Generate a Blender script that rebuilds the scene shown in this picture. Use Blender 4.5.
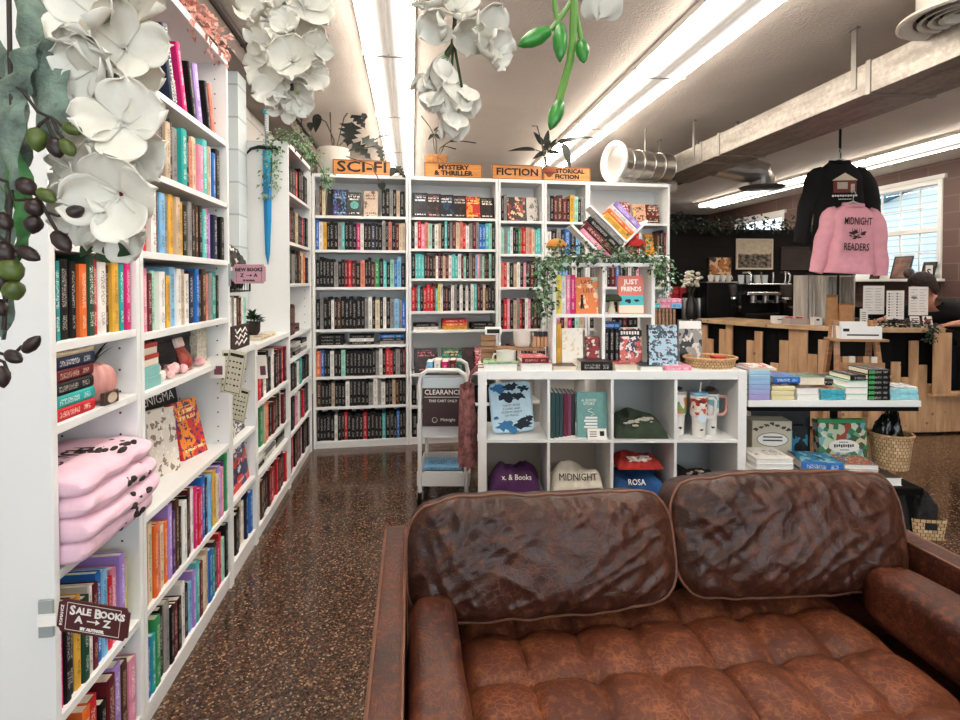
import bpy, bmesh, math, random
from mathutils import Vector, Matrix, noise
for o in list(bpy.data.objects): bpy.data.objects.remove(o)
S = bpy.context.scene
COL = S.collection
PI = math.pi
R = math.radians

# ---------------------------------------------------------------- camera
F_PX, YAW, PITCH, EYE = 545.0, R(7.1), R(1.2), 1.38
cd = bpy.data.cameras.new('camera'); cam = bpy.data.objects.new('camera', cd); COL.objects.link(cam)
cd.sensor_width = 36; cd.lens = F_PX / 960 * 36; cd.clip_start = .02
PPY = 282 + F_PX * math.tan(PITCH)                    # image row of the principal point (lens shift)
cd.shift_y = -(360 - PPY) / 960
cam.location = (0, 0, EYE)
cam.rotation_euler = (PI/2 - PITCH, 0, -YAW)
S.camera = cam

# ---------------------------------------------------------------- world, daylight, exposure
w = bpy.data.worlds.new('daylight'); S.world = w; w.use_nodes = True
wn = w.node_tree.nodes; wl = w.node_tree.links
bg = wn['Background']
sky = wn.new('ShaderNodeTexSky'); sky.sky_type = 'HOSEK_WILKIE'; sky.turbidity = 6; sky.sun_direction = (-.5, -.6, .62)
mx = wn.new('ShaderNodeMixRGB'); mx.inputs[0].default_value = .75; mx.inputs[2].default_value = (.86, .94, 1, 1)
wl.new(sky.outputs[0], mx.inputs[1]); wl.new(mx.outputs[0], bg.inputs[0])
bg.inputs[1].default_value = 4.2

def area(name, loc, rot, sx, sy, power, color):
    l = bpy.data.lights.new(name, 'AREA'); l.shape = 'RECTANGLE'; l.size = sx; l.size_y = sy; l.energy = power; l.color = color
    o = bpy.data.objects.new(name, l); COL.objects.link(o); o.location = loc; o.rotation_euler = rot
    return o
# daylight through the shop-front glass behind the viewer and through the two block-wall windows
area('shopfront_daylight', (-.2, -2.42, 1.65), (R(90), 0, 0), 1.6, 1.9, 34, (.86, .95, 1))
area('shopfront_daylight', (2.3, -2.42, 1.65), (R(90), 0, 0), 2.6, 1.9, 50, (.86, .95, 1))
EMIT = 13.0
S.view_settings.view_transform = 'Standard'; S.view_settings.look = 'None'
S.view_settings.gamma = 1; S.view_settings.use_curve_mapping = False
S.view_settings.exposure = -0.22

# ---------------------------------------------------------------- geometry helpers
FW = Vector((math.sin(YAW)*math.cos(PITCH), math.cos(YAW)*math.cos(PITCH), -math.sin(PITCH)))
RT = Vector((math.cos(YAW), -math.sin(YAW), 0))
UP = RT.cross(FW)
def ray(px, py): return FW + RT*((px-480)/F_PX) - UP*((py-PPY)/F_PX)
def at(px, py, d, z=None):
    """the place a pixel of the photograph shows at a real distance d (metres); z snaps it onto a surface"""
    p = Vector((0, 0, EYE)) + ray(px, py)*d
    if z is not None: p.z = z
    return p
def atY(px, py, Y):
    r = ray(px, py); return Vector((0, 0, EYE)) + r*(Y/r.y)
def atX(px, py, X):
    r = ray(px, py); return Vector((0, 0, EYE)) + r*(X/r.x)

T = Matrix.Translation
def RX(a): return Matrix.Rotation(a, 4, 'X')
def RY(a): return Matrix.Rotation(a, 4, 'Y')
def RZ(a): return Matrix.Rotation(a, 4, 'Z')
def SC(x, y, z): return Matrix.Diagonal((x, y, z, 1))

def NB(): return bmesh.new()
def face(b, vs, m=0):
    try:
        f = b.faces.new(vs); f.material_index = m; return f
    except ValueError: return None
def box(b, x0, x1, y0, y1, z0, z1, m=0, M=None):
    M = M or Matrix()
    v = [b.verts.new(M @ Vector(p)) for p in ((x0,y0,z0),(x1,y0,z0),(x1,y1,z0),(x0,y1,z0),(x0,y0,z1),(x1,y0,z1),(x1,y1,z1),(x0,y1,z1))]
    return [face(b, [v[i] for i in q], m) for q in ((3,2,1,0),(4,5,6,7),(0,1,5,4),(1,2,6,5),(2,3,7,6),(3,0,4,7))]
def frame_of(t):
    t = t.normalized(); a = Vector((0,0,1)) if abs(t.z) < .9 else Vector((1,0,0))
    u = t.cross(a).normalized(); return u, t.cross(u).normalized()
def tube(b, pts, r, n=8, m=0, caps=True, flat=1.0):
    pts = [Vector(p) for p in pts]; rs = r if isinstance(r, (list, tuple)) else [r]*len(pts)
    rings = []; u = None
    for i, p in enumerate(pts):
        t = (pts[min(i+1, len(pts)-1)] - pts[max(i-1, 0)])
        if t.length < 1e-9: t = Vector((0,0,1))
        t.normalize()
        if u is None: u, v = frame_of(t)
        else:
            u = (u - t*u.dot(t)).normalized(); v = t.cross(u).normalized()
        rings.append([b.verts.new(p + (u*math.cos(2*PI*k/n)*flat + v*math.sin(2*PI*k/n))*rs[i]) for k in range(n)])
    for a, c in zip(rings, rings[1:]):
        for k in range(n): face(b, (a[k], a[(k+1)%n], c[(k+1)%n], c[k]), m)
    if caps:
        face(b, rings[0][::-1], m); face(b, rings[-1], m)
def cyl(b, p0, p1, r0, r1=None, n=16, m=0, caps=True): tube(b, [p0, p1], [r0, r1 if r1 is not None else r0], n, m, caps)
def lathe(b, prof, n=24, m=0, M=None, cap0=True, cap1=False):
    M = M or Matrix(); rings = []
    for r, z in prof: rings.append([b.verts.new(M @ Vector((r*math.cos(2*PI*k/n), r*math.sin(2*PI*k/n), z))) for k in range(n)])
    for a, c in zip(rings, rings[1:]):
        for k in range(n): face(b, (a[k], a[(k+1)%n], c[(k+1)%n], c[k]), m)
    if cap0: face(b, rings[0][::-1], m)
    if cap1: face(b, rings[-1], m)
def prism(b, poly, y0, y1, m=0, M=None):
    """poly in XZ, extruded along Y"""
    M = M or Matrix()
    a = [b.verts.new(M @ Vector((x, y0, z))) for x, z in poly]; c = [b.verts.new(M @ Vector((x, y1, z))) for x, z in poly]
    face(b, a, m); face(b, c[::-1], m); n = len(poly)
    for k in range(n): face(b, (a[(k+1)%n], a[k], c[k], c[(k+1)%n]), m)
def slab(b, poly, z0, z1, m=0, M=None):
    M = M or Matrix()
    a = [b.verts.new(M @ Vector((x, y, z0))) for x, y in poly]; c = [b.verts.new(M @ Vector((x, y, z1))) for x, y in poly]
    face(b, a[::-1], m); face(b, c, m); n = len(poly)
    for k in range(n): face(b, (a[k], a[(k+1)%n], c[(k+1)%n], c[k]), m)
def ball(b, c, rx, ry=None, rz=None, m=0, seg=14, M=None):
    ry = ry or rx; rz = rz or rx
    mm = (M or Matrix()) @ T(Vector(c)) @ SC(rx, ry, rz)
    r = bmesh.ops.create_uvsphere(b, u_segments=seg, v_segments=max(6, seg*2//3), radius=1, matrix=mm)
    for v in r['verts']:
        for f in v.link_faces: f.material_index = m
def grid(b, fn, nu, nv, m=0, wrap=False):
    vs = [[b.verts.new(fn(i/nu, j/nv)) for j in range(nv+1)] for i in range(nu + (0 if wrap else 1))]
    for i in range(nu):
        for j in range(nv):
            a = vs[i]; c = vs[(i+1) % len(vs)]
            face(b, (a[j], c[j], c[j+1], a[j+1]), m)
    return vs

def props(o, label=None, cat=None, group=None, kind=None):
    if label: o['label'] = label
    if cat: o['category'] = cat
    if group: o['group'] = group
    if kind: o['kind'] = kind
    return o
def put(o, M):
    o.rotation_mode = 'XYZ'; o.location = M.to_translation(); o.rotation_euler = M.to_euler()
def mk(name, b, mats, parent=None, M=None, smooth=False, bevel=0, angle=35, normals=True, label=None, cat=None, group=None, kind=None, sub=0):
    if normals: bmesh.ops.recalc_face_normals(b, faces=b.faces[:])
    me = bpy.data.meshes.new(name); b.to_mesh(me); b.free()
    for x in (mats if isinstance(mats, (list, tuple)) else [mats]): me.materials.append(x)
    o = bpy.data.objects.new(name, me); COL.objects.link(o)
    if smooth:
        me.polygons.foreach_set('use_smooth', [True]*len(me.polygons)); me.set_sharp_from_angle(angle=R(angle))
    if bevel:
        md = o.modifiers.new('bevel', 'BEVEL'); md.width = bevel; md.segments = 2; md.limit_method = 'ANGLE'; md.angle_limit = R(40)
    if sub:
        md = o.modifiers.new('subdivision', 'SUBSURF'); md.levels = sub; md.render_levels = sub
    if parent: o.parent = parent
    if M is not None: put(o, M)
    return props(o, label, cat, group, kind)
def thing(name, label, cat, M=None, group=None):
    o = bpy.data.objects.new(name, None); COL.objects.link(o); o.empty_display_size = .05
    if M is not None: put(o, M if isinstance(M, Matrix) else T(Vector(M)))
    return props(o, label, cat, group)
def struct(name, b, mats, parent=None, **k):
    return mk(name, b, mats, parent, kind=None if parent else 'structure', **k)
def lettering(body, size, m, parent, M, name='lettering', align='CENTER', depth=.0006, sx=1.0, label=None, space=1.0, bold=0):
    c = bpy.data.curves.new(name, 'FONT'); c.body = body; c.size = size; c.align_x = align; c.align_y = 'CENTER'
    c.extrude = depth; c.space_character = space; c.resolution_u = 2; c.offset = bold
    t = bpy.data.objects.new(name, c); COL.objects.link(t)
    dg = bpy.context.evaluated_depsgraph_get()
    me = bpy.data.meshes.new_from_object(t.evaluated_get(dg))
    bpy.data.objects.remove(t)
    me.materials.clear(); me.materials.append(m)
    if sx != 1: me.transform(SC(sx, 1, 1))
    o = bpy.data.objects.new(name, me); COL.objects.link(o)
    if parent: o.parent = parent
    put(o, M)
    if label: o['label'] = label
    return o
STAND = RX(R(90))                                      # text plane turned to face -Y

# ---------------------------------------------------------------- materials
MATS = {}
def rgb(h):
    if isinstance(h, str):
        v = [int(h[i:i+2], 16)/255 for i in (0, 2, 4)]
        return tuple(x/12.92 if x <= .04045 else ((x+.055)/1.055)**2.4 for x in v) + (1,)
    return tuple(h) + (1,) if len(h) == 3 else h
class G:
    """tiny node-graph helper"""
    def __init__(s, name):
        s.m = bpy.data.materials.new(name); s.m.use_nodes = True; s.t = s.m.node_tree; s.p = s.t.nodes['Principled BSDF']
    def n(s, kind, **kw):
        x = s.t.nodes.new('ShaderNode' + kind)
        for k, v in kw.items():
            if k.startswith('i_'):
                key = k[2:]; key = int(key) if key.isdigit() else key.replace('_', ' ')
                s.set(x.inputs[key], v)
            else: setattr(x, k, v)
        return x
    def set(s, sock, v):
        if hasattr(v, 'is_output') or isinstance(v, bpy.types.NodeSocket): s.t.links.new(v, sock)
        else: sock.default_value = v
    def math(s, op, a, b=0.0, c=None):
        x = s.n('Math', operation=op); s.set(x.inputs[0], a); s.set(x.inputs[1], b)
        if c is not None: s.set(x.inputs[2], c)
        return x.outputs[0]
    def mix(s, f, a, b, mode='MIX'):
        x = s.n('MixRGB', blend_type=mode); s.set(x.inputs[0], f); s.set(x.inputs[1], a); s.set(x.inputs[2], b); return x.outputs[0]
    def ramp(s, f, stops):
        x = s.n('ValToRGB'); e = x.color_ramp.elements
        while len(e) < len(stops): e.new(.5)
        for k, (p, c) in enumerate(stops): e[k].position = p; e[k].color = c if len(c) == 4 else tuple(c)+(1,)
        s.set(x.inputs[0], f); return x.outputs[0]
    def noise(s, vec, scale, detail=3, rough=.55):
        x = s.n('TexNoise'); s.set(x.inputs['Vector'], vec); x.inputs['Scale'].default_value = scale; x.inputs['Detail'].default_value = detail
        x.inputs['Roughness'].default_value = rough; return x.outputs[0]
    def obj(s): return s.n('TexCoord').outputs['Object']
    def pos(s): return s.n('NewGeometry').outputs['Position']
    def uv(s): return s.n('TexCoord').outputs['UV']
    def bump(s, h, strength=.3, dist=.01):
        x = s.n('Bump'); x.inputs['Strength'].default_value = strength; x.inputs['Distance'].default_value = dist
        s.set(x.inputs['Height'], h); s.t.links.new(x.outputs[0], s.p.inputs['Normal'])
    def col(s, c): s.set(s.p.inputs['Base Color'], c)
    def rough(s, r): s.set(s.p.inputs['Roughness'], r)
def mat(name, c, rough=.5, metal=0, var=0, vscale=20, bump=0, bscale=60, spec=None, coat=0):
    if name in MATS: return MATS[name]
    g = G(name); c = rgb(c)
    if var:
        nz = g.noise(g.obj(), vscale)
        g.col(g.ramp(nz, [(.3, tuple(x*(1-var) for x in c[:3])), (.7, tuple(min(1, x*(1+var)) for x in c[:3]))]))
    else: g.p.inputs['Base Color'].default_value = c
    g.p.inputs['Roughness'].default_value = rough; g.p.inputs['Metallic'].default_value = metal
    if spec is not None: g.p.inputs['Specular IOR Level'].default_value = spec
    if coat: g.p.inputs['Coat Weight'].default_value = coat
    if bump: g.bump(g.noise(g.obj(), bscale), bump)
    MATS[name] = g.m; return g.m
def emit(name, c, strength):
    if name in MATS: return MATS[name]
    g = G(name); g.p.inputs['Base Color'].default_value = rgb(c)
    g.p.inputs['Emission Color'].default_value = rgb(c); g.p.inputs['Emission Strength'].default_value = strength
    MATS[name] = g.m; return g.m
def wood(name, c1, c2, scale=(2, 2, 30), rough=.55, knots=True):
    if name in MATS: return MATS[name]
    g = G(name); mp = g.n('Mapping'); g.set(mp.inputs[0], g.obj()); mp.inputs['Scale'].default_value = scale
    nz = g.noise(mp.outputs[0], 3.0, 4); c = g.ramp(nz, [(.3, rgb(c1)), (.7, rgb(c2))])
    if knots:
        v = g.n('TexVoronoi'); g.set(v.inputs['Vector'], g.obj()); v.inputs['Scale'].default_value = 7
        k = g.ramp(v.outputs['Distance'], [(.07, (0, 0, 0)), (.12, (1, 1, 1))])
        c = g.mix(g.math('MULTIPLY', g.math('SUBTRACT', 1.0, k), .6), c, rgb('3a2415'))
    g.col(c); g.rough(rough); g.bump(nz, .12, .004); MATS[name] = g.m; return g.m
def pins():
    g = G('white_laminate_with_pin_holes'); o = g.obj(); s = g.n('SeparateXYZ'); g.set(s.inputs[0], o)
    fz = g.math('SUBTRACT', g.math('FRACT', g.math('DIVIDE', s.outputs[2], .064)), .5)
    fz = g.math('MULTIPLY', fz, .064)
    dots = None
    for y0 in (.05, .21):
        dy = g.math('SUBTRACT', s.outputs[1], y0)
        d = g.math('ADD', g.math('MULTIPLY', dy, dy), g.math('MULTIPLY', fz, fz))
        k = g.math('LESS_THAN', d, .000012); dots = k if dots is None else g.math('MAXIMUM', dots, k)
    g.col(g.mix(dots, rgb('e6e7e6'), rgb('3a3734'))); g.rough(.42); return g.m
WHITE = mat('white_laminate', 'e6e7e6', .4)
WHITE2 = mat('white_laminate_backing', 'dddddb', .5)
PINS = pins()
BLACK = mat('black_satin', '060505', .75, spec=.15)
BLACKM = mat('black_metal', '0c0b0b', .45, .3, spec=.25)
CHROME = mat('polished_steel', 'd8d8da', .22, 1)
PAPER = mat('book_paper', 'e3d9c6', .9, var=.08, vscale=90)
PAPERW = mat('white_book_paper', 'eeece6', .9, var=.05, vscale=90)
INK = mat('black_ink', '0d0b0b', .7)
WHITEP = mat('white_print', 'f2f0ea', .7)
LEAF = mat('leaf_dark_green', '1d3a1c', .45, var=.35, vscale=25)
LEAFM = mat('leaf_mid_green', '3f6a35', .5, var=.35, vscale=30)
LEAFP = mat('leaf_pale_green', '7d9a78', .55, var=.3, vscale=40)
LEAFK = mat('leaf_blackish_green', '0d150c', .65, var=.4, vscale=25)
STEM = mat('stem_brown_green', '3c3a22', .6, var=.2)
OAK = wood('light_pine', 'c09a70', 'd9b88c')
OAKD = wood('worn_brown_wood', '7d5a3e', 'a67f5c')
def wicker_mat(name, c1, c2):
    if name in MATS: return MATS[name]
    g = G(name); wv = g.n('TexBrick'); g.set(wv.inputs[0], g.uv()); wv.inputs['Scale'].default_value = 1
    wv.inputs['Brick Width'].default_value = .05; wv.inputs['Row Height'].default_value = .07; wv.inputs['Mortar Size'].default_value = .004
    wv.inputs['Color1'].default_value = rgb(c1); wv.inputs['Color2'].default_value = rgb(c2); wv.inputs['Mortar'].default_value = rgb('4a3018')
    g.col(wv.outputs[0]); g.rough(.75); g.bump(wv.outputs[1], -.6, .01); MATS[name] = g.m; return g.m

# spine colours: letter -> (word used in labels, hex, colour of the printed marks)
PAL = {
 'k': ('black', '0a090b', 'd8d2ca'), 'w': ('white', 'e4e1dc', '2a2526'), 'c': ('cream', 'd8c8aa', '4a2f22'), 'r': ('red', 'c2202a', 'f4e6d8'),
 'R': ('maroon', '5e1420', 'e0c0a8'), 'p': ('pink', 'dd8aa4', 'fdf4f4'), 'P': ('magenta', 'cf1f70', 'fbeef4'), 'o': ('orange', 'dd6a2c', 'fdf0dc'),
 'y': ('mustard', 'd9a640', '2a1c12'), 'Y': ('yellow', 'ead64a', '3a2a1a'), 'g': ('green', '2f8a52', 'ecf4e4'), 'G': ('dark green', '1b4030', 'dfe6cc'),
 't': ('teal', '1f9a96', 'eef8f6'), 'T': ('turquoise', '52b9b8', 'f4fcfc'), 'm': ('mint', '9cd2bf', '2a4a48'), 'b': ('blue', '2468b4', 'eef4fc'),
 'B': ('navy', '17233f', 'e6e4e0'), 's': ('sky blue', '7fb6dd', '1c2a44'), 'v': ('lilac', 'a184cb', 'fbf6ff'), 'V': ('purple', '4c2463', 'eadcf2'),
 'n': ('brown', '4a2c20', 'e2c8a2'), 'e': ('grey', '8d8a88', '1f1c1c'), 'S': ('salmon', 'd67f6c', '3a1a18'), 'i': ('beige', 'c2ab92', '3a281e')}
def letters(g, u, v, salt, dens=26.0):
    """printed title and author marks on a 0..1 x 0..1 face, as a mask"""
    cv = g.n('CombineXYZ'); g.set(cv.inputs[0], g.math('MULTIPLY', u, 5.0)); g.set(cv.inputs[1], g.math('MULTIPLY', v, dens*1.7)); g.set(cv.inputs[2], salt)
    nz = g.noise(cv.outputs[0], 1.7, 2, .6)
    ink = g.math('GREATER_THAN', nz, .53)
    inu = g.math('LESS_THAN', g.math('ABSOLUTE', g.math('SUBTRACT', u, .5)), .22)
    a = g.math('MULTIPLY', g.math('GREATER_THAN', v, .40), g.math('LESS_THAN', v, .88))
    c = g.math('MULTIPLY', g.math('GREATER_THAN', v, .12), g.math('LESS_THAN', v, .30))
    return g.math('MULTIPLY', g.math('MULTIPLY', ink, inu), g.math('MAXIMUM', a, c))
def spine_mat(code):
    key = 'book_cover_' + PAL[code][0].replace(' ', '_')
    if key in MATS: return MATS[key]
    g = G(key); word, base, ink = PAL[code]
    s = g.n('SeparateXYZ'); g.set(s.inputs[0], g.uv())
    ps = g.n('SeparateXYZ'); g.set(ps.inputs[0], g.pos())
    u = g.math('FRACT', s.outputs[0]); v = s.outputs[1]
    salt = g.math('ADD', g.math('MULTIPLY', g.math('FLOOR', s.outputs[0]), 7.31), g.math('MULTIPLY', ps.outputs[2], .7))
    k = letters(g, u, v, salt)
    cv = g.n('CombineXYZ'); g.set(cv.inputs[0], g.math('MULTIPLY', g.math('FLOOR', s.outputs[0]), 3.17)); g.set(cv.inputs[1], g.math('MULTIPLY', v, 2.5))
    tone = g.noise(cv.outputs[0], 1.3, 1)
    c = g.mix(1.0, rgb(base), g.ramp(tone, [(.3, (.8, .8, .8)), (.7, (1.15, 1.15, 1.15))]), 'MULTIPLY')
    g.col(g.mix(g.math('MULTIPLY', k, .62 if code == 'k' else .75), c, rgb(ink))); g.rough(.55); g.p.inputs['Specular IOR Level'].default_value = .28; MATS[key] = g.m; return g.m
ART = {}
def art_mat(bgc, c1, c2, ink, seed=0, scale=3.0, th=.54):
    key = (bgc, c1, c2, ink, seed)
    if key in ART: return ART[key]
    g = G('printed_cover'); uv = g.uv(); s = g.n('SeparateXYZ'); g.set(s.inputs[0], uv); u, v = s.outputs[0], s.outputs[1]
    cv = g.n('CombineXYZ'); g.set(cv.inputs[0], g.math('MULTIPLY', u, .75)); g.set(cv.inputs[1], v); cv.inputs[2].default_value = seed*3.7
    n1 = g.noise(cv.outputs[0], scale, 2); n2 = g.noise(cv.outputs[0], scale*2.3, 3)
    c = g.mix(g.math('GREATER_THAN', n1, th), rgb(bgc), rgb(c1))
    c = g.mix(g.math('GREATER_THAN', n2, th+.05), c, rgb(c2))
    if ink:
        cw = g.n('CombineXYZ'); g.set(cw.inputs[0], g.math('MULTIPLY', u, 9)); g.set(cw.inputs[1], g.math('MULTIPLY', v, 6)); cw.inputs[2].default_value = seed*1.3
        k = g.math('GREATER_THAN', g.noise(cw.outputs[0], 1.6, 1), .48)
        rows = g.math('LESS_THAN', g.math('FRACT', g.math('MULTIPLY', v, 9)), .62)
        inu = g.math('LESS_THAN', g.math('ABSOLUTE', g.math('SUBTRACT', u, .5)), .36)
        a = g.math('MULTIPLY', g.math('GREATER_THAN', v, .66), g.math('LESS_THAN', v, .9)); d = g.math('MULTIPLY', g.math('GREATER_THAN', v, .07), g.math('LESS_THAN', v, .16))
        k = g.math('MULTIPLY', g.math('MULTIPLY', k, rows), g.math('MULTIPLY', inu, g.math('MAXIMUM', a, d)))
        c = g.mix(k, c, rgb(ink))
    g.col(c); g.rough(.4); ART[key] = g.m; return g.m

# ---------------------------------------------------------------- books
def cover_bm(t, d, h, salt, over=.003):
    b = NB(); uvl = b.loops.layers.uv.new('uv')
    c = min(.0028, t*.22)
    out = [(0, d), (0, .004), (t*.16, .0006), (t*.5, 0), (t*.84, .0006), (t, .004), (t, d)]
    inn = [(t-c, d), (t-c, c+.003), (c, c+.003), (c, d)]
    P = out + inn; n = len(P)
    lo = [b.verts.new((x, y, 0)) for x, y in P]; hi = [b.verts.new((x, y, h)) for x, y in P]
    for k in range(n):
        j = (k+1) % n
        f = face(b, (lo[k], lo[j], hi[j], hi[k]))
        if f is None: continue
        for lp in f.loops:
            co = lp.vert.co
            if 1 <= k <= 4: lp[uvl].uv = (salt + .01 + .98*co.x/t, co.z/h)
            elif k == 5: lp[uvl].uv = (co.y/d, co.z/h); f.material_index = 1
            else: lp[uvl].uv = (salt + .02, .02)
    for L in (lo[::-1], hi):
        f = face(b, L)
        if f:
            for lp in f.loops: lp[uvl].uv = (salt + .02, .02)
    return b
def pages_bm(t, d, h):
    b = NB(); c = min(.0028, t*.22)
    box(b, c, t-c, c+.003, d-.004, .003, h-.003); return b
BASE = {'up': Matrix(), 'face': RZ(R(-90)), 'flat': RY(R(-90)), 'flatp': RZ(PI) @ RY(R(-90))}
NBOOK = [0]
def book(M, t, d, h, code, label, group=None, art=None, name='book', white=False, cat='book', pages=True):
    NBOOK[0] += 1; salt = NBOOK[0] % 97
    sm = spine_mat(code) if isinstance(code, str) and len(code) == 1 else code
    root = thing(name, label, cat, M, group)
    mk('cover', cover_bm(t, d, h, salt), [sm, art or sm], root, normals=True)
    if pages: mk('page_block', pages_bm(t, d, h), PAPERW if white else PAPER, root)
    return root
ORD = ['first', 'second', 'third', 'fourth', 'fifth', 'sixth', 'seventh', 'eighth', 'ninth', 'tenth', 'eleventh', 'twelfth', 'thirteenth', 'fourteenth',
       'fifteenth', 'sixteenth', 'seventeenth', 'eighteenth', 'nineteenth', 'twentieth']
STUFF = NB(); STUFF_UV = STUFF.loops.layers.uv.new('uv'); SKEYS = list(PAL)
def stuff_book(M, t, d, h, code, salt):
    mi = SKEYS.index(code)
    for q, f in enumerate(box(STUFF, 0, t, 0, d, 0, h, mi, M)):
        for lp in f.loops:
            co = M.inverted() @ lp.vert.co
            lp[STUFF_UV].uv = (salt + .01 + .98*co.x/t, co.z/h) if q == 2 else (salt + .02, .02)
def row(FC, x0, x1, z, codes, where=None, seed=0, h=(.19, .235), d=(.13, .16), y=(.012, .03), lean=0, tmul=1, group=None, fill=True):
    """a row of upright books from x0 to x1 along a shelf; where=None puts them into the far-off mass of books"""
    rnd = random.Random(seed*977 + 13)
    codes = codes.replace(' ', ''); ts = [rnd.uniform(.75, 1.3) for _ in codes]
    k = (x1 - x0)/sum(ts) if fill else .026*tmul
    names = [PAL[c][0] for c in codes]; tot = {}; seen = {}
    for nme in names: tot[nme] = tot.get(nme, 0) + 1
    x = x0
    for c, nme, tt in zip(codes, names, ts):
        t = tt*k; hh = rnd.uniform(*h); dd = rnd.uniform(*d); yy = rnd.uniform(*y)
        M = FC @ T((x, yy, z)) @ RY(lean)
        if where:
            seen[nme] = seen.get(nme, 0) + 1
            lab = ('only %s book in %s' % (nme, where)) if tot[nme] == 1 else ('%s %s book from the left in %s' % (ORD[seen[nme]-1], nme, where))
            book(M, t*.97, dd, hh, c, lab, group or ('books in ' + where))
        else: stuff_book(M, t*.96, dd, hh, c, rnd.randrange(60))
        x += t
    return x
def faceout(M, wd, ht, t, code, art, label, group=None, tilt=12, pages=True, white=False, name='book', cat='book'):
    """front cover turned to the viewer, leaning back; M's origin is the lower left front corner"""
    return book(M @ RX(R(-tilt)) @ T((0, t, 0)) @ RZ(R(-90)), t, wd, ht, code, label, group, art, name, white, cat, pages)
def flat(M, wd, dp, t, code, label, group=None, art=None, pages_front=False, white=False, name='book', cat='book'):
    """lying on its back; M's origin is the lower left front corner, spine or page edge to the front"""
    if pages_front: B_ = T((0, dp, 0)) @ RZ(PI) @ T((wd, 0, 0)) @ RY(R(-90)) @ T((0, 0, 0)); B_ = T((0, dp, 0)) @ RZ(PI) @ RY(R(-90))
    else: B_ = T((wd, 0, 0)) @ RY(R(-90))
    return book(M @ B_, t, dp, wd, code, label, group, art, name, white, cat)
# ================================================================ THE SETTING
XL, XR, YF, YB, CEIL = -1.22, 6.3, -2.5, 11.0, 2.82
def terrazzo():
    g = G('polished_terrazzo'); p = g.pos()
    v = g.n('TexVoronoi'); g.set(v.inputs['Vector'], p); v.inputs['Scale'].default_value = 150
    sp = g.n('SeparateColor'); g.set(sp.inputs[0], v.outputs['Color'])
    c = g.ramp(sp.outputs[0], [(0, rgb('291b15')), (.35, rgb('3f2c22')), (.62, rgb('503a2d')), (.88, rgb('694f3c')), (.98, rgb('9c846c'))])
    big = g.noise(p, 1.3, 3); c = g.mix(1.0, c, g.ramp(big, [(.3, (.75, .72, .7)), (.7, (1.1, 1.08, 1.05))]), 'MULTIPLY')
    g.col(c); g.rough(g.ramp(g.noise(p, 6, 2), [(.3, (.10,)*3), (.7, (.2,)*3)])); g.p.inputs['Specular IOR Level'].default_value = .55; return g.m
def blocks(name, c1, c2, mortar, plane):
    g = G(name); s = g.n('SeparateXYZ'); g.set(s.inputs[0], g.pos()); cv = g.n('CombineXYZ')
    g.set(cv.inputs[0], s.outputs[1 if plane == 'yz' else 0]); g.set(cv.inputs[1], s.outputs[2])
    b = g.n('TexBrick'); g.set(b.inputs[0], cv.outputs[0]); b.inputs['Scale'].default_value = 1
    b.inputs['Brick Width'].default_value = .4; b.inputs['Row Height'].default_value = .2; b.inputs['Mortar Size'].default_value = .006
    b.inputs['Color1'].default_value = rgb(c1); b.inputs['Color2'].default_value = rgb(c2); b.inputs['Mortar'].default_value = rgb(mortar)
    g.col(b.outputs[0]); g.rough(.6); g.bump(b.outputs[1], -.5, .01); return g.m
def plaster():
    g = G('stippled_ceiling_paint'); p = g.pos(); n1 = g.noise(p, 55, 4, .7)
    g.col(g.ramp(g.noise(p, 1.5, 3), [(.3, rgb('d6cbc1')), (.7, rgb('e4dad0'))])); g.rough(.9); g.bump(n1, .55, .02); return g.m
b = NB(); box(b, XL-.2, XR+.2, YF-.2, YB+.2, -.1, 0); struct('floor', b, terrazzo())
b = NB(); box(b, XL-.2, XR+.2, YF-.2, YB+.2, CEIL, CEIL+.1); struct('ceiling', b, plaster())
BLOCKW = blocks('pale_painted_block', 'd3dde0', 'cbd6da', 'a9b6bb', 'yz'); BLOCKB = blocks('brown_painted_block', '5e4640', '664d46', '7c645c', 'yz')
b = NB(); box(b, XL-.2, XL, YF, YB, 0, CEIL); struct('wall_left', b, blocks('left_block', 'c9c4be', 'c2bdb8', 'a39c97', 'yz'))
b = NB(); box(b, XL, -1.065, 3.55, 3.72, 0, 2.68); struct('trim_1', b, blocks('pilaster_block', 'd3dde0', 'cbd6da', 'a9b6bb', 'xz'))
b = NB(); box(b, XL, -1.0, YF, YB, 2.68, CEIL); struct('trim_2', b, mat('beam_paint', '8a7d76', .8, var=.06))
# wall with the two daylight windows
W1 = (5.80, 7.30, 1.42, 2.62); W2 = (8.60, 10.05, 1.42, 2.56)
b = NB()
ys = [YF, W1[0], W1[1], W2[0], W2[1], YB]
for i in range(5):
    if i == 1: zs = ((0, W1[2]), (W1[3], CEIL))
    elif i == 3: zs = ((0, W2[2]), (W2[3], CEIL))
    else: zs = ((0, CEIL),)
    for z0, z1 in zs: box(b, XR, XR+.2, ys[i], ys[i+1], z0, z1)
struct('wall_right', b, BLOCKB)
b = NB(); box(b, XL, XR, YB, YB+.2, 0, CEIL); struct('wall_back', b, mat('dark_back_wall', '2a2220', .8))
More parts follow.
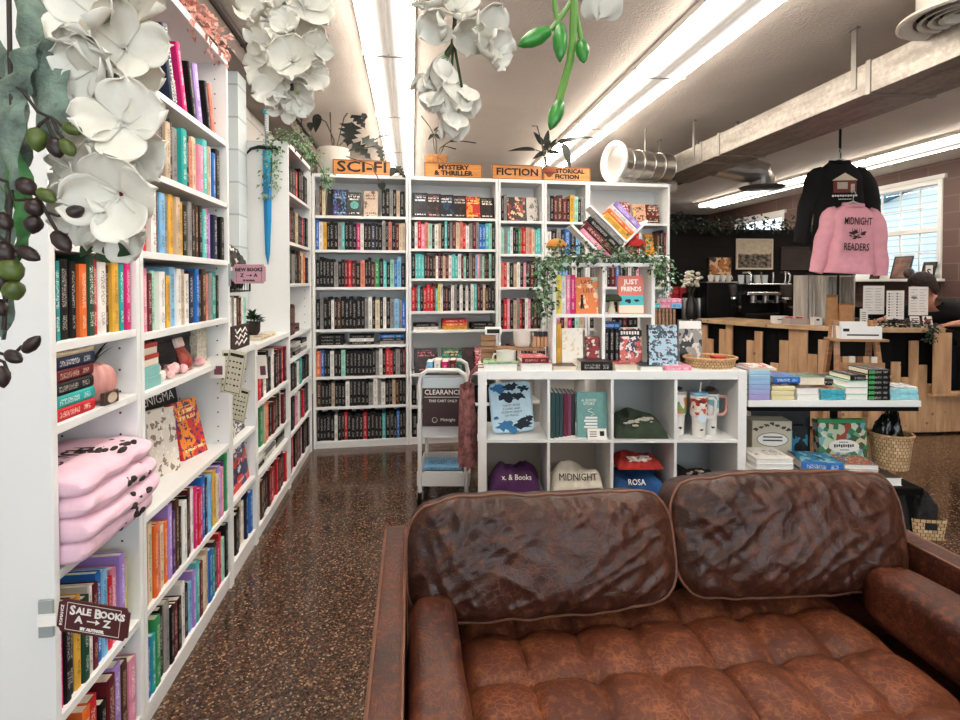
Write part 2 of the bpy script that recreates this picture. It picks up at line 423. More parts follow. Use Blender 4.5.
# shop-front wall behind the viewer: two tall openings with frames and glass
b = NB()
for x0, x1, z0, z1 in ((XL, -1.05, 0, CEIL), (.65, .95, 0, CEIL), (3.65, XR, 0, CEIL), (-1.05, .65, 0, .6), (-1.05, .65, 2.6, CEIL), (.95, 3.65, 0, .6), (.95, 3.65, 2.6, CEIL)):
    box(b, x0, x1, YF-.15, YF, z0, z1)
struct('wall_front', b, mat('front_wall_paint', 'b8b0a8', .8))
VINYL = mat('white_window_vinyl', 'e9e6e0', .4)
def glass():
    g = G('window_glass'); t = g.n('BsdfTransparent'); gl = g.n('BsdfGlossy'); gl.inputs['Roughness'].default_value = .02
    m = g.n('MixShader'); m.inputs[0].default_value = .06; g.set(m.inputs[1], t.outputs[0]); g.set(m.inputs[2], gl.outputs[0])
    g.t.links.new(m.outputs[0], g.t.nodes['Material Output'].inputs[0]); return g.m
GLASS = glass()
def sash_window(name, y0, y1, z0, z1, cols=5):
    b = NB(); x0, x1 = XR-.02, XR+.1; f = .055
    box(b, x0, x1, y0, y0+f, z0, z1); box(b, x0, x1, y1-f, y1, z0, z1); box(b, x0, x1, y0+f, y1-f, z0, z0+f); box(b, x0, x1, y0+f, y1-f, z1-f, z1)
    zm = (z0+z1)/2; box(b, x0+.02, x1, y0+f, y1-f, zm-.03, zm+.03)
    root = struct(name, b, VINYL, bevel=.004)
    b = NB()
    for k in range(1, cols): yk = y0+f+(y1-y0-2*f)*k/cols; box(b, XR+.03, XR+.045, yk-.009, yk+.009, z0+f, z1-f)
    for zz in ((z0+f+zm-.03)/2, (z1-f+zm+.03)/2): box(b, XR+.031, XR+.046, y0+f, y1-f, zz-.009, zz+.009)
    mk('muntin_bars', b, VINYL, root)
    b = NB(); box(b, XR+.05, XR+.056, y0+f, y1-f, z0+f, z1-f); mk('glass_pane', b, GLASS, root)
    b = NB(); box(b, XR-.16, XR+.02, y0-.04, y1+.04, z0-.035, z0); mk('window_sill', b, VINYL, root, bevel=.005)
    b = NB(); box(b, XR-.035, XR, y0-.05, y1+.05, z1, z1+.05); mk('head_trim', b, VINYL, root)
sash_window('window_1', *W1); sash_window('window_2', *W2)
for i, (x0, x1) in enumerate(((-1.05, .65), (.95, 3.65))):
    b = NB()
    for a, c in ((x0, x0+.06), (x1-.06, x1)): box(b, a, c, YF-.12, YF-.04, .6, 2.6)
    box(b, x0+.06, x1-.06, YF-.12, YF-.04, .6, .66); box(b, x0+.06, x1-.06, YF-.12, YF-.04, 2.54, 2.6)
    root = struct('window_%d' % (i+3), b, BLACKM)
    b = NB(); box(b, x0+.06, x1-.06, YF-.09, YF-.084, .66, 2.54); mk('glass_pane', b, GLASS, root)
# dark boarded wall behind the coffee bar
def boards():
    g = G('dark_shiplap'); s = g.n('SeparateXYZ'); g.set(s.inputs[0], g.pos())
    k = g.math('FRACT', g.math('DIVIDE', s.outputs[2], .14)); ln = g.math('LESS_THAN', k, .06)
    g.col(g.mix(ln, rgb('120d0c'), rgb('050404'))); g.rough(.75); g.p.inputs['Specular IOR Level'].default_value = .2; g.bump(g.math('SUBTRACT', 1.0, ln), .5, .01); return g.m
b = NB(); box(b, 3.05, 5.75, 6.5, 6.6, 0, 2.05); struct('wall_inner', b, boards())
b = NB(); box(b, 5.75, XR, 6.5, 6.56, 0, 1.05); struct('trim_3', b, BLACK)
# conduit along the beam
b = NB(); tube(b, [(-.985, YF+.1, 2.795), (-.985, 10.5, 2.795)], .02, 8)
for yy in (1.5, 2.6, 3.4, 5, 7): box(b, -1.0, -.96, yy-.012, yy+.012, 2.77, 2.82)
mk('conduit', b, mat('brown_conduit', '4a3a34', .5), smooth=True, label='brown metal conduit pipe running along the ceiling edge above the left bookcases', cat='pipe')

# the neighbouring building outside the windows
def siding():
    g = G('pale_blue_siding'); s = g.n('SeparateXYZ'); g.set(s.inputs[0], g.pos()); k = g.math('FRACT', g.math('DIVIDE', s.outputs[2], .13))
    g.col(g.mix(g.math('LESS_THAN', k, .16), rgb('dcebee'), rgb('a9c4cd'))); g.rough(.6); return g.m
h = thing('house', 'pale blue sided neighbouring house seen through the right-hand windows', 'house', (9.6, 6.2, 0))
b = NB(); box(b, 0, 4, -2.6, 6.5, -.2, 2.3); prism(b, [(-2.6, 2.3), (6.5, 2.3), (1.95, 3.5)], 0, 4, 0, RZ(R(90)) @ SC(1, -1, 1)); mk('wall', b, siding(), h)
b = NB()
for s_, (ya, za), (yb, zb) in ((1, (-2.9, 2.19), (1.95, 3.55)), (-1, (6.8, 2.19), (1.95, 3.55))):
    q = [Vector((-.25, ya, za)), Vector((4.2, ya, za)), Vector((4.2, yb, zb)), Vector((-.25, yb, zb))]
    lo = [b.verts.new(p) for p in q]; hi = [b.verts.new(p + Vector((0, 0, .1))) for p in q]
    face(b, lo); face(b, hi)
    for k in range(4): face(b, (lo[k], lo[(k+1)%4], hi[(k+1)%4], hi[k]))
mk('roof', b, mat('blue_grey_shingles', '5f93ad', .8, var=.2, vscale=8), h)
b = NB(); box(b, 6.5+.21, 30, -20, 40, -.25, -.2); props(mk('ground', b, mat('outside_ground', '8a8f86', .9)), kind='structure')

# ================================================================ LIGHTS ON THE CEILING
def tube_lens(name, wd):
    # two fluorescent tubes glow through the ribbed lens, dimmer between and beside them
    g = G(name); s = g.n('SeparateXYZ'); g.set(s.inputs[0], g.obj()); tot = None
    for c in (.13, .87):
        k = g.math('DIVIDE', g.math('SUBTRACT', s.outputs[0], wd*c), wd*.125); k = g.math('POWER', 2.718, g.math('MULTIPLY', g.math('MULTIPLY', k, k), -1.0)); tot = k if tot is None else g.math('ADD', tot, k)
    g.p.inputs['Base Color'].default_value = rgb('d8d4cc'); g.p.inputs['Emission Color'].default_value = rgb('fff4e6')
    g.set(g.p.inputs['Emission Strength'], g.math('ADD', g.math('MULTIPLY', tot, EMIT*2.7), .42)); return g.m
def strip_light(name, label, x0, x1, y0, n, seg, M=None):
    t = thing(name, label, 'ceiling light', (x0, y0, CEIL), 'fluorescent strip lights')
    wd = x1-x0; L = n*seg; z = -.085; DIFF = tube_lens('lit_ribbed_lens', wd)
    fm = mat('light_fitting_white', 'd9d4cc', .5)
    b = NB(); box(b, 0, wd, 0, L, -.03, -.001)
    for xx in (0, wd-.006): box(b, xx, xx+.006, 0, L, -.04, -.03)
    mk('housing', b, fm, t)
    for k in range(n):
        b = NB(); a = k*seg+.012; c = (k+1)*seg-.012
        pr = [(.006, -.035), (.013, z), (wd*.5-.012, z-.006), (wd*.5, z+.008), (wd*.5+.012, z-.006), (wd-.013, z), (wd-.006, -.035)]
        prism(b, pr, a, c); mk('diffuser', b, DIFF, t)
        b = NB(); box(b, .0, wd, k*seg-.011, k*seg+.011, z-.01, -.03); mk('joint_band', b, fm, t)
    b = NB(); box(b, .0, wd, L-.011, L+.011, z-.01, -.03); mk('joint_band', b, fm, t)
strip_light('ceiling_light', 'lit white fluorescent strip light nearest the left bookcases', -.29, .02, -.33, 7, 1.22)
strip_light('ceiling_light', 'lit white fluorescent strip light between the left light and the duct', 1.46, 1.80, -.2, 7, 1.22)
strip_light('ceiling_light', 'lit white fluorescent strip light beyond the duct near the block wall', 5.14, 5.47, .78, 7, 1.22)

# ================================================================ DUCTWORK
def galv():
    g = G('galvanised_sheet'); v = g.n('TexVoronoi'); g.set(v.inputs['Vector'], g.obj()); v.inputs['Scale'].default_value = 48
    s = g.n('SeparateColor'); g.set(s.inputs[0], v.outputs['Color']); mp = g.n('Mapping'); g.set(mp.inputs[0], g.obj()); mp.inputs['Scale'].default_value = (6, 1.2, 9)
    n = g.noise(mp.outputs[0], 2.2, 4)
    c = g.ramp(s.outputs[0], [(0, rgb('a19c95')), (1, rgb('b4afa8'))]); c = g.mix(1.0, c, g.ramp(n, [(.35, (.72, .7, .68)), (.6, (1.05, 1.03, 1))]), 'MULTIPLY')
    g.col(c); g.p.inputs['Metallic'].default_value = .8; g.rough(.5); return g.m
GALV = galv(); GALVS = mat('galvanised_strap', '9a958e', .45, .7)
d = thing('air_duct', 'long rectangular galvanised air duct hung on straps under the ceiling', 'duct', (2.5, 0, 2.42))
b = NB(); box(b, 0, .40, -1.2, 5.45, 0, .175); mk('duct_body', b, GALV, d, bevel=.004)
b = NB(); box(b, -.002, .402, 5.45, 5.9, .02, .14); mk('duct_end', b, mat('dark_tape_wrap', '4b423c', .6, var=.3, vscale=12), d)
for yy in (-.4, 2.74, 4.22, 4.5):
    b = NB(); box(b, -.008, .408, yy-.016, yy+.016, -.008, .183); mk('seam_flange', b, GALVS, d, bevel=.003)
for yy in (.4, 2.84, 4.62, 5.3):
    for xx in (-.006, .4):
        b = NB(); box(b, xx, xx+.006, yy-.018, yy+.018, .05, CEIL-2.42); box(b, xx-.01, xx+.016, yy-.03, yy+.03, CEIL-2.428, CEIL-2.42)
        mk('hanger_strap', b, GALVS, d)
STEEL = mat('spiral_duct_steel', 'b8b4ae', .3, .85)
def ring(b, c, axis, r0, r1, r2, z0=0, z1=.03, n=32): pass
# round branch ending in a flange towards the left
d = thing('branch_duct', 'round shiny steel duct branch with a wide flange above the back bookcases', 'duct', at(640, 165, 5.1))
b = NB(); ax = Vector((-1, -.28, .02)).normalized()
for k in range(5):
    p = ax*(-.32 + k*.12); q = ax*(-.32 + (k+1)*.12); r = .13 - .004*(k % 2); tube(b, [p, p+ax*.006, q-ax*.006, q], [r+.005, r, r, r+.005], 28)
mk('elbow_pipe', b, STEEL, d, smooth=True)
b = NB(); c = ax*.29; mm = T(c) @ ax.to_track_quat('Z', 'Y').to_matrix().to_4x4()
lathe(b, [(.125, -.02), (.185, -.012), (.19, .01), (.185, .022), (.145, .022), (.125, -.02)], 36, 0, mm, cap0=False); mk('flange', b, mat('white_register', 'd8d4ce', .45), d, smooth=True)
b = NB(); tube(b, [(.06, .02, .12), (.06, .02, CEIL-at(640,165,5.1).z)], .009, 8); mk('hanger_rod', b, GALVS, d, smooth=True)
# taped flexible section under it
o = at(637, 182, 5.35)
b = NB(); tube(b, [(-.26, 0, -.02), (-.1, 0, .02), (.1, .02, .02), (.42, .1, -.03)], [.07, .085, .085, .07], 20); mk('flexible_duct', b, mat('wrinkled_foil_wrap', 'c9c4bb', .4, .5, var=.25, vscale=20, bump=.8, bscale=30), M=T(o), smooth=True,
    label='short foil wrapped duct section lying behind the steel branch above the back bookcases', cat='duct')
# drop elbow with round diffuser right of the duct
o = at(757, 172, 5.3)
d = thing('drop_elbow', 'shiny steel duct elbow ending in a dark round plate below the long duct', 'duct', o)
b = NB(); ey = (o.z-.10)
pts = [Vector((-.46, -.03, .03)), Vector((-.15, 0, .0)), Vector((-.05, 0, .01)), Vector((.03, 0, -.015)), Vector((.055, 0, -.07)), Vector((.055, 0, -.15))]
tube(b, pts, [.09, .10, .115, .125, .12, .10], 18); mk('elbow_pipe', b, STEEL, d, smooth=True, angle=15)
b = NB(); lathe(b, [(.02, -.165), (.19, -.158), (.21, -.145), (.17, -.135), (.1, -.13)], 36, 0, T((.055, 0, 0)), cap0=True); mk('diffuser_plate', b, mat('dark_steel_plate', '5a5450', .35, .6), d, smooth=True)
# big round ceiling diffuser at the upper right
o = at(962, 15, 2.45)
d = thing('ceiling_diffuser', 'large round white air diffuser with concentric rings at the upper right', 'air diffuser', o)
REG = mat('cream_register', 'cfc6ba', .45); DKI = mat('dark_duct_inside', '1a1614', .8)
b = NB()
lathe(b, [(.165, .03), (.235, .0), (.24, -.012), (.228, -.018), (.175, .0)], 40, cap0=False)
mk('outer_ring', b, REG, d, smooth=True)
for r in (.135, .095, .055):
    b = NB(); lathe(b, [(r-.012, .035), (r+.022, -.004), (r+.026, -.010), (r+.010, -.008), (r-.012, .035)], 36, cap0=False); mk('inner_ring', b, REG, d, smooth=True)
b = NB(); lathe(b, [(.001, .025), (.165, .028)], 32, cap0=False); mk('dark_throat', b, DKI, d)
b = NB(); lathe(b, [(.165, .03), (.165, CEIL-o.z)], 32, cap0=False); mk('duct_drop', b, mat('pale_duct_sleeve', 'c2bbb2', .5, .2, var=.1, vscale=14), d, smooth=True)
# ================================================================ BOOKCASES
def bookcase(label, M, w_, h, d, shelves, group=None, back=True, tp=.022):
    t = thing('bookcase', label, 'bookcase', M, group)
    e = .0008
    for x in (0, w_-tp):
        b = NB(); fs = box(b, x+e, x+tp-e, e, d, 0, h-e); fs[3 if x == 0 else 5].material_index = 1; mk('side_panel', b, [WHITE, PINS], t, bevel=.0015)
    b = NB(); box(b, tp, w_-tp, .001, d-.004, h-.03, h-.001); mk('top_panel', b, WHITE, t, bevel=.0015)
    for z in shelves:
        b = NB(); box(b, tp, w_-tp, .003, d-.006, z-.022, z); mk('shelf', b, WHITE, t, bevel=.0015)
    if back:
        b = NB(); box(b, tp, w_-tp, d-.006, d-.001, .05, h-.03); mk('back_panel', b, WHITE2, t)
    if shelves and min(shelves) < .12:
        b = NB(); box(b, tp, w_-tp, .012, .024, 0, min(shelves)-.022); mk('plinth', b, WHITE, t)
    return t
LX = -.81
def left(y0): return T((LX, y0, 0)) @ RZ(R(90))
FN, FWD, FL, FL2, FCN = left(1.338), left(1.752), left(2.566), left(2.972), left(3.752)
bookcase('narrow tall white bookcase at the near left, with pink shirts on a shelf', FN, .412, 2.37, .28, [.075, .37, .711, 1.05, 1.24, 1.475, 1.735, 2.0], 'white bookcases')
bookcase('wide tall white bookcase at the left with leaning books on its top shelf', FWD, .812, 2.37, .28, [.075, .365, .66, 1.04, 1.222, 1.475, 1.73, 2.0], 'white bookcases')
bookcase('narrow low white bookcase just past the wide tall left one, with big face-out books', FL, .404, 1.06, .28, [.09, .37, .63], 'white bookcases')
bookcase('wide low white bookcase under the hanging blue sword', FL2, .778, 1.05, .28, [.07, .345, .468, .735], 'white bookcases')
bookcase('tall white corner bookcase whose blank side panel carries the blue sword', FCN, .80, 2.31, .28, [.07, .348, .625, .85, 1.012, 1.37, 1.652, 1.985], 'white bookcases')
BROT = .038
def backc(x): return T((-.81 + x*math.cos(BROT), 4.60 + x*math.sin(BROT), 0)) @ RZ(BROT)
B1, B2, B3, B4, B5 = backc(0), backc(.782), backc(1.552), backc(1.962), backc(2.362)
S1 = [.06, .345, .596, .855, .989, 1.338, 1.646, 1.927]; S2 = [.06, .332, .599, .969, 1.132, 1.41, 1.662, 1.926]; S3 = [.06, .33, .6, .969, 1.336, 1.624, 1.911]
bookcase('tall white bookcase at the back under the sci-fi sign', B1, .78, 2.27, .28, S1, 'white bookcases')
bookcase('tall white bookcase at the back under the mystery and thriller sign', B2, .768, 2.27, .28, S2, 'white bookcases')
bookcase('narrow tall white bookcase at the back under the fiction sign', B3, .408, 2.27, .28, S3, 'white bookcases')
bookcase('narrow tall white bookcase at the back under the historical fiction sign', B4, .398, 2.27, .28, S3, 'white bookcases')
bookcase('tall white bookcase at the right end of the back row', B5, .78, 2.27, .28, S3, 'white bookcases')

# ---------------------------------------------------------------- books in the near left cases
n0, n1 = .026, .386
row(FN, n0, n1, 2.0, 'w e k c b w R k s', 'the top shelf of the narrow left bookcase', 1)
row(FN, n0, n1, 1.735, 'k B w r c k e p w b', 'the row behind the hanging white flowers', 2, h=(.18, .215))
row(FN, n0, n1, 1.475, 'r B V k w r k n e w k R', 'the row half hidden by dark buds', 3, h=(.19, .225))
row(FN, n0, n1, 1.24, 'k t k k o G r w n y t P', 'the row above the pink shell planter', 4, h=(.185, .215), group='books above the pink shell planter')
row(FN, n0, n1-.03, .37, 'P k B y G w R b s r p v Y', 'the row behind the sale sign', 5, h=(.19, .25), y=(.008, .02), group='books behind the sale sign')
row(FN, n0, n1, .075, 's B e o r k R v n p', 'the bottom row of the narrow left bookcase', 6, h=(.18, .235), y=(.008, .02))
v0, v1 = .026, .786
row(FWD, v0, v1-.04, 1.73, 'n k w r e k i k e t k S c p T i w b k', 'the second row of the wide left bookcase', 8, h=(.185, .225))
row(FWD, v0, v1, 1.475, 't r w R s e y i y k e k n k T P v B R k', 'the third row of the wide left bookcase', 9, h=(.18, .215))
row(FWD, v0, v1-.03, 1.222, 'r p R m w k y s w i w B b k n S e t g k', 'the fourth row of the wide left bookcase', 10, h=(.18, .21))
row(FWD, v0, v1, .365, 'r c o S c o v V n k w k R w P r P b B s t y c v p V g', 'the long row below the face-out books', 11, h=(.20, .255), y=(.006, .016), d=(.14, .2), group='books in the row below the face-out books')
row(FWD, v0, v1, .075, 'b t g k e k R k w k s v T R c i b t n P r m k', 'the bottom row of the wide left bookcase', 12, h=(.18, .235), y=(.006, .016), d=(.14, .2))
# leaning books on the top shelf
lean_specs = [(.03, 'o', .03, .17, -8, 'thin orange book at the near end of the top shelf in the wide left bookcase'),
    (.10, 'k', .03, .235, -14, 'black book leaning just behind the white flowers on the top shelf'),
    (.225, 'B', .048, .262, -16, 'tall navy book leaning on the top shelf, titled in white capitals'),
    (.330, 'P', .034, .245, -16, 'magenta book leaning beside the tall navy book on the top shelf'),
    (.42, 'k', .03, .215, -15, 'black book leaning between a magenta and a lilac book'),
    (.465, 'v', .05, .225, -14, 'thick pale lilac book leaning on the top shelf of the wide left bookcase'),
    (.575, 'k', .026, .20, -14, 'slim black book leaning second from the right on the top shelf'),
    (.62, 'S', .034, .205, -14, 'salmon book at the right end of the leaning books on the top shelf')]
for x, c, t, h, a, lab in lean_specs:
    q = book(FWD @ T((x+.06, .02, 2.0)) @ RY(R(a)), t, .15, h, c if c != 'B' else mat('plain_navy_cover', '17233f', .45), lab, 'leaning books on the top shelf')
    if c == 'B':
        lettering('THE LAST LETTER', .0235, WHITEP, q, T((t*.5, -.001, .165)) @ RX(R(90)) @ RZ(R(-90)), 'spine_title', sx=.95)
        lettering('REBECCA\nYARROS', .020, WHITEP, q, T((t*.5, -.001, .045)) @ RX(R(90)) @ RZ(R(-90)), 'spine_author', sx=.9)
# flat stack beside the shell planter (narrow case, z 1.05)
z = 1.05; rnd = random.Random(4)
for i, (c, lab) in enumerate((('r', 'red book at the bottom of the flat stack beside the shell planter'), ('t', 'teal book lying second from the bottom of the stack by the shell planter'),
        ('k', 'black book lying on the teal book in the stack by the shell planter'), ('R', 'dark book in the middle of the stack by the shell planter'),
        ('B', 'dark book lying second from the top of the stack by the shell planter'), ('c', 'cream book with a floral spine on top of the stack by the shell planter'))):
    t = .030 if i < 5 else .034
    flat(FN @ T((.028 + rnd.uniform(0, .006), .012, z)) @ RZ(rnd.uniform(-.02, .02)), .158, .15, t, c, lab, 'flat stack beside the shell planter'); z += t + .0004
# shell planter with a dark spiky plant, and its tag
P0 = FN @ T((.256, .055, 1.05))
pl = thing('shell_planter', 'pink ribbed seashell planter with a dark spiky plant', 'planter', P0)
PINKC = mat('pink_glazed_ceramic', 'c78d86', .35)
b = NB()
def shell(u, v):
    a = u*2*PI; th = .05 + v*(PI-.1)
    r = .062*(1 + .09*math.sin(11*a))*math.sin(th)**.75
    return Vector((r*math.cos(a)*.95 + .006*math.sin(3*v), r*math.sin(a)*.8, .056 - .054*math.cos(th)))
grid(b, shell, 66, 18, wrap=True); mk('shell_pot', b, PINKC, pl, smooth=True, angle=80)
b = NB(); tube(b, [(-.055, -.02, .085), (-.072, -.025, .07), (-.07, -.025, .045), (-.052, -.02, .03)], .008, 8); mk('shell_curl', b, PINKC, pl, smooth=True)
def blades(b, n, L, wdt, spread, seed, z0=0, m=0):
    r = random.Random(seed)
    for k in range(n):
        a = 2*PI*k/n + r.uniform(-.3, .3); l = L*r.uniform(.6, 1.1); pv = None
        for s in range(6):
            f = s/5; rad = spread*l*f**1.2; zz = z0 + l*(f - .45*f*f*spread)
            c = Vector((rad*math.cos(a), rad*math.sin(a), zz)); wv = Vector((-math.sin(a), math.cos(a), 0))*wdt*(1-f)**.6
            cur = (b.verts.new(c-wv), b.verts.new(c+wv))
            if pv: face(b, (pv[0], pv[1], cur[1], cur[0]), m)
            pv = cur
b = NB(); blades(b, 8, .11, .006, .75, 3, .10); mk('spiky_leaves', b, LEAFK, pl)
tg = FN @ T((.215, .0, 1.05))
t = thing('price_tag', 'small brown framed tag standing in front of the shell planter', 'tag', tg)
b = NB(); box(b, 0, .07, 0, .012, 0, .034); mk('tag_frame', b, mat('dark_frame_wood', '3d2a20', .5), t, bevel=.002)
b = NB(); lathe(b, [(.0, 0), (.014, .0005)], 24, 0, T((.035, -.0006, .017)) @ RX(R(90)) @ SC(1.7, 1, 1)); mk('oval_label', b, mat('tag_cream', 'c8b7a0', .6), t)

# folded pink shirts, four in a pile (narrow case, z .711)
PINKT = mat('pink_jersey', 'e0bccb', .9, var=.06, vscale=30); PRINT = mat('dark_shirt_print', '2b2220', .9, var=.4, vscale=60)
def folded(M, L, D, H, m, name, label, cat, group=None, seed=0, nfold=2, wr=.006, print_=None, drop=0):
    """a folded garment: stacked soft layers with rounded fold at the front"""
    t = thing(name, label, cat, M, group)
    b = NB(); hl = H/nfold
    for q in range(nfold):
        def fn(u, v, q=q):
            u = .5 - .5*math.cos(PI*u); a = 2*PI*v; ca, sa = math.cos(a), math.sin(a)
            cx = (abs(ca)**.45)*(1 if ca >= 0 else -1); cz = (abs(sa)**.8)*(1 if sa >= 0 else -1)
            x = u*L; e = (1 - abs(2*u-1)**6)**.5
            p = Vector((x, D/2 - cx*D/2*(.85 + .15*e) - (.008*q), hl*(q+.5) + cz*hl*.56*e**.5))
            nz = noise.noise_vector(Vector((x*16+seed*5, p.y*9, q*3.1 + p.z*20)))
            p += Vector((nz.x*wr*.6, nz.y*wr, nz.z*wr)); p.z -= drop*max(0, (.5-p.y/D))**2
            p.z = max(p.z, .0012); return p
        grid(b, fn, 36, 26)
    mk('folded_cloth', b, m, t, smooth=True, angle=70)
    return t
for i in range(4):
    lab = ['bottom pink shirt in the folded pile on the narrow left bookcase', 'second pink shirt from the bottom of the folded pile', 'third pink shirt from the bottom, showing a dark print', 'top pink shirt of the folded pile, with black lettering'][i]
    L = .355; zz = .711 + i*.052
    t = folded(FN @ T((.027, -.055 - .009*((i*2) % 3), zz)), L, .27, .062, PINKT, 'folded_shirt', lab, 'shirt', 'folded pink shirts', seed=i, wr=.010, nfold=1)
    b = NB(); rr = random.Random(i)
    for k in range(26):
        x = .20 + rr.uniform(-.03, .09); y = rr.uniform(.004, .03) if i < 3 else rr.uniform(.02, .10)
        zt = .060 if i == 3 else .045
        ball(b, (x, y - (.003 if i < 3 else 0), zt - (rr.uniform(0, .03) if i < 3 else 0)), rr.uniform(.010, .022), .009, .008, seg=6)
    mk('dark_print', b, PRINT, t, smooth=True)
    if i == 3:
        lettering('MIDNIGHT', .085, INK, t, T((.13, .12, .0665)), 'print_lettering', sx=.55, label='black lettering printed on the pink shirt', depth=.002)
        b = NB()
        for k in range(40): ball(b, (.16+rr.uniform(-.09, .06), .055+rr.uniform(-.03, .05), .055), rr.uniform(.001, .004), rr.uniform(.001, .004), .002, seg=5)
        mk('speckle_print', b, PRINT, t, kind=None)

# ---------------------------------------------------------------- wide left case: little boxes, cards and crystals (z 1.04)
def boxthing(M, x, y, z, m, name, label, cat, group=None, bevel=.0015, lid=None, text=None, tm=None, ts=.02):
    t = thing(name, label, cat, M, group)
    b = NB(); box(b, 0, x, 0, y, 0, z); mk('box_body', b, m, t, bevel=bevel)
    if lid: b = NB(); box(b, -.001, x+.001, -.001, y+.001, z*.62, z+.001); mk('box_lid', b, lid, t, bevel=bevel)
    if text: lettering(text, ts, tm or INK, t, T((x/2, -.002, z*(.4 if not lid else .3))) @ STAND, 'printed_words')
    return t
REDB, TEALB, DKB = mat('red_card_box', 'b5382c', .5), mat('pale_teal_card_box', '7fb9b6', .5), mat('charcoal_box', '1c191a', .45)
z = 1.04
for i, (m, lid, hh, lab) in enumerate(((TEALB, None, .034, 'pale teal box at the bottom of the small box stack in the wide left bookcase'), (TEALB, None, .034, 'pale teal box second from the bottom of the small box stack'),
        (mat('cream_box', 'd9cfc0', .6), REDB, .036, 'red lidded cream box lying on the teal boxes'), (mat('cream_box', 'd9cfc0', .6), REDB, .036, 'red lidded cream box topmost of the small box stack'))):
    boxthing(FWD @ T((.03, .02 + .004*i, z)), .145, .11, hh, m, 'card_box', lab, 'box', 'stack of small card boxes', lid=lid); z += hh + .0005
z = 1.04
for i in range(4):
    boxthing(FWD @ T((.30 + .01*(i % 2), .10, z)), .32, .15, .038, DKB, 'gift_box', ['lowest charcoal box', 'second charcoal box from the bottom', 'third charcoal box from the bottom', 'topmost charcoal box'][i] + ' in the stack behind the red sweet bag', 'box', 'charcoal boxes', text='~ ~~ ~ ~~' if 0 else None); z += .0385
GREYP = art_mat('c9c4b4', '8f8b80', '57544c', None, 3, 9, .5)
t = boxthing(FWD @ T((.63, .075, 1.04)), .11, .10, .15, mat('grey_patterned_box', 'bdb8a8', .6, var=.35, vscale=70), 'patterned_box', 'pale grey patterned box standing at the right end beside the charcoal boxes', 'box')
t = thing('sweet_bag', 'red and clear bag of sweets with a white header card', 'bag', FWD @ T((.46, .045, 1.04)) @ RX(R(-18)))
b = NB()
grid(b, lambda u, v: Vector((.045*math.cos(2*PI*u)*(.75+.25*math.sin(PI*v)), .022*math.sin(2*PI*u)*math.sin(PI*min(1, .12+v*.95)), .1*v)), 20, 12, wrap=True)
mk('bag', b, mat('red_brown_sweets', '8e2f22', .3, var=.6, vscale=60), t, smooth=True)
b = NB(); box(b, -.032, .032, -.008, .008, .095, .132); mk('header_card', b, mat('header_pink', 'e4cfc9', .6), t, bevel=.004)
CRY = mat('pink_quartz', 'd9a6a8', .25, var=.25, vscale=30)
for i, (x, y, s, m, lab) in enumerate(((.235, .03, .026, mat('white_quartz', 'e6ded6', .3), 'white crystal lump in front of the small boxes'), (.285, .02, .02, CRY, 'small pink crystal beside the white crystal lump'),
        (.33, .035, .034, CRY, 'largest pink crystal in front of the charcoal boxes'), (.395, .02, .024, CRY, 'flat pink crystal beside the red sweet bag'), (.56, .02, .026, CRY, 'pink crystal at the shelf edge right of the sweet bag'))):
    b = NB(); bmesh.ops.create_icosphere(b, subdivisions=2, radius=s, matrix=SC(1, .8, .75))
    for v in b.verts: v.co += noise.noise_vector(v.co*45 + Vector((i*3, 0, 0)))*s*.35
    zmin = min(v.co.z for v in b.verts); mk('crystal', b, m, M=FWD @ T((x, y+.02, 1.04-zmin+.0003)), label=lab, cat='crystal', group='crystals on the wide left bookcase')
b = NB(); lathe(b, [(.028, 0), (.031, .05), (.02, .062), (.017, .075)], 20, cap1=True); t = thing('glass_jar', 'small clear lidded jar between the small boxes and the sweet bag', 'jar', FWD @ T((.225, .075, 1.04)))
mk('jar_body', b, mat('clear_jar_glass', 'cfd9da', .1, spec=.8), t, smooth=True)
b = NB(); lathe(b, [(.019, .075), (.02, .088), (.012, .092)], 20, cap1=True); mk('jar_lid', b, mat('jar_lid_white', 'dcd8d2', .4), t, smooth=True)

# face-out books on the shelf below (z .66)
e1 = faceout(FWD @ T((.49, .205, .66)) @ RZ(R(-12)), .235, .33, .03, 'k', art_mat('121011', '1d1a1b', '2b2323', None, 5), 'large black face-out book with white title at the back of the wide left bookcase', tilt=10)
lettering('ENIGMA', .055, WHITEP, e1, T((-.003, 0, 0)) @ T((.0325, .118, .245)) @ RZ(R(90)) @ STAND, 'cover_title', sx=.95)
e2 = faceout(FWD @ T((.30, .225, .66)) @ RZ(R(-14)), .175, .285, .03, 'w', art_mat('dedad2', 'c6c2ba', 'eae6de', None, 6), 'white face-out book with black script title behind the floral spine book', tilt=9)
lettering('Priceless', .038, INK, e2, T((.0305, .088, .245)) @ RZ(R(90)) @ STAND, 'cover_title', sx=1.0)
faceout(FWD @ T((.55, .10, .66)) @ RZ(R(-14)), .155, .235, .028, 'r', art_mat('c9331f', 'e98a2e', '4a2a6a', 'f5dca0', 7, 4.5, .5), 'orange and red illustrated face-out book leaning on the black one', tilt=14)
faceout(FWD @ T((.345, .13, .66)) @ RZ(R(-26)), .125, .245, .05, 'w', art_mat('ded6cc', '8c7a6c', 'efe8e0', None, 8, 7, .55), 'thick white face-out book with a sprig pattern and blue script spine', tilt=8)

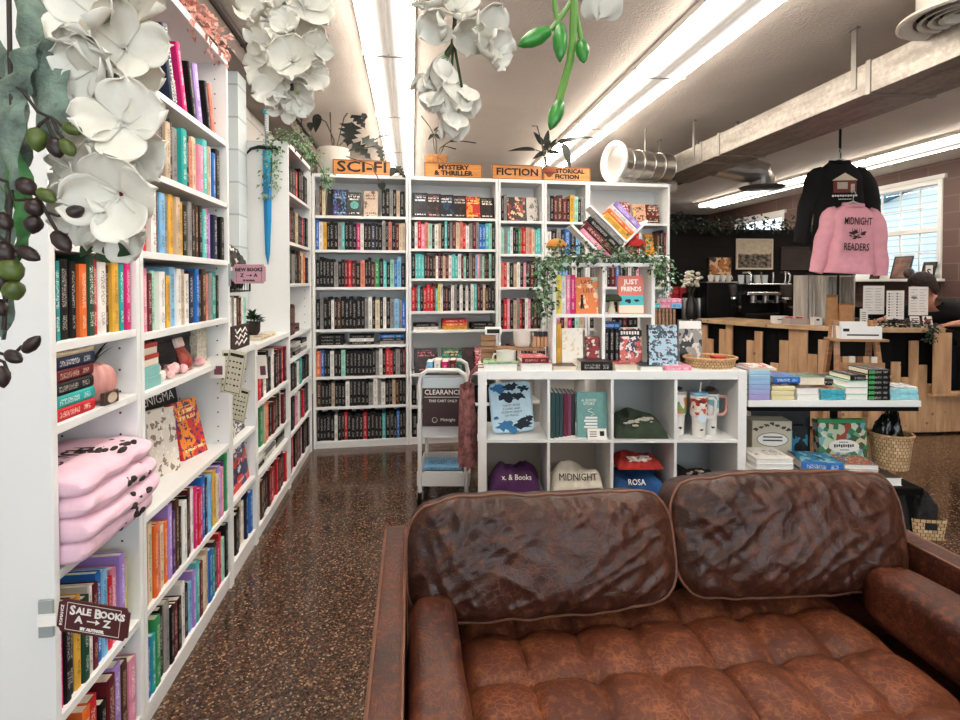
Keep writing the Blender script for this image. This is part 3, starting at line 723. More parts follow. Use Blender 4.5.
# ---------------------------------------------------------------- low cases
row(FL, .03, .38, .09, 'k k k k c w B b b', 'the bottom row of the narrow low bookcase', 20, h=(.19, .235))
faceout(FL @ T((.03, .03, .37)), .34, .225, .02, 'B', art_mat('1a2c55', 'd8352a', 'e6e2dc', 'd8dce4', 12, 2.6, .58), 'wide navy face-out book with red discs in the narrow low bookcase', tilt=8)
faceout(FL @ T((.03, .04, .63)), .16, .21, .03, 'w', art_mat('cfc9ba', 'a89c88', 'e8e4dc', '28201c', 13), 'cream face-out book with dark title on the upper shelf of the narrow low bookcase', tilt=10)
faceout(FL @ T((.215, .05, .63)), .15, .22, .03, 'k', art_mat('17181a', '3a3a3c', 'dadada', 'e6e2dc', 14), 'black face-out book with white title beside the cream one in the narrow low bookcase', tilt=10)
row(FL, .03, .38, .63, 'k w k e k k w k', None, 21, y=(.16, .17), h=(.19, .22), d=(.08, .09))
a0, a1 = .026, .752
row(FL2, a0, a1, .735, 'R r R w k k w k R k r R', 'the top row of the wide low bookcase', 22, h=(.20, .25))
row(FL2, a0, a1, .468, 'e k g i o r k R k n k w R k', 'the second row of the wide low bookcase', 23, h=(.18, .225))
row(FL2, a0, a1, .07, 'G w n k k R r k r R k k r', 'the bottom row of the wide low bookcase', 24, h=(.18, .235))
for i, (x, n, lab) in enumerate(((.05, 2, 'left'), (.30, 2, 'middle'), (.54, 3, 'right'))):
    for k in range(n):
        flat(FL2 @ T((x, .03, .345 + k*.027)), .2, .14, .0265, 'kwek'[(i+k) % 4], '%s flat book of the %s pile on the thin shelf of the wide low bookcase' % (['bottom', 'second', 'top'][k], lab), 'flat books on the thin shelf')
q0, q1 = .026, .774
for z, codes, sd, hh in ((.07, 'k k r k k R k p k k n k', 31, (.2, .235)), (.348, 'b B k k p w k k r e k k', 32, (.19, .235)), (.625, 'k k k k w t m k k k k', 33, (.15, .19)),
        (1.37, 'k k k e k k n k c o k k', 35, (.19, .24)), (1.652, 'k R k k i k k r k k', 36, (.2, .25)), (1.985, 'R k k r k k k', 37, (.18, .26))):
    row(FCN, q0, q1, z, codes, None, sd, h=hh)
row(FCN, q0, .28, 1.012, 'w k R n', None, 34, h=(.2, .25))
for k, x in enumerate((.03, .30, .55)):
    for j in range(3 if k else 2):
        stuff_book(FCN @ T((x+.2, .03, .85 + j*.03)) @ RY(R(-90)), .028, .15, .2, 'kkewkk'[k+j], 3+k)
# ---------------------------------------------------------------- back cases: the far mass of spines
def brow(FC, w_, z, codes, seed, **k): row(FC, .026, w_-.026, z, codes, None, seed, **k)
brow(B1, .78, 1.646, 'b w y k k k e T k k k P w k k B k k e k S k R c i', 40, h=(.215, .25))
brow(B1, .78, 1.338, 'k k k k k e k k R r R k S k k R g k T k m b s k', 41, h=(.2, .25))
brow(B1, .78, .989, 'k e k k w k n k k k k k k e w k c k w k e s e b', 42, h=(.24, .27))
brow(B1, .78, .596, 'o b k k w k k m k k k k k k k k e w k r r k e k R', 43, h=(.2, .235))
brow(B1, .78, .345, 'n k k k i k k k w k k k k k e w e w k k i n k k', 44, h=(.19, .235))
brow(B1, .78, .06, 'k k k k k w k k r k k k k r k k k k T k k k b k k', 45, h=(.2, .24))
for k, x in enumerate((.03, .28, .53)):
    for j in range(3): stuff_book(B1 @ T((x+.21, .03, .855 + j*.027)) @ RY(R(-90)), .026, .15, .2, 'kkkkwkekb'[k*3+j], 5+k)
brow(B2, .768, 1.662, 'k w r p S m k w i k T k e R c S r w e R e b b T m k', 50, h=(.2, .24))
brow(B2, .768, 1.41, 'k T T T k R k n w R k i R w T T w R m k e n s p e m n k m k', 51, h=(.19, .225))
brow(B2, .768, 1.132, 'r R T k r r r R T Y w k R k w e k w k w k w T R k i n k k', 52, h=(.19, .24))
brow(B2, .768, .332, 'k e k k w k R k k e k k k n k', 54, h=(.12, .14))
for k, (x, cs) in enumerate(((.03, 'wkw'), (.28, 'yor'), (.53, 'kkk'))):
    for j, c in enumerate(cs[:2] if k != 1 else cs): stuff_book(B2 @ T((x+.22, .03, .969 + j*.03)) @ RY(R(-90)), .028, .15, .21, c, 9+k)
brow(B2, .768, .06, 'k k n k k R k k e k k k k w k k', 55, h=(.2, .24))
brow(B3, .408, 1.624, 'm e T w k B g r r i S c T T', 60, h=(.21, .24)); brow(B3, .408, 1.336, 'S r w k i w k p k R k m', 61, h=(.2, .235)); brow(B3, .408, .969, 'k r p k i e r k w p k n k', 62, h=(.24, .27))
brow(B3, .408, .6, 'k e R k w k n k i k', 63); brow(B4, .398, 1.911, 'e k R n R k y m k e', 64, h=(.2, .24)); brow(B4, .398, 1.624, 'w k e B b k s k', 65, h=(.2, .23))
brow(B4, .398, 1.336, 'n w c b s k w k e', 66); brow(B4, .398, .969, 'e w p R c P k m i', 67, h=(.2, .235)); brow(B4, .398, .6, 'k k w e R k k i k', 68)
row(B5, .026, .20, 1.624, 'k k B k', None, 69); row(B5, .46, .52, 1.624, 'r w', None, 70); row(B5, .66, .75, 1.624, 'n k R', None, 71)
brow(B5, .78, 1.336, 'k e k w k R b k k w k p k k k e k i k', 72); brow(B5, .78, .969, 'k w k e k k R k k w e k n k i', 73); brow(B5, .78, .6, 'k k e n k w R k k i k k', 74)
row(B1, .03, .10, 1.927, 'e n c', None, 75, h=(.2, .25)); row(B1, .56, .75, 1.927, 'k k e k i k', None, 76, h=(.2, .24)); row(B3, .03, .08, 1.911, 'k e', None, 77)

# face-out books on the back cases
def fo(FC, x, z, wd, ht, code, art, label, y=.05, tilt=12, t=.03, group='face-out books on the back bookcases', rz=0):
    return faceout(FC @ T((x, y, z)) @ RZ(R(rz)), wd, ht, t, code, art, label, group, tilt)
fo(B1, .11, 1.927, .12, .24, 'k', art_mat('0c0b0c', '1a1518', '2a1c26', None, 20), 'all black face-out book at the left of the sci-fi top shelf', y=.08)
fo(B1, .155, 1.927, .13, .235, 'V', art_mat('141018', '3c2a66', '3f7da2', 'a6bcd8', 21, 4, .5), 'purple and blue face-out book on the sci-fi top shelf', y=.05)
a = fo(B1, .27, 1.927, .125, .215, 'k', art_mat('0d0e0f', '101112', '131415', 'e2e0da', 22), 'black face-out book with a teal disc on the sci-fi top shelf', y=.04, rz=3)
b = NB(); lathe(b, [(0, 0), (.026, .0008), (.034, .0004)], 24, 0, T((.0305, .066, .10)) @ RY(R(90))); mk('disc_picture', b, mat('teal_disc_print', '4a9c90', .5, var=.4, vscale=60), a, label='round teal picture on the cover')
fo(B1, .41, 1.927, .115, .225, 'c', art_mat('cdb5a0', '6b4c44', 'ddc9b6', '5a2e26', 23, 3.2, .58), 'cream face-out book with a dark figure on the sci-fi top shelf', y=.03, rz=-4)
for i, (x, code, art, lab) in enumerate(((.04, 'k', art_mat('121217', '1c1c26', '2a2a36', 'dcdce6', 24), 'black face-out book with large pale letters, leftmost under the mystery sign'), (.155, 'k', art_mat('16110f', '5a2228', '211a1a', 'd8d0c8', 25), 'black face-out book second from the left under the mystery sign'),
        (.265, 'B', art_mat('101822', '1e3a52', '0c1016', 'e0dcd4', 26), 'dark blue face-out book third from the left under the mystery sign'), (.38, 'k', art_mat('120d0c', '3a1612', '1c1414', 'c8bcb0', 27), 'near-black face-out book in the middle under the mystery sign'),
        (.495, 'r', art_mat('b8261c', 'e08a2c', '5a120e', 'f2d48a', 28), 'red and orange face-out book under the mystery sign'), (.62, 'k', art_mat('15110f', '2a1f1a', '0e0b0a', 'efe2cc', 29), 'black face-out book with cream title at the right under the mystery sign'))):
    fo(B2, x, 1.926, .125 if i < 5 else .13, .225 - .006*i, code, art, lab, y=.04 + .004*(i % 2), t=.035)
for i, (x, wd, code, art, lab) in enumerate(((.05, .2, 'k', art_mat('140f10', '3a1c22', '1c1618', 'd8707c', 30), 'black face-out book with a pink script title below the mystery shelves'), (.285, .175, 'G', art_mat('1c6b58', '2f9a7c', '3a2018', 'efc890', 31), 'green face-out book with an orange title below the mystery shelves'),
        (.455, .12, 'n', art_mat('241414', '4a2020', '161010', None, 32), 'dark brown face-out book right of the green one below the mystery shelves'), (.56, .16, 'r', art_mat('b01f2a', 'd86a80', 'e8c8cc', 'f6e8ea', 33, 5), 'red face-out book with a pink emblem below the mystery shelves'))):
    fo(B2, x, .599, wd, .215, code, art, lab, y=.05, t=.03)
fo(B3, .09, 1.911, .165, .225, 'R', art_mat('241618', '8f2a1e', 'e0b48a', None, 34, 2.3, .52), 'dark face-out book showing a red-haired figure on the fiction top shelf', y=.05)
fo(B3, .265, 1.911, .11, .225, 'e', art_mat('b8b2a8', '6a625a', 'ccc6bc', None, 35, 3, .58), 'pale grey face-out book at the right of the fiction top shelf', y=.06)
for i, (x, code, art, lab) in enumerate(((.31, 'r', art_mat('8c1a22', 'd8b0a8', 'b03a38', 'f2e2da', 36, 6), 'dark red patterned face-out book on the top shelf of the right end bookcase'), (.46, 'c', art_mat('dca98c', 'e6c06a', '3a2a22', '5a2e26', 37), 'peach face-out book in the middle of the right end top shelf'), (.59, 'R', art_mat('5e1c18', '2e2422', 'c8a890', 'e8d4c0', 38), 'brown and red face-out book at the right of the right end top shelf'))):
    fo(B5, x, 1.911, .125, .205 - .018*(i > 0), code, art, lab, y=.06)
fo(B5, .20, 1.624, .15, .205, 'k', art_mat('121114', '1c1a20', '26222c', 'e6e2e0', 39), 'black face-out book with white title behind the red mushroom', y=.06)
fo(B5, .58, 1.624, .14, .2, 'y', art_mat('d98a1e', 'e8b040', '2f6a6a', '6a2a12', 40, 4), 'orange face-out book on the shelf below the right end top shelf', y=.05)
fo(B4, .02, 1.624, .17, .17, 'w', art_mat('d8d2c8', '8a8278', 'e8e4dc', None, 41, 8, .5), 'white patterned face-out book behind the yellow mushroom', y=.02)
if STUFF.verts:
    bmesh.ops.recalc_face_normals(STUFF, faces=STUFF.faces[:])
    me = bpy.data.meshes.new('books'); STUFF.to_mesh(me); STUFF.free()
    for k in SKEYS: me.materials.append(spine_mat(k))
    o = bpy.data.objects.new('books', me); COL.objects.link(o)
    props(o, 'rows of mostly black book spines packing the far white bookcases', 'books', None, 'stuff')
# ================================================================ THE LEATHER SOFA
def leather(name, dark, mid, light, sc=1.0, rough=.42, crease=.5):
    g = G(name); o = g.obj(); n1 = g.noise(o, 5*sc, 4, .6); n2 = g.noise(o, 34*sc, 4, .7)
    v = g.n('TexVoronoi', feature='DISTANCE_TO_EDGE'); wp = g.mix(.06, o, g.n('TexNoise', i_Scale=9.0).outputs[1]); g.set(v.inputs['Vector'], wp); v.inputs['Scale'].default_value = 46*sc
    cr = g.ramp(v.outputs['Distance'], [(0, (1,)*3), (.09, (0,)*3)])
    wear = g.math('MULTIPLY', g.math('MULTIPLY', cr, crease), g.ramp(n1, [(.42, (0,)*3), (.62, (1,)*3)]))
    c = g.ramp(n1, [(.28, rgb(dark)), (.66, rgb(mid))]); c = g.mix(g.ramp(n2, [(.50, (0,)*3), (.78, (.75,)*3)]), c, rgb(light)); c = g.mix(wear, c, rgb(light))
    g.col(c); g.rough(g.ramp(n2, [(.3, (rough-.06,)*3), (.7, (rough+.14,)*3)])); g.p.inputs['Specular IOR Level'].default_value = .33
    g.bump(g.math('ADD', g.math('MULTIPLY', cr, -.35), n2), .28, .004); return g.m
LEA = leather('worn_brown_leather', '2c120b', '4a2315', '83482e')
LEAS = leather('worn_tan_brown_leather', '3e1b0f', '5f2e1a', '965a36', 1.0, .52)
LEAP = leather('soft_dark_brown_leather', '220f0a', '3c1f15', '6a402b', .8, .36, .35)
PIPE = mat('leather_piping', '6a4230', .5, var=.2, vscale=30)
SX0, SX1, SYF, SYB = -.09, 1.575, .62, 1.80
sofa = thing('sofa', 'worn brown leather two-seat sofa with tufted seat and low arms in the foreground', 'sofa', (SX0, SYF, 0))
SWD, SDP = SX1-SX0, SYB-SYF
def rbox(b, x0, x1, y0, y1, z0, z1, r=.02, m=0):
    n = 4; poly = []
    for cx, cz, a0 in ((x1-r, z0+r, -90), (x1-r, z1-r, 0), (x0+r, z1-r, 90), (x0+r, z0+r, 180)):
        for k in range(n+1): a = R(a0 + 90*k/n); poly.append((cx + r*math.cos(a), cz + r*math.sin(a)))
    prism(b, poly, y0, y1, m)
AH = .585
for x0, x1 in ((0, .072), (SWD-.072, SWD)):
    b = NB(); rbox(b, x0, x1, 0, SDP-.02, .10, AH, .012); a = mk('arm_panel', b, LEA, sofa, smooth=True)
    b = NB()
    for xx in (x0+.004, x1-.004): tube(b, [(xx, .01, .12), (xx, .006, AH-.02), (xx, .02, AH-.002), (xx, SDP-.04, AH-.002), (xx, SDP-.022, AH-.02), (xx, SDP-.022, .12)], .0045, 6)
    mk('arm_piping', b, PIPE, a, smooth=True)
b = NB(); rbox(b, .074, SWD-.074, SDP-.11, SDP-.001, .10, AH, .014); bk = mk('back_panel', b, LEA, sofa, smooth=True)
b = NB(); tube(b, [(.08, SDP-.107, AH-.002), (SWD-.08, SDP-.107, AH-.002)], .0045, 6); mk('back_piping', b, PIPE, bk, smooth=True)
b = NB(); rbox(b, .074, SWD-.074, .03, SDP-.112, .10, .30, .015); mk('seat_frame', b, LEA, sofa, smooth=True)
# bolsters lying along the arms
for xc, r, zc in ((.142, .064, .485), (SWD-.185, .078, .465)):
    def bol(u, v, xc=xc, r=r, zc=zc):
        y = .05 + v*(SDP-.375); e = 1-.55*abs(2*v-1)**14; a = 2*PI*u
        n = noise.noise(Vector((xc*9 + math.cos(a)*1.4, y*7, math.sin(a)*1.4)))*.0055
        sq = 1.06 - .10*math.cos(4*a)
        return Vector((xc + (r*sq+n)*e*math.cos(a), y, max(.335, zc + (r*1.12*sq+n)*e*math.sin(a))))
    b = NB(); vs = grid(b, bol, 36, 60, wrap=True)
    for j, fl in ((0, 1), (60, 0)): face(b, [r_[j] for r_ in (vs if fl else vs[::-1])])
    mk('arm_bolster', b, LEA, sofa, smooth=True, angle=60)
# tufted seat cushion, a grid of buttoned pillows
bx, by, TX, TY = .125-SX0, 1.492-SYF, .1655, .1895
sx0, sx1, sy0, sy1 = .208, SWD-.262, .04, SDP-.19
def seat_z(x, y):
    fx = (x-bx)/TX; fy = (y-by)/TY
    px = abs(math.sin(PI*fx)); py = abs(math.sin(PI*fy))
    puff = .021*(px**.5)*(py**.5) + .006*min(px, py)**.3
    dx, dy = (fx-round(fx))*TX, (fy-round(fy))*TY; d2 = dx*dx + dy*dy
    dip = .015*math.exp(-d2/.0009)
    edge = min(1, min(x-sx0, sx1-x, y-sy0, sy1-y+.05)/.05); edge = max(0, edge)
    wr = noise.noise(Vector((x*26, y*13, 2)))*.0028 + noise.noise(Vector((x*9, y*7, 7)))*.005
    return .385 + (puff - dip + wr)*(.35+.65*edge**.5) - .03*(1-edge)**2
b = NB(); NX, NY = 200, 150
vs = grid(b, lambda u, v: Vector((sx0+(sx1-sx0)*u, sy0+(sy1-sy0)*v, seat_z(sx0+(sx1-sx0)*u, sy0+(sy1-sy0)*v))), NX, NY)
rim = [r_[0] for r_ in vs] + vs[-1][1:] + [r_[-1] for r_ in vs[::-1][1:]] + vs[0][::-1][1:-1]
low = [b.verts.new((v.co.x, v.co.y, .302)) for v in rim]
for k in range(len(rim)): face(b, (rim[k], low[k], low[(k+1) % len(rim)], rim[(k+1) % len(rim)]))
face(b, low)
seat = mk('seat_cushion', b, LEAS, sofa, smooth=True, angle=75)
b = NB(); SEAM = mat('seat_seam_leather', '84563e', .55, var=.3, vscale=40)
for i in range(-1, 9):
    x = bx + i*TX
    if sx0+.01 < x < sx1-.01: tube(b, [(x, sy0+.01+(sy1-sy0-.02)*k/90, seat_z(x, sy0+.01+(sy1-sy0-.02)*k/90)+.0004) for k in range(91)], .0019, 4)
for j in range(-6, 2):
    y = by + j*TY
    if sy0+.01 < y < sy1-.01: tube(b, [(sx0+.01+(sx1-sx0-.02)*k/120, y, seat_z(sx0+.01+(sx1-sx0-.02)*k/120, y)+.0004) for k in range(121)], .0024, 4)
mk('seat_seam', b, SEAM, seat, smooth=True)
for i in range(-1, 9):
    for j in range(-6, 2):
        x, y = bx + i*TX, by + j*TY
        if sx0+.02 < x < sx1-.02 and sy0+.02 < y < sy1-.02:
            b = NB(); ball(b, (x, y, seat_z(x, y)+.002), .009, .009, .004, seg=8); mk('seat_button', b, LEA, seat, smooth=True)
for x in (.06, SWD-.06):
    for y in (.08, SDP-.08):
        b = NB(); cyl(b, (x, y, 0), (x, y, .10), .016, .022, 14); mk('leg', b, mat('dark_walnut_leg', '2a1a12', .4), sofa, smooth=True)
# the two big back cushions
def pillow(name, x0, x1, yb, zb, H, D, lean, seed, tilt=0):
    """boxed cushion: bulging front and back panels, a narrow gusset between them, piping round the front edge"""
    W = x1-x0; GU = .055
    def edge_pt(u, v):
        return Vector((u*math.sqrt(1-.24*v**4)*W/2, 0, v*math.sqrt(1-.22*u**4)*H/2))
    def wrinkle(X, Z):
        e = max(abs(X), abs(Z))
        a = 1-abs(noise.noise(Vector((X*2.6 + Z*1.3 + seed, Z*1.0 - X*.5, seed*2.3))))*2.3
        b_ = 1-abs(noise.noise(Vector((X*4.4 - Z*2.9 + seed*2, Z*1.2 + X*.9, seed + 9))))*2.8
        c = 1-abs(noise.noise(Vector((X*8.5 + Z*1.5, Z*2.6 - X*1.2, seed + 4))))*2.8
        return (.011*a + .009*max(-.5, b_)*(.5+.6*e) + .006*max(-.6, c)*(.3+.9*e*e))*(.45+.75*e**2)
    def front(s, t_):
        u, v = 2*s-1, 2*t_-1; p = edge_pt(u, v)
        bulge = ((1-abs(u)**3.2)*(1-abs(v)**2.6))**.62
        p.y = -GU - (D/2-GU)*bulge - wrinkle(u, v)*min(1, 3.2*(1-max(abs(u), abs(v))))**.7
        p.z += .006*noise.noise(Vector((u*5, seed, v*3))) - .012*(1-v)*.5*(1-u*u)*0
        p.z += .010*noise.noise(Vector((u*2.2, seed+5, 0)))*(1 if v > 0 else .3)
        return p
    def backp(s, t_):
        u, v = 1-2*s, 2*t_-1; p = edge_pt(u, v); p.y = GU + (D/2-GU)*((1-abs(u)**3)*(1-abs(v)**3))**.6
        p.z += .006*noise.noise(Vector((u*5, seed, v*3))) + .010*noise.noise(Vector((u*2.2, seed+5, 0)))*(1 if v > 0 else .3); return p
    b = NB(); NU, NV = 150, 70
    f = grid(b, front, NU, NV); r_ = grid(b, backp, NU, NV)
    loopf = [f[k][0] for k in range(NU+1)] + [f[NU][k] for k in range(1, NV+1)] + [f[k][NV] for k in range(NU-1, -1, -1)] + [f[0][k] for k in range(NV-1, 0, -1)]
    loopb = [r_[NU-k][0] for k in range(NU+1)] + [r_[0][k] for k in range(1, NV+1)] + [r_[NU-k][NV] for k in range(NU-1, -1, -1)] + [r_[NU][k] for k in range(NV-1, 0, -1)]
    n = len(loopf); pip = [v.co.copy() for v in loopf]
    for k in range(n): face(b, (loopf[k], loopb[k], loopb[(k+1) % n], loopf[(k+1) % n]))
    o = mk(name, b, LEAP, sofa, M=T((x0+W/2, yb, zb+H/2)) @ RZ(tilt) @ RX(-lean), smooth=True, angle=60)
    b = NB(); tube(b, [p*1.004 + Vector((0, -.001, 0)) for p in pip] + [pip[0]*1.004 + Vector((0, -.001, 0))], .0042, 6, caps=False); mk('cushion_piping', b, PIPE, o, smooth=True)
    return o
pillow('back_cushion', .072, .858, SDP-.235, .425, .325, .225, R(16), 1.3, R(1.5))
pillow('back_cushion', .864, 1.612, SDP-.225, .425, .350, .235, R(15), 5.1, R(-2))
# ================================================================ THE CUBE SHELF ISLAND
RI = RZ(-YAW)                                          # the island faces the viewer square on
D0 = 3.0
KO = at(478, 372, D0); KO.z = 0
KI = T(KO) @ RI                                        # local frame: x along the front, y into the room, z up
def ku(px, v=0): return (px-480)/F_PX*(D0+v) - (478-480)/F_PX*D0
def IP(px, v, z): return KI @ T((ku(px, v), v, z))
KW, KTOP = 1.478, .885
def cubes(label, M, nx, nz, cell_w, cell_h, d, z0, outer, inner, feet=True, back=False):
    t = thing('cube_shelf', label, 'shelf unit', M)
    W_ = nx*cell_w + (nx-1)*inner + 2*outer; H_ = nz*cell_h + (nz-1)*inner + 2*outer
    for x in (0, W_-outer): b = NB(); box(b, x, x+outer, 0, d, z0, z0+H_); mk('side_panel', b, WHITE, t, bevel=.002)
    for z, nme in ((z0, 'bottom_panel'), (z0+H_-outer, 'top_panel')): b = NB(); box(b, outer+.0005, W_-outer-.0005, .0005, d, z, z+outer-.0005); mk(nme, b, WHITE, t, bevel=.002)
    for k in range(1, nx):
        x = outer + k*cell_w + (k-1)*inner; b = NB(); box(b, x, x+inner, .002, d-.002, z0+outer, z0+H_-outer); mk('divider', b, WHITE, t, bevel=.001)
    for k in range(1, nz):
        z = z0+outer + k*cell_h + (k-1)*inner; b = NB()
        for q in range(nx): x = outer + q*(cell_w+inner); box(b, x+.0004, x+cell_w-.0004, .002, d-.002, z, z+inner)
        mk('shelf', b, WHITE, t)
    if feet:
        for x in (.05, W_/2, W_-.05):
            for y in (.06, d-.06): b = NB(); cyl(b, (x, y, 0), (x, y, z0), .02, .024, 14); mk('foot', b, BLACKM, t, smooth=True)
    return t
KI_T = cubes('long white cube shelf unit of two rows behind the brown sofa', KI, 4, 2, .334, .334, .39, .110, .048, .0165)
Z1, Z0 = .110+.048+.334+.0165, .158                      # floors of the upper and lower cells
def cellx(k): return .048 + k*(.334+.0165)
for q in (2, 3):
    b = NB(); box(b, cellx(q)+.001, cellx(q)+.333, .372, .378, Z1+.0005, Z1+.3335); props(mk('cube_backing', b, mat('grey_backing_board', 'a3a6a4', .7), KI_T), 'grey backing board')
    b = NB(); box(b, cellx(q)+.001, cellx(q)+.333, .372, .378, Z0+.0005, Z0+.3335); props(mk('cube_backing', b, mat('grey_backing_board', 'a3a6a4', .7), KI_T), 'grey backing board')
for q, e in ((0, .17), (1, .075)):
    b = NB(); box(b, cellx(q)+.001, cellx(q)+.333, .372, .378, Z0+.0005, Z0+.262); box(b, cellx(q)+e, cellx(q)+.333, .372, .378, Z0+.2625, Z0+.3335); mk('cube_backing', b, mat('cream_backing_board', 'b5a99a', .7), KI_T)
# ---- upper cells
# light blue dragon board leaning in the first cell
t = thing('blanket_box', 'light blue padded slab printed with dark dragons leaning in the first cube', 'cushion', KI @ T((cellx(0)+.035, .10, Z1)) @ RX(R(-14)) @ RY(R(-5)))
b = NB(); rbox(b, 0, .245, 0, .05, .004, .29, .03); mk('slab', b, mat('pale_blue_print_fabric', 'bcd8e6', .8, var=.08), t, smooth=True, bevel=.012)
rr = random.Random(2); DRG = mat('dragon_print', '1a2534', .8); DRB = mat('dragon_blue_print', '2f6f9e', .8)
def blot(b, cx, cz, s, seed, y=-.001, m=0, n=18, jag=.5):
    r = random.Random(seed); c = b.verts.new((cx, y, cz)); ring = [b.verts.new((cx + s*math.cos(2*PI*k/n)*(1-jag+2*jag*r.random()), y, cz + .62*s*math.sin(2*PI*k/n)*(1-jag+2*jag*r.random()))) for k in range(n)]
    for k in range(n): face(b, (c, ring[k], ring[(k+1) % n]), m)
b = NB()
for k, (x, z, s, m) in enumerate(((.06, .255, .05, 1), (.13, .26, .05, 0), (.2, .245, .035, 0), (.10, .205, .055, 0), (.17, .205, .045, 0), (.07, .045, .055, 1), (.18, .045, .055, 0), (.215, .075, .035, 0), (.12, .02, .04, 1), (.03, .09, .02, 1))):
    b = NB(); blot(b, x, z, s*.8, k, m=m, y=-.001-.0002*k); mk('dragon_print', b, [DRG, DRB], t)
for i, s in enumerate(('ONCE UPON', 'A DARK AND', 'STORMY NIGHT', 'OF MAGIC')): lettering(s, .017, INK, t, T((.122, -.0015, .155 - i*.019)) @ STAND, 'print_words', label='small dark lettering on the blue slab')
# journals in the second cell
for i, (c, lab) in enumerate(((mat('dark_teal_cloth', '28484c', .8), 'dark teal journal leftmost in the second cube'), (mat('dark_teal_cloth', '28484c', .8), 'second dark teal journal from the left in the second cube'),
        (mat('dark_teal_cloth', '28484c', .8), 'third dark teal journal beside the maroon one'), (mat('maroon_cloth', '6b2038', .8), 'maroon journal standing in the second cube'), (mat('plum_cloth', '7d4560', .8), 'plum journal standing right of the maroon one'),
        (mat('charcoal_cloth', '2c3236', .8), 'charcoal journal standing behind the teal face-out journal'))):
    book(KI @ T((cellx(1)+.006+i*.025, .03+.012*i, Z1)), .0235, .15, .255 - .004*i, c, lab, 'journals in the second cube', white=True, name='journal')
TJ = mat('teal_linen_cover', '6fa09c', .8, var=.1, vscale=60)
t = faceout(KI @ T((cellx(1)+.158, .05, Z1)), .17, .25, .022, TJ, TJ, 'teal face-out journal with white drawing in the second cube', tilt=7, name='journal')
for s, z in (('A GOOD', .205), ('STORY', .185)): lettering(s, .021, WHITEP, t, T((.0225, .07, z)) @ RZ(R(90)) @ STAND, 'cover_words')
b = NB()
for k in range(4): box(b, .0222, .0228, .04+.008*(k % 2), .115, .052+k*.017, .063+k*.017)
tube(b, [(.0226, .08+.02*math.sin(q*1.3), .12+q*.008) for q in range(6)], .0014, 5); mk('cover_drawing', b, WHITEP, t)
t = thing('price_card', 'small white folded card standing before the teal journal', 'card', KI @ T((cellx(1)+.21, .012, Z1)) @ RX(R(-14)))
b = NB(); box(b, 0, .105, 0, .003, 0, .058); mk('card', b, WHITEP, t)
b = NB(); box(b, .068, .092, -.0008, .0002, .018, .044)
for k in range(3): box(b, .012, .05, -.0008, .0002, .014+.012*k, .018+.012*k)
mk('printed_marks', b, INK, t)
# folded shirts
def pile(M, w_, d_, h_, m, label, seed, print_m=None, words=None, group=None, wr=.02, collar=False):
    """a loosely folded garment lying in a cube: soft heap with folds"""
    t = thing('folded_shirt', label, 'shirt', M, group); b = NB()
    def hz(u, v):
        e = (1-abs(2*u-1)**3.2)*(1-abs(2*v-1)**3.0)
        f = 1-abs(noise.noise(Vector((u*5+seed, v*3.2, seed*1.7))))*1.7; g_ = noise.noise(Vector((u*2.2, v*2+seed, seed)))
        return max(0, e)**.45*(h_*(.72+.38*g_) + wr*f)
    vs = grid(b, lambda u, v: Vector((u*w_, v*d_, .003 + hz(u, v))), 44, 34)
    mk('cloth', b, m, t, smooth=True, angle=80)
    if print_m:
        b = NB(); r = random.Random(seed)
        n = 26
        for k in range(n):
            u = .5 + r.uniform(-.26, .26); v = .16 + r.uniform(-.08, .12); s = r.uniform(.008, .022)
            c = Vector((u*w_, v*d_, .006 + hz(u, v))); ball(b, c, s, s*.6, s*.35, seg=6)
        mk('print', b, print_m, t, smooth=True)
    if collar:
        b = NB(); tube(b, [(w_*(.5+.16*math.cos(a)), d_*(.72+.14*math.sin(a)), .008+hz(.5+.16*math.cos(a), .72+.14*math.sin(a))) for a in [2*PI*k/24 for k in range(25)]], .007, 6)
        mk('collar', b, m, t, smooth=True)
    if words:
        for (s, size, u, v, col, sx) in words: lettering(s, size, col, t, T((u*w_, v*d_-.012, .016+hz(u, v))) @ RX(R(62)), 'print_words', sx=sx, depth=.002)
    return t
GRN = mat('dark_olive_jersey', '2c3a2c', .9, var=.3, vscale=14); WPR = mat('pale_print', 'b9b3a4', .9, var=.2, vscale=70)
pile(KI @ T((cellx(2)+.012, .015, Z1)), .30, .30, .125, GRN, 'dark green folded shirt with a pale print in the third cube', 3, WPR)
pile(KI @ T((cellx(0)+.012, .015, Z0)), .30, .30, .19, mat('purple_jersey', '4b2352', .9, var=.25, vscale=14), 'purple folded shirt with white lettering in the lower left cube', 4, None, [('x. & Books', .042, .52, .12, WHITEP, .9)])
pile(KI @ T((cellx(1)+.012, .015, Z0)), .30, .30, .20, mat('cream_jersey', 'd8d2c4', .9, var=.08, vscale=14), 'cream folded shirt with black lettering in the lower cube', 5, None, [('MIDNIGHT', .055, .5, .14, INK, .8)])
pile(KI @ T((cellx(2)+.012, .015, Z0)), .30, .30, .17, mat('blue_jersey', '1f4f86', .9, var=.3, vscale=14), 'blue folded shirt with white lettering under the red one', 6, None, [('ROSA', .045, .42, .10, WHITEP, .85)])
pile(KI @ T((cellx(2)+.04, .05, Z0+.165)), .26, .22, .065, mat('red_print_jersey', 'b3322c', .9, var=.35, vscale=30), 'red folded shirt with a white patch on top of the blue one', 7, mat('white_patch', 'ddd6cc', .9), wr=.012, collar=False)
pile(KI @ T((cellx(3)+.012, .015, Z0)), .30, .30, .15, mat('black_maroon_jersey', '1c1416', .9, var=.4, vscale=12), 'black folded shirt with cream and maroon stripes in the lower right cube', 8, mat('cream_stripe_print', 'b8a49a', .9, var=.3), collar=False)
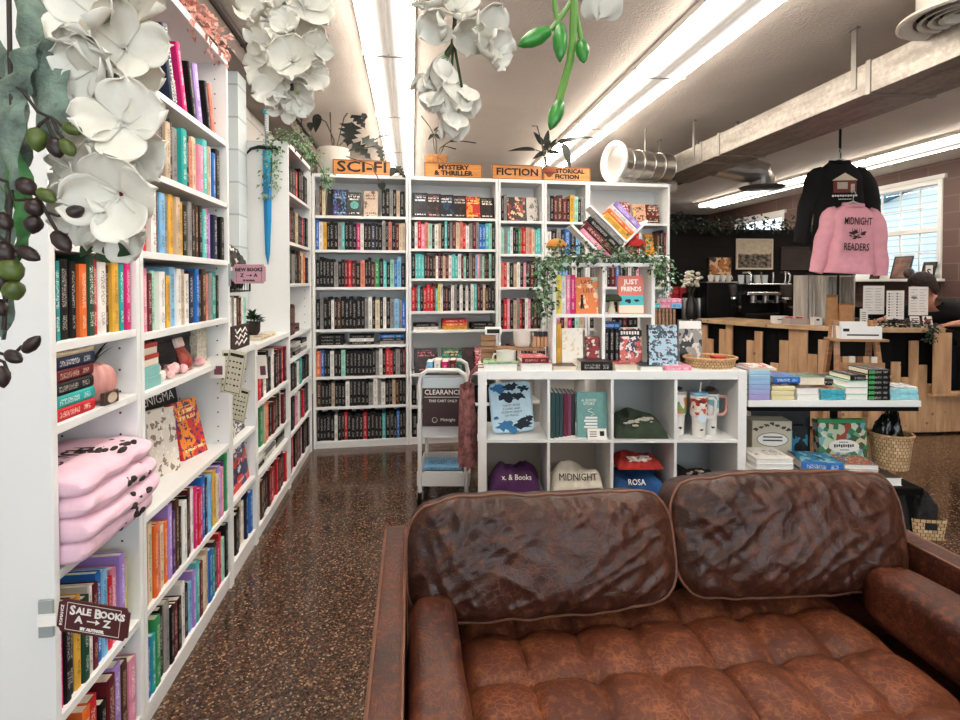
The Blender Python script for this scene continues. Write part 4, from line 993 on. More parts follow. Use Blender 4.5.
# tumblers in the fourth cell
TUMB = mat('white_tumbler', 'e6e2dc', .3)
def pattern_mat(name, cols, sc):
    if name in MATS: return MATS[name]
    g = G(name); v = g.n('TexVoronoi'); g.set(v.inputs['Vector'], g.obj()); v.inputs['Scale'].default_value = sc; s = g.n('SeparateColor'); g.set(s.inputs[0], v.outputs['Color'])
    r = g.n('ValToRGB'); r.color_ramp.interpolation = 'CONSTANT'; e = r.color_ramp.elements
    while len(e) < len(cols): e.new(.5)
    for k, c in enumerate(cols): e[k].position = k/len(cols); e[k].color = rgb(c)
    g.set(r.inputs[0], s.outputs[0]); g.col(r.outputs[0]); g.rough(.4); MATS[name] = g.m; return g.m
for i, (x, y, lidc, wrap, hnd, lab) in enumerate(((.045, .12, 'b8b0a8', pattern_mat('green_orange_wrap', ['e6e2dc', 'e6e2dc', 'd98a4a', '8aa05a'], 22), None, 'white tumbler with green and orange stripes, leftmost in the fourth cube'),
        (.148, .075, '7fb2cc', pattern_mat('red_flower_wrap', ['a3301f', 'd9cfc6', '6e2018', 'e6e2dc', 'c8552f'], 55), 'e6e2dc', 'white tumbler with a red flower wrap, blue lid and straw'),
        (.235, .13, '4a3c38', pattern_mat('feather_wrap', ['e6e2dc', 'e6e2dc', 'e6e2dc', '7fb6b8'], 18), 'dba49a', 'white tumbler with a pink handle, rightmost in the fourth cube'))):
    t = thing('tumbler', lab, 'tumbler', KI @ T((cellx(3)+x, y, Z1)), 'tumblers in the fourth cube')
    b = NB(); lathe(b, [(.031, 0), (.035, .004), (.038, .11), (.045, .122), (.047, .23), (.045, .235)], 28, cap1=True); mk('cup_body', b, TUMB, t, smooth=True, angle=25)
    b = NB(); lathe(b, [(.0472, .128), (.0482, .226)], 28, cap0=False); mk('printed_wrap', b, wrap, t, smooth=True)
    b = NB(); lathe(b, [(.047, .235), (.049, .24), (.048, .25), (.02, .254), (.0, .254)], 28, cap0=False); mk('tumbler_lid', b, mat('lid_'+lidc, lidc, .35), t, smooth=True)
    if i == 1: b = NB(); cyl(b, (.005, 0, .25), (.012, 0, .305), .004, .004, 8); mk('straw', b, TUMB, t, smooth=True); b = NB(); lathe(b, [(0, 0), (.026, .0008)], 24, 0, T((.0, -.047, .115)) @ RX(R(90))); mk('round_tag', b, mat('tag_pale_blue', 'cfe0ea', .5), t)
    else: b = NB(); ball(b, (0, .0, .262), .028, .02, .012, seg=10); mk('lid_charm', b, mat('dark_charm', '3a2c2a', .5, var=.5, vscale=50), t, smooth=True)
    if hnd:
        b = NB(); tube(b, [(.045, 0, .215), (.082, 0, .213), (.094, 0, .20), (.092, 0, .15), (.086, 0, .12), (.07, 0, .108), (.04, 0, .108)], .0085, 8); mk('handle', b, mat('handle_'+hnd, hnd, .35), t, smooth=True)
    b = NB(); blot(b, .002, .045, .01, i, y=-.0385); mk('small_emblem', b, INK, t)

# ================================================================ THE TWO-BY-TWO SHELF ON TOP
HV = .115                                              # how far back it stands
UO = IP(552.5, HV, KTOP)
cw, ch = .262, .272
cubes('small white open-backed two by two cube shelf standing on the long one', UO, 2, 2, cw, ch, .23, 0, .021, .018, feet=False)
UF0, UF1 = .021, .021+ch+.018
UHT = 2*ch + .018 + .042
def ub(x, y, z): return UO @ T((x, y, z))
row_cols = [('Y', 'yellow-green spine book leftmost in the upper left cell of the small shelf', .225), ('w', 'white book second from the left in the upper left small cell', .22), ('p', 'pink book standing in the upper left cell of the small shelf', .225), ('P', 'magenta book beside the orange face-out one in the small shelf', .225)]
x = .026
for c, lab, h in row_cols: book(ub(x, .03, UF1), .026, .14, h, c, lab, 'books in the upper left cell of the small shelf'); x += .0272
t = faceout(ub(.138, .045, UF1), .135, .215, .028, 'o', art_mat('d9762f', '8fc4b4', 'e8c9a0', None, 60, 2.2, .55), 'orange and teal face-out book in the upper left cell of the small shelf', tilt=9)
lettering('LAST', .034, INK, t, T((.0285, .072, .185)) @ RZ(R(90)) @ STAND, 'cover_title'); lettering('LIST', .034, INK, t, T((.0285, .076, .135)) @ RZ(R(90)) @ STAND, 'cover_title')
b = NB(); tube(b, [(.0287, .035, .03), (.0287, .04, .07), (.0287, .04, .095)], [.006, .008, .005], 6); tube(b, [(.0287, .05, .03), (.0287, .042, .065)], .004, 6); ball(b, (.0287, .04, .104), .001, .007, .009, seg=8); mk('cover_figure', b, INK, t)
t = faceout(ub(.021+cw+.018+.085, .045, UF1), .15, .222, .025, 'S', mat('coral_cover', 'd9705e', .4), 'coral and turquoise face-out book titled in white capitals', tilt=7)
lettering('JUST', .04, WHITEP, t, T((.0255, .078, .185)) @ RZ(R(90)) @ STAND, 'cover_title', bold=.0012); lettering('FRIENDS', .036, WHITEP, t, T((.0255, .078, .143)) @ RZ(R(90)) @ STAND, 'cover_title', sx=.85, bold=.0012)
b = NB(); box(b, .0252, .0256, .004, .147, .05, .105); mk('cover_sea', b, mat('turquoise_print', '3fb2bd', .4), t, label='turquoise sea on the cover')
b = NB(); box(b, .0252, .0257, .004, .147, .005, .05); mk('cover_sand', b, mat('sand_print', 'e2d2bc', .4), t, label='sand coloured band on the cover')
b = NB(); blot(b, 0, 0, .018, 3, y=0); blot(b, .05, .002, .014, 4, y=0); bmesh.ops.transform(b, matrix=T((.026, .06, .075)) @ RZ(R(90)), verts=b.verts[:]); mk('cover_swimmers', b, INK, t)
def mushroom(M, h, r, capm, label, stemm=None):
    t = thing('felt_mushroom', label, 'mushroom', M)
    b = NB(); lathe(b, [(r*.34, 0), (r*.36, h*.12), (r*.22, h*.45), (r*.2, h*.72)], 18, cap1=True); mk('stem', b, stemm or mat('cream_felt', 'd9ccb4', .95, bump=.4, bscale=120), t, smooth=True)
    b = NB(); lathe(b, [(r*.15, h*.66), (r*.9, h*.62), (r, h*.68), (r*.92, h*.82), (r*.6, h*.95), (r*.2, h), (0, h)], 24, cap0=False); mk('mushroom_cap', b, capm, t, smooth=True)
    return t
mushroom(ub(.021+cw+.018+.048, .05, UF1), .118, .058, mat('moss_green_felt', '2e3a24', .95, bump=.5, bscale=120), 'dark green felt mushroom beside the coral face-out book')
# lower cells
book(ub(.026, .02, UF0), .026, .15, .235, 'y', 'mustard spine book at the left of the lower left small cell')
faceout(ub(.056, .03, UF0), .125, .205, .03, 'w', art_mat('e6e0d4', 'd8c49a', 'c9b7d0', None, 62, 9, .62), 'white face-out book with faint flowers in the lower left small cell', tilt=6)
t = boxthing(ub(.20, .03, UF0), .075, .07, .155, pattern_mat('red_white_scroll', ['8e1f22', '8e1f22', 'd8c9bc', '5e1418'], 65), 'tin', 'dark red patterned tin in the lower left cell of the small shelf', 'tin', bevel=.004)
for i in range(3): book(ub(.305 + i*.03, .04, UF0), .028, .15, .205, 'k', ['leftmost', 'middle', 'third'][i] + ' black and cream spine book of three in the lower right small cell', 'three black spines in the small shelf')
t = faceout(ub(.395, .05, UF0), .135, .205, .05, 'k', art_mat('c95a4e', '1e2a4a', 'e8d8d0', None, 64, 3.2, .5), 'red and navy illustrated face-out book in the lower right small cell', tilt=7)
b = NB(); box(b, .0502, .0506, .003, .132, .158, .196); mk('title_band', b, INK, t)
b = NB()
for k in range(7): box(b, .0506, .0509, .012+k*.016, .023+k*.016, .168+.002*(k % 2), .188)
mk('title_print', b, WHITEP, t)
flat(ub(.30, .05, UF0+.2055), .10, .13, .032, 'b', 'blue box-like book lying on three black spines in the small shelf')
# mushrooms, tilted shelf and ivy on top
Z2 = UHT
def utop(px, v, dz=0): return UO @ T((ku(px, HV+v) - ku(552.5, HV), v, Z2+dz))
mushroom(utop(556, .10), .145, .062, mat('mustard_felt', 'b37a35', .95, bump=.5, bscale=120), 'mustard felt mushroom on the left end of the ivy topped shelf')
mushroom(utop(634.5, .09), .145, .064, mat('red_felt', 'a3201f', .95, bump=.5, bscale=120), 'red felt mushroom on the right end of the ivy topped shelf')
# tilted bookshelf: two boards crossing at right angles and a middle divider, carrying books
TA = R(45)
tp_ = utop(604, .115, 0.0)
tb = thing('tilted_shelf', 'white diamond bookshelf standing on its corner among the ivy', 'shelf', tp_)
TS = T((0, 0, .012)) @ RY(R(0))
def tframe(x, z): return T((0, 0, .011)) @ RY(TA) @ T((x, 0, z))     # local axes: x down to the right ... rotated 45 degrees
Rm = RY(R(-45))                                        # local x goes up-right, local z goes up-left
def tbx(b, x0, x1, z0, z1, y0=-.075, y1=.075): box(b, x0, x1, y0, y1, z0, z1, 0, T((0, 0, .004)) @ Rm)
b = NB(); tbx(b, 0, .335, -.012+.012, .012); mk('right_board', b, WHITE, tb, bevel=.001)
b = NB(); tbx(b, .0, .014, .0125, .30); mk('left_board', b, WHITE, tb, bevel=.001)
b = NB(); tbx(b, .155, .168, .0125, .30); mk('middle_board', b, WHITE, tb, bevel=.001)
b = NB(); tbx(b, .0, .3, .10, .11, .068, .075); mk('back_rail', b, WHITE, tb)
TM = tp_ @ T((0, 0, .004)) @ Rm
def tilted(x, z, th, dp, L, c, lab):                   # spine faces the viewer, standing on the right board
    return book(TM @ T((x, -.07, z)), th, dp, L, c, lab, 'books on the diamond shelf')
for x, th, L, c, lab in ((.0150, .028, .225, 'p', 'pink and white book lowest on the diamond shelf'), (.0435, .042, .235, 'R', 'thick crimson book on the lower half of the diamond shelf'), (.0860, .036, .245, 'k', 'black book in the lower half of the diamond shelf'), (.1225, .030, .23, 'e', 'grey book just below the middle board of the diamond shelf'),
        (.1690, .036, .19, 'y', 'mustard book on the middle board of the diamond shelf'), (.2055, .026, .20, 'o', 'orange book on the upper half of the diamond shelf'), (.2320, .024, .20, 'w', 'white book on the upper half of the diamond shelf'), (.2565, .034, .20, 'v', 'lilac book topmost on the diamond shelf')):
    tilted(x, .0128, th, .125, L, c, lab)

def leafquad(b, c, dirv, up, L, W, m=0, fold=.25):
    dirv = dirv.normalized(); s = dirv.cross(up)
    if s.length < 1e-3: s = dirv.cross(Vector((1, 0, 0)))
    s.normalize(); n = s.cross(dirv)
    a = b.verts.new(c); m1 = b.verts.new(c + dirv*L*.45 + s*W*.5 + n*fold*W); m2 = b.verts.new(c + dirv*L*.45 - s*W*.5 + n*fold*W); mid = b.verts.new(c + dirv*L*.5 - n*.02*L); tip = b.verts.new(c + dirv*L - n*.15*L)
    for f in ((a, mid, m1), (a, m2, mid), (mid, tip, m1), (mid, m2, tip)): face(b, f, m)
def ivy(name, label, pts, n, size, spread, mats, seed, M=None, cat='ivy', droop=.4, parent=None, stemr=.003):
    rnd = random.Random(seed); pts = [Vector(p) for p in pts]
    t = parent or thing(name, label, cat, M)
    b = NB(); tube(b, pts, stemr, 5); mk('vine_stem', b, STEM, t, smooth=True)
    b = NB(); seg = [(pts[i+1]-pts[i]).length for i in range(len(pts)-1)]; tot = sum(seg)
    for k in range(n):
        s = rnd.random()*tot; i = 0
        while i < len(seg)-1 and s > seg[i]: s -= seg[i]; i += 1
        p = pts[i].lerp(pts[i+1], min(1, s/seg[i]))
        sp = spread(p) if callable(spread) else spread
        off = Vector((rnd.gauss(0, 1), rnd.gauss(0, 1), rnd.gauss(0, 1)))*sp*.5
        d = (off.normalized() if off.length > 0 else Vector((0, 0, 1))) + Vector((rnd.uniform(-.4, .4), rnd.uniform(-.6, .2), -droop))
        L = size*rnd.uniform(.65, 1.3); leafquad(b, p+off, d, Vector((rnd.uniform(-.3, .3), -.6, .8)), L, L*.75, rnd.randrange(len(mats)))
    mk('foliage', b, mats, t)
    return t
gx = lambda px, v, z: UO.inverted() @ Vector((0, 0, 0)) if 0 else Vector((ku(px, HV+v) - ku(552.5, HV), v, z))
pts = [gx(546, -.01, Z2-.30), gx(543, -.015, Z2-.15), gx(546, -.02, Z2-.02), gx(556, .0, Z2+.03), gx(580, .01, Z2+.05), gx(605, -.0, Z2+.03), gx(625, .02, Z2+.05), gx(645, .02, Z2+.045), gx(657, .0, Z2+.01), gx(664, -.01, Z2-.06), gx(664, -.01, Z2-.11)]
ivy('ivy_garland', 'long green ivy garland draped over the small cube shelf and hanging at its left', pts, 1000, .026, .062, [LEAF, LEAFM, LEAF, LEAFP], 5, UO, 'garland')
pts = [gx(590, -.0, Z2+.03), gx(597, -.02, Z2-.03), gx(600, -.02, Z2-.09)]

# ================================================================ THINGS ON THE LONG UNIT'S TOP
def kt(px, v, dz=0): return IP(px, v, KTOP+dz)
flat(kt(484, .01) @ RZ(R(2)), .185, .21, .045, 'g', 'pale green illustrated book lying at the left end of the long shelf unit', art=art_mat('9cc49a', '3a5a3a', 'b5543a', None, 70, 4, .55), pages_front=True, white=True)
flat(kt(521, .012), .175, .20, .046, 'w', 'thick white page block book lying second from the left on the island', art=art_mat('c2505e', 'e2b0a8', '7a2430', None, 71), pages_front=True, white=True)
flat(kt(522, .018, .0465) @ RZ(R(5)), .15, .19, .028, 'R', 'pink and maroon covered book lying on the thick white one', art=art_mat('c2505e', 'e2b0a8', '7a2430', None, 71))
flat(kt(553, .012), .13, .18, .03, 'c', 'cream page block book lying third from the left on the island', art=art_mat('3a2420', '6a4438', '1a1210', None, 72), pages_front=True)
flat(kt(581, .01), .175, .2, .055, 'k', 'thick black and purple book lying in front of the dark red tin', art=art_mat('2a1820', '4a2432', '120c10', None, 73), white=True)
flat(kt(615, .012), .125, .19, .04, 'c', 'cream page edged book lying in the middle of the island top', art=art_mat('b03844', 'd8a09a', '6e1c28', None, 74), pages_front=True)
flat(kt(640.5, .012), .125, .18, .028, 'w', 'white page edged book lying under the blue patterned face-out book', art=art_mat('2a3236', '5c6a70', '14181a', None, 75), pages_front=True, white=True)
flat(kt(664.5, .012), .15, .18, .03, 'p', 'pink spined book lying right of the white one on the island', art=art_mat('c98ea0', 'e2c0c8', '8e4a5a', None, 76))
faceout(kt(648.5, .07, .0285), .165, .225, .035, 'k', art_mat('9cc4d2', '28484f', 'c8b0cc', '1a2a34', 77, 7, .52), 'pale blue and purple swirl patterned face-out book on the island', tilt=5)
# woven tray at the right end
t = thing('woven_tray', 'oval woven rattan tray at the right end of the island top', 'tray', kt(710, .16))
RAT = wicker_mat('woven_rattan', 'b08a60', 'd0ad80')
def uvgrid(b, fn, nu, nv, m=0, wrap=True, us=1, vs_=1):
    uvl = b.loops.layers.uv.verify(); V = [[b.verts.new(fn(i/nu, j/nv)) for j in range(nv+1)] for i in range(nu + (0 if wrap else 1))]
    for i in range(nu):
        for j in range(nv):
            f = face(b, (V[i][j], V[(i+1) % len(V)][j], V[(i+1) % len(V)][j+1], V[i][j+1]), m)
            if f:
                for lp, (a, c) in zip(f.loops, ((i, j), (i+1, j), (i+1, j+1), (i, j+1))): lp[uvl].uv = (a/nu*us, c/nv*vs_)
b = NB(); uvgrid(b, lambda u, v: Vector(((.125+.02*v)*math.cos(2*PI*u), (.10+.02*v)*math.sin(2*PI*u), .058*v)), 64, 6, us=2.2, vs_=.28); mk('tray_side', b, RAT, t, smooth=True)
b = NB(); slab(b, [((.126)*math.cos(2*PI*k/48), .101*math.sin(2*PI*k/48)) for k in range(48)], .001, .006); mk('tray_base', b, mat('rattan_plain', 'a07c54', .8), t)
b = NB(); tube(b, [(.146*math.cos(2*PI*k/48), .121*math.sin(2*PI*k/48), .06) for k in range(49)], .007, 8, caps=False); mk('tray_rim', b, mat('rattan_rim', 'c09a6c', .7, var=.3, vscale=60), t, smooth=True)
for i, (x, y, c, lab) in enumerate(((-.05, .0, 'S', 'salmon card pack lying in the woven tray'), (.05, .01, 'r', 'red card pack lying in the woven tray'))):
    b = NB(); box(b, -.03, .03, -.04, .04, 0, .045 + .012*i); mk('card_pack', b, spine_mat(c), M=kt(710, .16, .0065) @ T((x, y, 0)), label=lab, cat='card pack', bevel=.002)
# mugs, crate and small goods behind the flat books
t = thing('wooden_riser', 'dark wooden riser shelf carrying white mugs on the island', 'riser', kt(495, .24))
b = NB(); box(b, 0, .30, 0, .14, .085, .10); mk('riser_top', b, OAKD, t, bevel=.002)
for x in (0, .285): b = NB(); box(b, x, x+.015, .005, .135, 0, .085); mk('riser_side', b, mat('dark_stained_wood', '3a261a', .6), t)
MUG = mat('white_glazed_mug', 'd9d6ce', .3)
def mug(M, label, r=.052, h=.092):
    t = thing('mug', label, 'mug', M, 'white mugs on the island')
    b = NB(); lathe(b, [(r*.62, 0), (r*.8, .004), (r*.97, h*.3), (r, h), (r*.93, h), (r*.9, h*.3), (r*.7, .012), (0, .012)], 28); mk('cup', b, MUG, t, smooth=True, angle=50)
    b = NB(); tube(b, [(r*.95, 0, h*.78), (r*1.4, 0, h*.74), (r*1.55, 0, h*.5), (r*1.35, 0, h*.28), (r*.92, 0, h*.24)], .006, 8); mk('handle', b, MUG, t, smooth=True); return t
mug(kt(506, .14) @ RZ(R(150)), 'white mug standing lower left behind the pale green book', .056, .10)
mug(kt(522, .31, .1005) @ RZ(R(20)), 'white mug standing on the riser, right of the lower one', .053, .10)
b = NB(); lathe(b, [(.05, 0), (.052, .014)], 28, cap1=True); mk('coaster', b, mat('pale_wood_coaster', 'b89a84', .6), M=kt(524, .21), smooth=True, label='round pale wooden coaster between the two white mugs', cat='coaster')
t = thing('wooden_crate', 'small woven wood crate at the left back corner of the island', 'crate', kt(481, .29))
b = NB()
for q in range(5): box(b, 0, .085, 0, .008, .004+q*.035, .032+q*.035); box(b, 0, .008, .009, .09, .004+q*.035, .032+q*.035); box(b, .077, .085, .009, .09, .004+q*.035, .032+q*.035)
box(b, .008, .077, .09, .098, 0, .17); mk('crate_slats', b, OAKD, t)
t = boxthing(kt(485, .30, .1745), .10, .06, .045, WHITE, 'digital_clock', 'small white clock with a dark screen on the wood crate', 'clock', bevel=.004)
b = NB(); box(b, .012, .088, -.001, .001, .01, .035); mk('dark_screen', b, INK, t)
for i in range(4): b = NB(); box(b, 0, .019, 0, .06, 0, .062); mk('card_box', b, mat('peach_card_box', 'd0a07c', .6), M=kt(533 + i*3.8, .31, .1005), bevel=.001, label='%s pale peach card box of four standing on the riser' % ['leftmost', 'second', 'third', 'rightmost'][i], cat='box', group='peach card boxes on the riser')
for i in range(3): b = NB(); box(b, 0, .024, .0, .05, 0, .03); mk('small_tin', b, mat('dark_small_tin', '26262a', .35, .4), M=kt(534 + i*4.8, .315, .163), bevel=.003, label='%s tiny dark tin on the peach card boxes' % ['left', 'middle', 'right'][i], cat='tin', group='tiny dark tins')
# rack of cards behind the right end
t = thing('card_rack', 'wooden slatted card rack behind the patterned face-out book', 'rack', kt(654, .30))
b = NB(); box(b, 0, .135, 0, .09, 0, .012); mk('rack_base', b, OAKD, t)
for k in range(6): b = NB(); box(b, .004+k*.022, .018+k*.022, .0, .012, .0125, .33); mk('rack_slat', b, OAKD, t)
b = NB(); box(b, 0, .135, .078, .09, .0125, .335); mk('rack_back', b, OAKD, t)
for i, (c, lab) in enumerate((('T', 'turquoise card box on the left of the slatted rack'), ('p', 'pink card box in the middle on the slatted rack'), ('s', 'sky blue card box on the right of the slatted rack'))):
    flat(kt(654, .30, .3355) @ T((-.025 + i*.064, .0, 0)), .062, .085, .03, c, lab, name='card_box', cat='box')
    if i != 0: flat(kt(654, .30, .3665) @ T((-.025 + i*.064, .005, 0)), .062, .08, .028, 'TpT'[i] if i == 1 else 'p', ['', 'second pink box stacked on the middle of the rack', 'pink box stacked on the sky blue one'][i], name='card_box', cat='box')
ivy('hanging_bunch', 'pastel dried flower bunch standing at the right side of the small cube shelf', [(0, 0, 0), (.0, 0, .12), (-.01, 0, .2), (.0, 0, .26)], 90, .024, .05, [mat('dusty_pink_petals', 'c99aa0', .8), mat('pale_blue_petals', '9cc2cc', .8), LEAFP, WHITEP], 8, kt(664, .30, .396), 'dried flowers')
t = faceout(kt(679, .26), .14, .27, .02, 'e', art_mat('8f8c88', '1c1a1a', 'cfcac2', None, 79, 2.6, .52), 'grey photographic magazine standing behind the island right end', tilt=4, name='magazine', cat='magazine', pages=False)
b = NB(); box(b, .0202, .0206, .004, .136, .215, .262); mk('title_band', b, WHITEP, t); lettering('NYLON', .04, INK, t, T((.0212, .07, .238)) @ RZ(R(90)) @ STAND, 'cover_title') if 0 else None
# pink scarf-like tote hanging at the left end
t = thing('hanging_tote', 'dusty pink patterned cloth tote hanging on the left end of the island', 'bag', KI @ T((-.062, .16, .32)))
b = NB()
def cloth(u, v):
    a = 2*PI*u; k = .75+.25*v; w_ = .05*(1-.35*v)
    return Vector((w_*math.cos(a) + .012*math.sin(6*a+v*5), .12*math.sin(a)*k + .01*math.sin(5*a), .46*v + .02*noise.noise(Vector((math.cos(a)*2, math.sin(a)*2, v*4)))))
grid(b, cloth, 48, 24, wrap=True); mk('cloth_body', b, mat('dusty_pink_pattern', '8a5a58', .9, var=.6, vscale=26), t, smooth=True, angle=80)
for y in (-.05, .05): b = NB(); tube(b, [(0, y, .44), (.02, y, .53), (.06, y, .568), (.10, y, .571)], .007, 6); mk('strap', b, mat('dusty_pink_strap', '7a4a4c', .9), t, smooth=True)

# ================================================================ CLEARANCE CART
CM = T((at(420, 500, 3.35).x, at(420, 500, 3.35).y, 0)) @ RI
t = thing('book_cart', 'narrow white metal rolling cart of clearance books left of the island', 'cart', CM)
CW = .285; WM = mat('white_powder_coat', 'dcdcdc', .4)
b = NB()
pts = [(0, 0, .09), (0, 0, .76), (.012, 0, .815), (.05, 0, .84), (CW-.05, 0, .84), (CW-.012, 0, .815), (CW, 0, .76), (CW, 0, .09)]
tube(b, pts, .0135, 10); mk('front_frame', b, WM, t, smooth=True)
b = NB(); tube(b, [(x, y+.44, z) for x, y, z in pts], .0135, 10); mk('rear_frame', b, WM, t, smooth=True)
CZ = (.12, .42, .66)
for z in CZ:
    b = NB(); box(b, -.02, CW+.02, .012, .43, z, z+.008)
    for x0, x1, y0, y1 in ((-.02, CW+.02, .012, .018), (-.02, CW+.02, .424, .43), (-.02, -.014, .018, .424), (CW+.014, CW+.02, .018, .424)): box(b, x0, x1, y0, y1, z+.008, z+.085)
    mk('tray', b, WM, t, bevel=.002)
for x in (.0, CW):
    for y in (.0, .44):
        b = NB(); cyl(b, (x-.012, y, .045), (x+.012, y, .045), .045, n=18); mk('caster', b, BLACK, t, smooth=True)
        b = NB(); box(b, x-.018, x+.018, y-.012, y+.012, .05, .095); mk('caster_fork', b, GALVS, t)
sg = thing('cart_sign', 'brown clearance sign in a clear sleeve on the front of the white cart', 'sign', CM @ T((.018, -.018, .5)))
b = NB(); box(b, 0, .25, 0, .003, 0, .30); mk('sign_board', b, mat('dark_brown_sign', '3a2426', .5), sg)
lettering('CLEARANCE', .042, WHITEP, sg, T((.125, -.001, .208)) @ STAND, 'sign_words', sx=.95); lettering('THIS CART ONLY', .022, WHITEP, sg, T((.125, -.001, .155)) @ STAND, 'sign_words'); lettering('all sales final', .013, WHITEP, sg, T((.125, -.001, .128)) @ STAND, 'sign_words') if 0 else None
b = NB(); box(b, .01, .24, -.0012, 0, .178, .1805); lathe(b, [(.014, 0), (.016, .001)], 20, 0, T((.075, -.0012, .04)) @ RX(R(90)), cap0=False); mk('sign_rule', b, WHITEP, sg); lettering('Midnight', .026, WHITEP, sg, T((.155, -.001, .04)) @ STAND, 'sign_words')
b = NB(); box(b, 0, .25, -.004, -.0015, .235, .30); mk('clear_sleeve_glare', b, mat('painted_sleeve_glare', 'b7c3c8', .15), sg)  # pale opaque sheet paints the glare on the sign sleeve
rnd = random.Random(9)
for li, (z, n) in enumerate(((.429, 4), (.669, 5), (.129, 4))):
    zz = z
    for k in range(n):
        c = 'kBwsekRk'[(k*3 + li) % 8]; th = rnd.uniform(.022, .034)
        flat(CM @ T((.01 + rnd.uniform(0, .02), .03, zz)), .24, .17, th, c, '%s flat book of the pile on the %s tray of the white cart' % (ORD[k] + ' lowest' if k else 'lowest', ['middle', 'top', 'bottom'][li]), 'books on the white cart', white=True, pages_front=(k % 2 == 0)); zz += th + .0005
for i, (x, c) in enumerate(((.02, 's'), (.07, 'w'), (.12, 'P'), (.17, 'R'))):
    book(CM @ T((x, .22, .669)), .04, .15, .19 + .01*(i % 2), c, '%s book standing on the top tray of the white cart' % PAL[c][0], 'books standing on the white cart')
# ================================================================ DISPLAY TABLE RIGHT OF THE ISLAND
TZ = .725
tw0, tw1 = ku(748.5), ku(922)
t = thing('display_table', 'white topped display table with a black underside, loaded with stacked books', 'table', KI)
b = NB(); box(b, tw0, tw1, .0, .40, TZ-.034, TZ); mk('tabletop', b, WHITE, t, bevel=.002)
b = NB(); box(b, tw0+.01, tw1-.005, .012, .39, TZ-.06, TZ-.0345); mk('black_underframe', b, BLACK, t)
for x in (tw0+.04, tw1-.26):
    b = NB(); box(b, x, x+.03, .35, .38, 0, TZ-.061); mk('leg', b, BLACK, t)
def tt(px, v, z=TZ): return IP(px, v, z)
def stack(px, v, wd, dp, specs, where, group, z0=TZ, jit=.004, pf=True, white=True, seed=0, art=None):
    z = z0; rnd = random.Random(seed); n = len(specs)
    for k, s in enumerate(specs):
        c, th = s[0], s[1]; a = s[2] if len(s) > 2 else None
        pos = 'only' if n == 1 else 'lowest' if k == 0 else 'topmost' if k == n-1 else ORD[k] + ' from the bottom'
        lab = ('%s book %s' % (pos, where)).replace('only book', 'single book')
        flat(IP(px, v, z) @ T((rnd.uniform(-jit, jit), rnd.uniform(0, jit), 0)) @ RZ(rnd.uniform(-.02, .02)), wd, dp, th, c, lab, group, art=a, pages_front=(s[3] if len(s) > 3 else pf), white=white)
        z += th + .0005
    return z
def grad():
    g = G('lilac_to_blue_edge'); s = g.n('SeparateXYZ'); g.set(s.inputs[0], g.pos())
    g.col(g.ramp(g.math('MULTIPLY', g.math('SUBTRACT', s.outputs[2], TZ), 5.5), [(0, rgb('9a8cc0')), (.5, rgb('8fb2d4')), (1, rgb('a8c9dc'))])); g.rough(.8); return g.m
GR = mat('pale_blue_edge', '9db4d8', .7, var=.1, vscale=8)
z = TZ
for k in range(6): 
    q = mat('sprayed_edge_%s' % 'abcdef'[k], ['9f93c4', '9a9dcb', '93a8d0', '93b3d6', '98bedb', 'a4c8df'][k], .8)
    flat(IP(749.5, .012, z), .115, .165, .0275, q, '%s book of the lilac and blue edged stack beside the island' % (['lowest', 'second', 'third', 'fourth', 'fifth', 'topmost'][k]), 'lilac and blue edged stack', art=art_mat('b9b0c8', '6a7a9a', 'd8cfd8', None, 80)); z += .028
flat(IP(750, .02, z) @ RZ(R(-7)), .14, .19, .012, 'w', 'thin white and red covered book lying on the lilac and blue stack', art=art_mat('d8d0cc', 'b0403a', '4a4244', None, 81), pages_front=True)
YE = mat('yellow_edge', 'd8cfa0', .8)
stack(772, .012, .125, .18, [(YE, .026, None, False), (YE, .026, None, False), (YE, .026, art_mat('3a2e2a', 'a08a70', '1c1614', None, 82), False)], 'of the yellow edged stack on the white table', 'yellow edged stack')
flat(IP(774, .09, TZ+.0805), .15, .17, .036, 'b', 'bright blue book lying behind on the yellow edged stack', art=art_mat('2a5aa0', '3f78c0', '1c3a6a', None, 83))
stack(797.5, .012, .125, .18, [('w', .034), ('w', .034, art_mat('4a3a34', '8a7464', '241a18', None, 84))], 'of the white edged pair on the white table', 'white edged pair')
flat(IP(799, .10, TZ+.0695), .15, .17, .042, 'c', 'cream edged book lying behind on the white edged pair', art=art_mat('5a7a62', '2c3a30', '8aa08a', None, 85), pages_front=True)
TE = mat('teal_spine_print', '3aa0b4', .5, var=.35, vscale=40)
stack(821, .012, .135, .18, [(TE, .03, None, False), (TE, .03, art_mat('6a4a3a', 'b08a6a', '2a1c18', None, 86), False)], 'of the teal spined pair on the white table', 'teal spined pair')
stack(846.5, .012, .13, .19, [('m', .034), ('m', .036), ('m', .034)], 'of the pale green edged stack on the white table', 'pale green edged stack')
flat(IP(815, .13, TZ+.0615), .22, .2, .034, 'k', 'wide black book lying behind the teal spined pair', art=art_mat('1c1418', '3a2a2e', '0c090a', None, 87))
GE = mat('green_and_black_spine', '14221a', .5, var=.5, vscale=20)
z = TZ
for k in range(6):
    q = flat(IP(868.5, .012, z), .12, .17, .028, 'k', '%s black book of the green flecked stack on the white table' % ['lowest', 'second', 'third', 'fourth', 'fifth', 'topmost'][k], 'green flecked stack', art=art_mat('141412', '2a332a', '0c0c0a', 'b8b8a8', 88))
    b = NB(); box(b, .0045, .0235, -.0006, .0006, .086, .117); mk('green_spine_patch', b, mat('bright_green_print', '3f9a52', .5, var=.5, vscale=70), q, label='green patch on the spine'); z += .0285
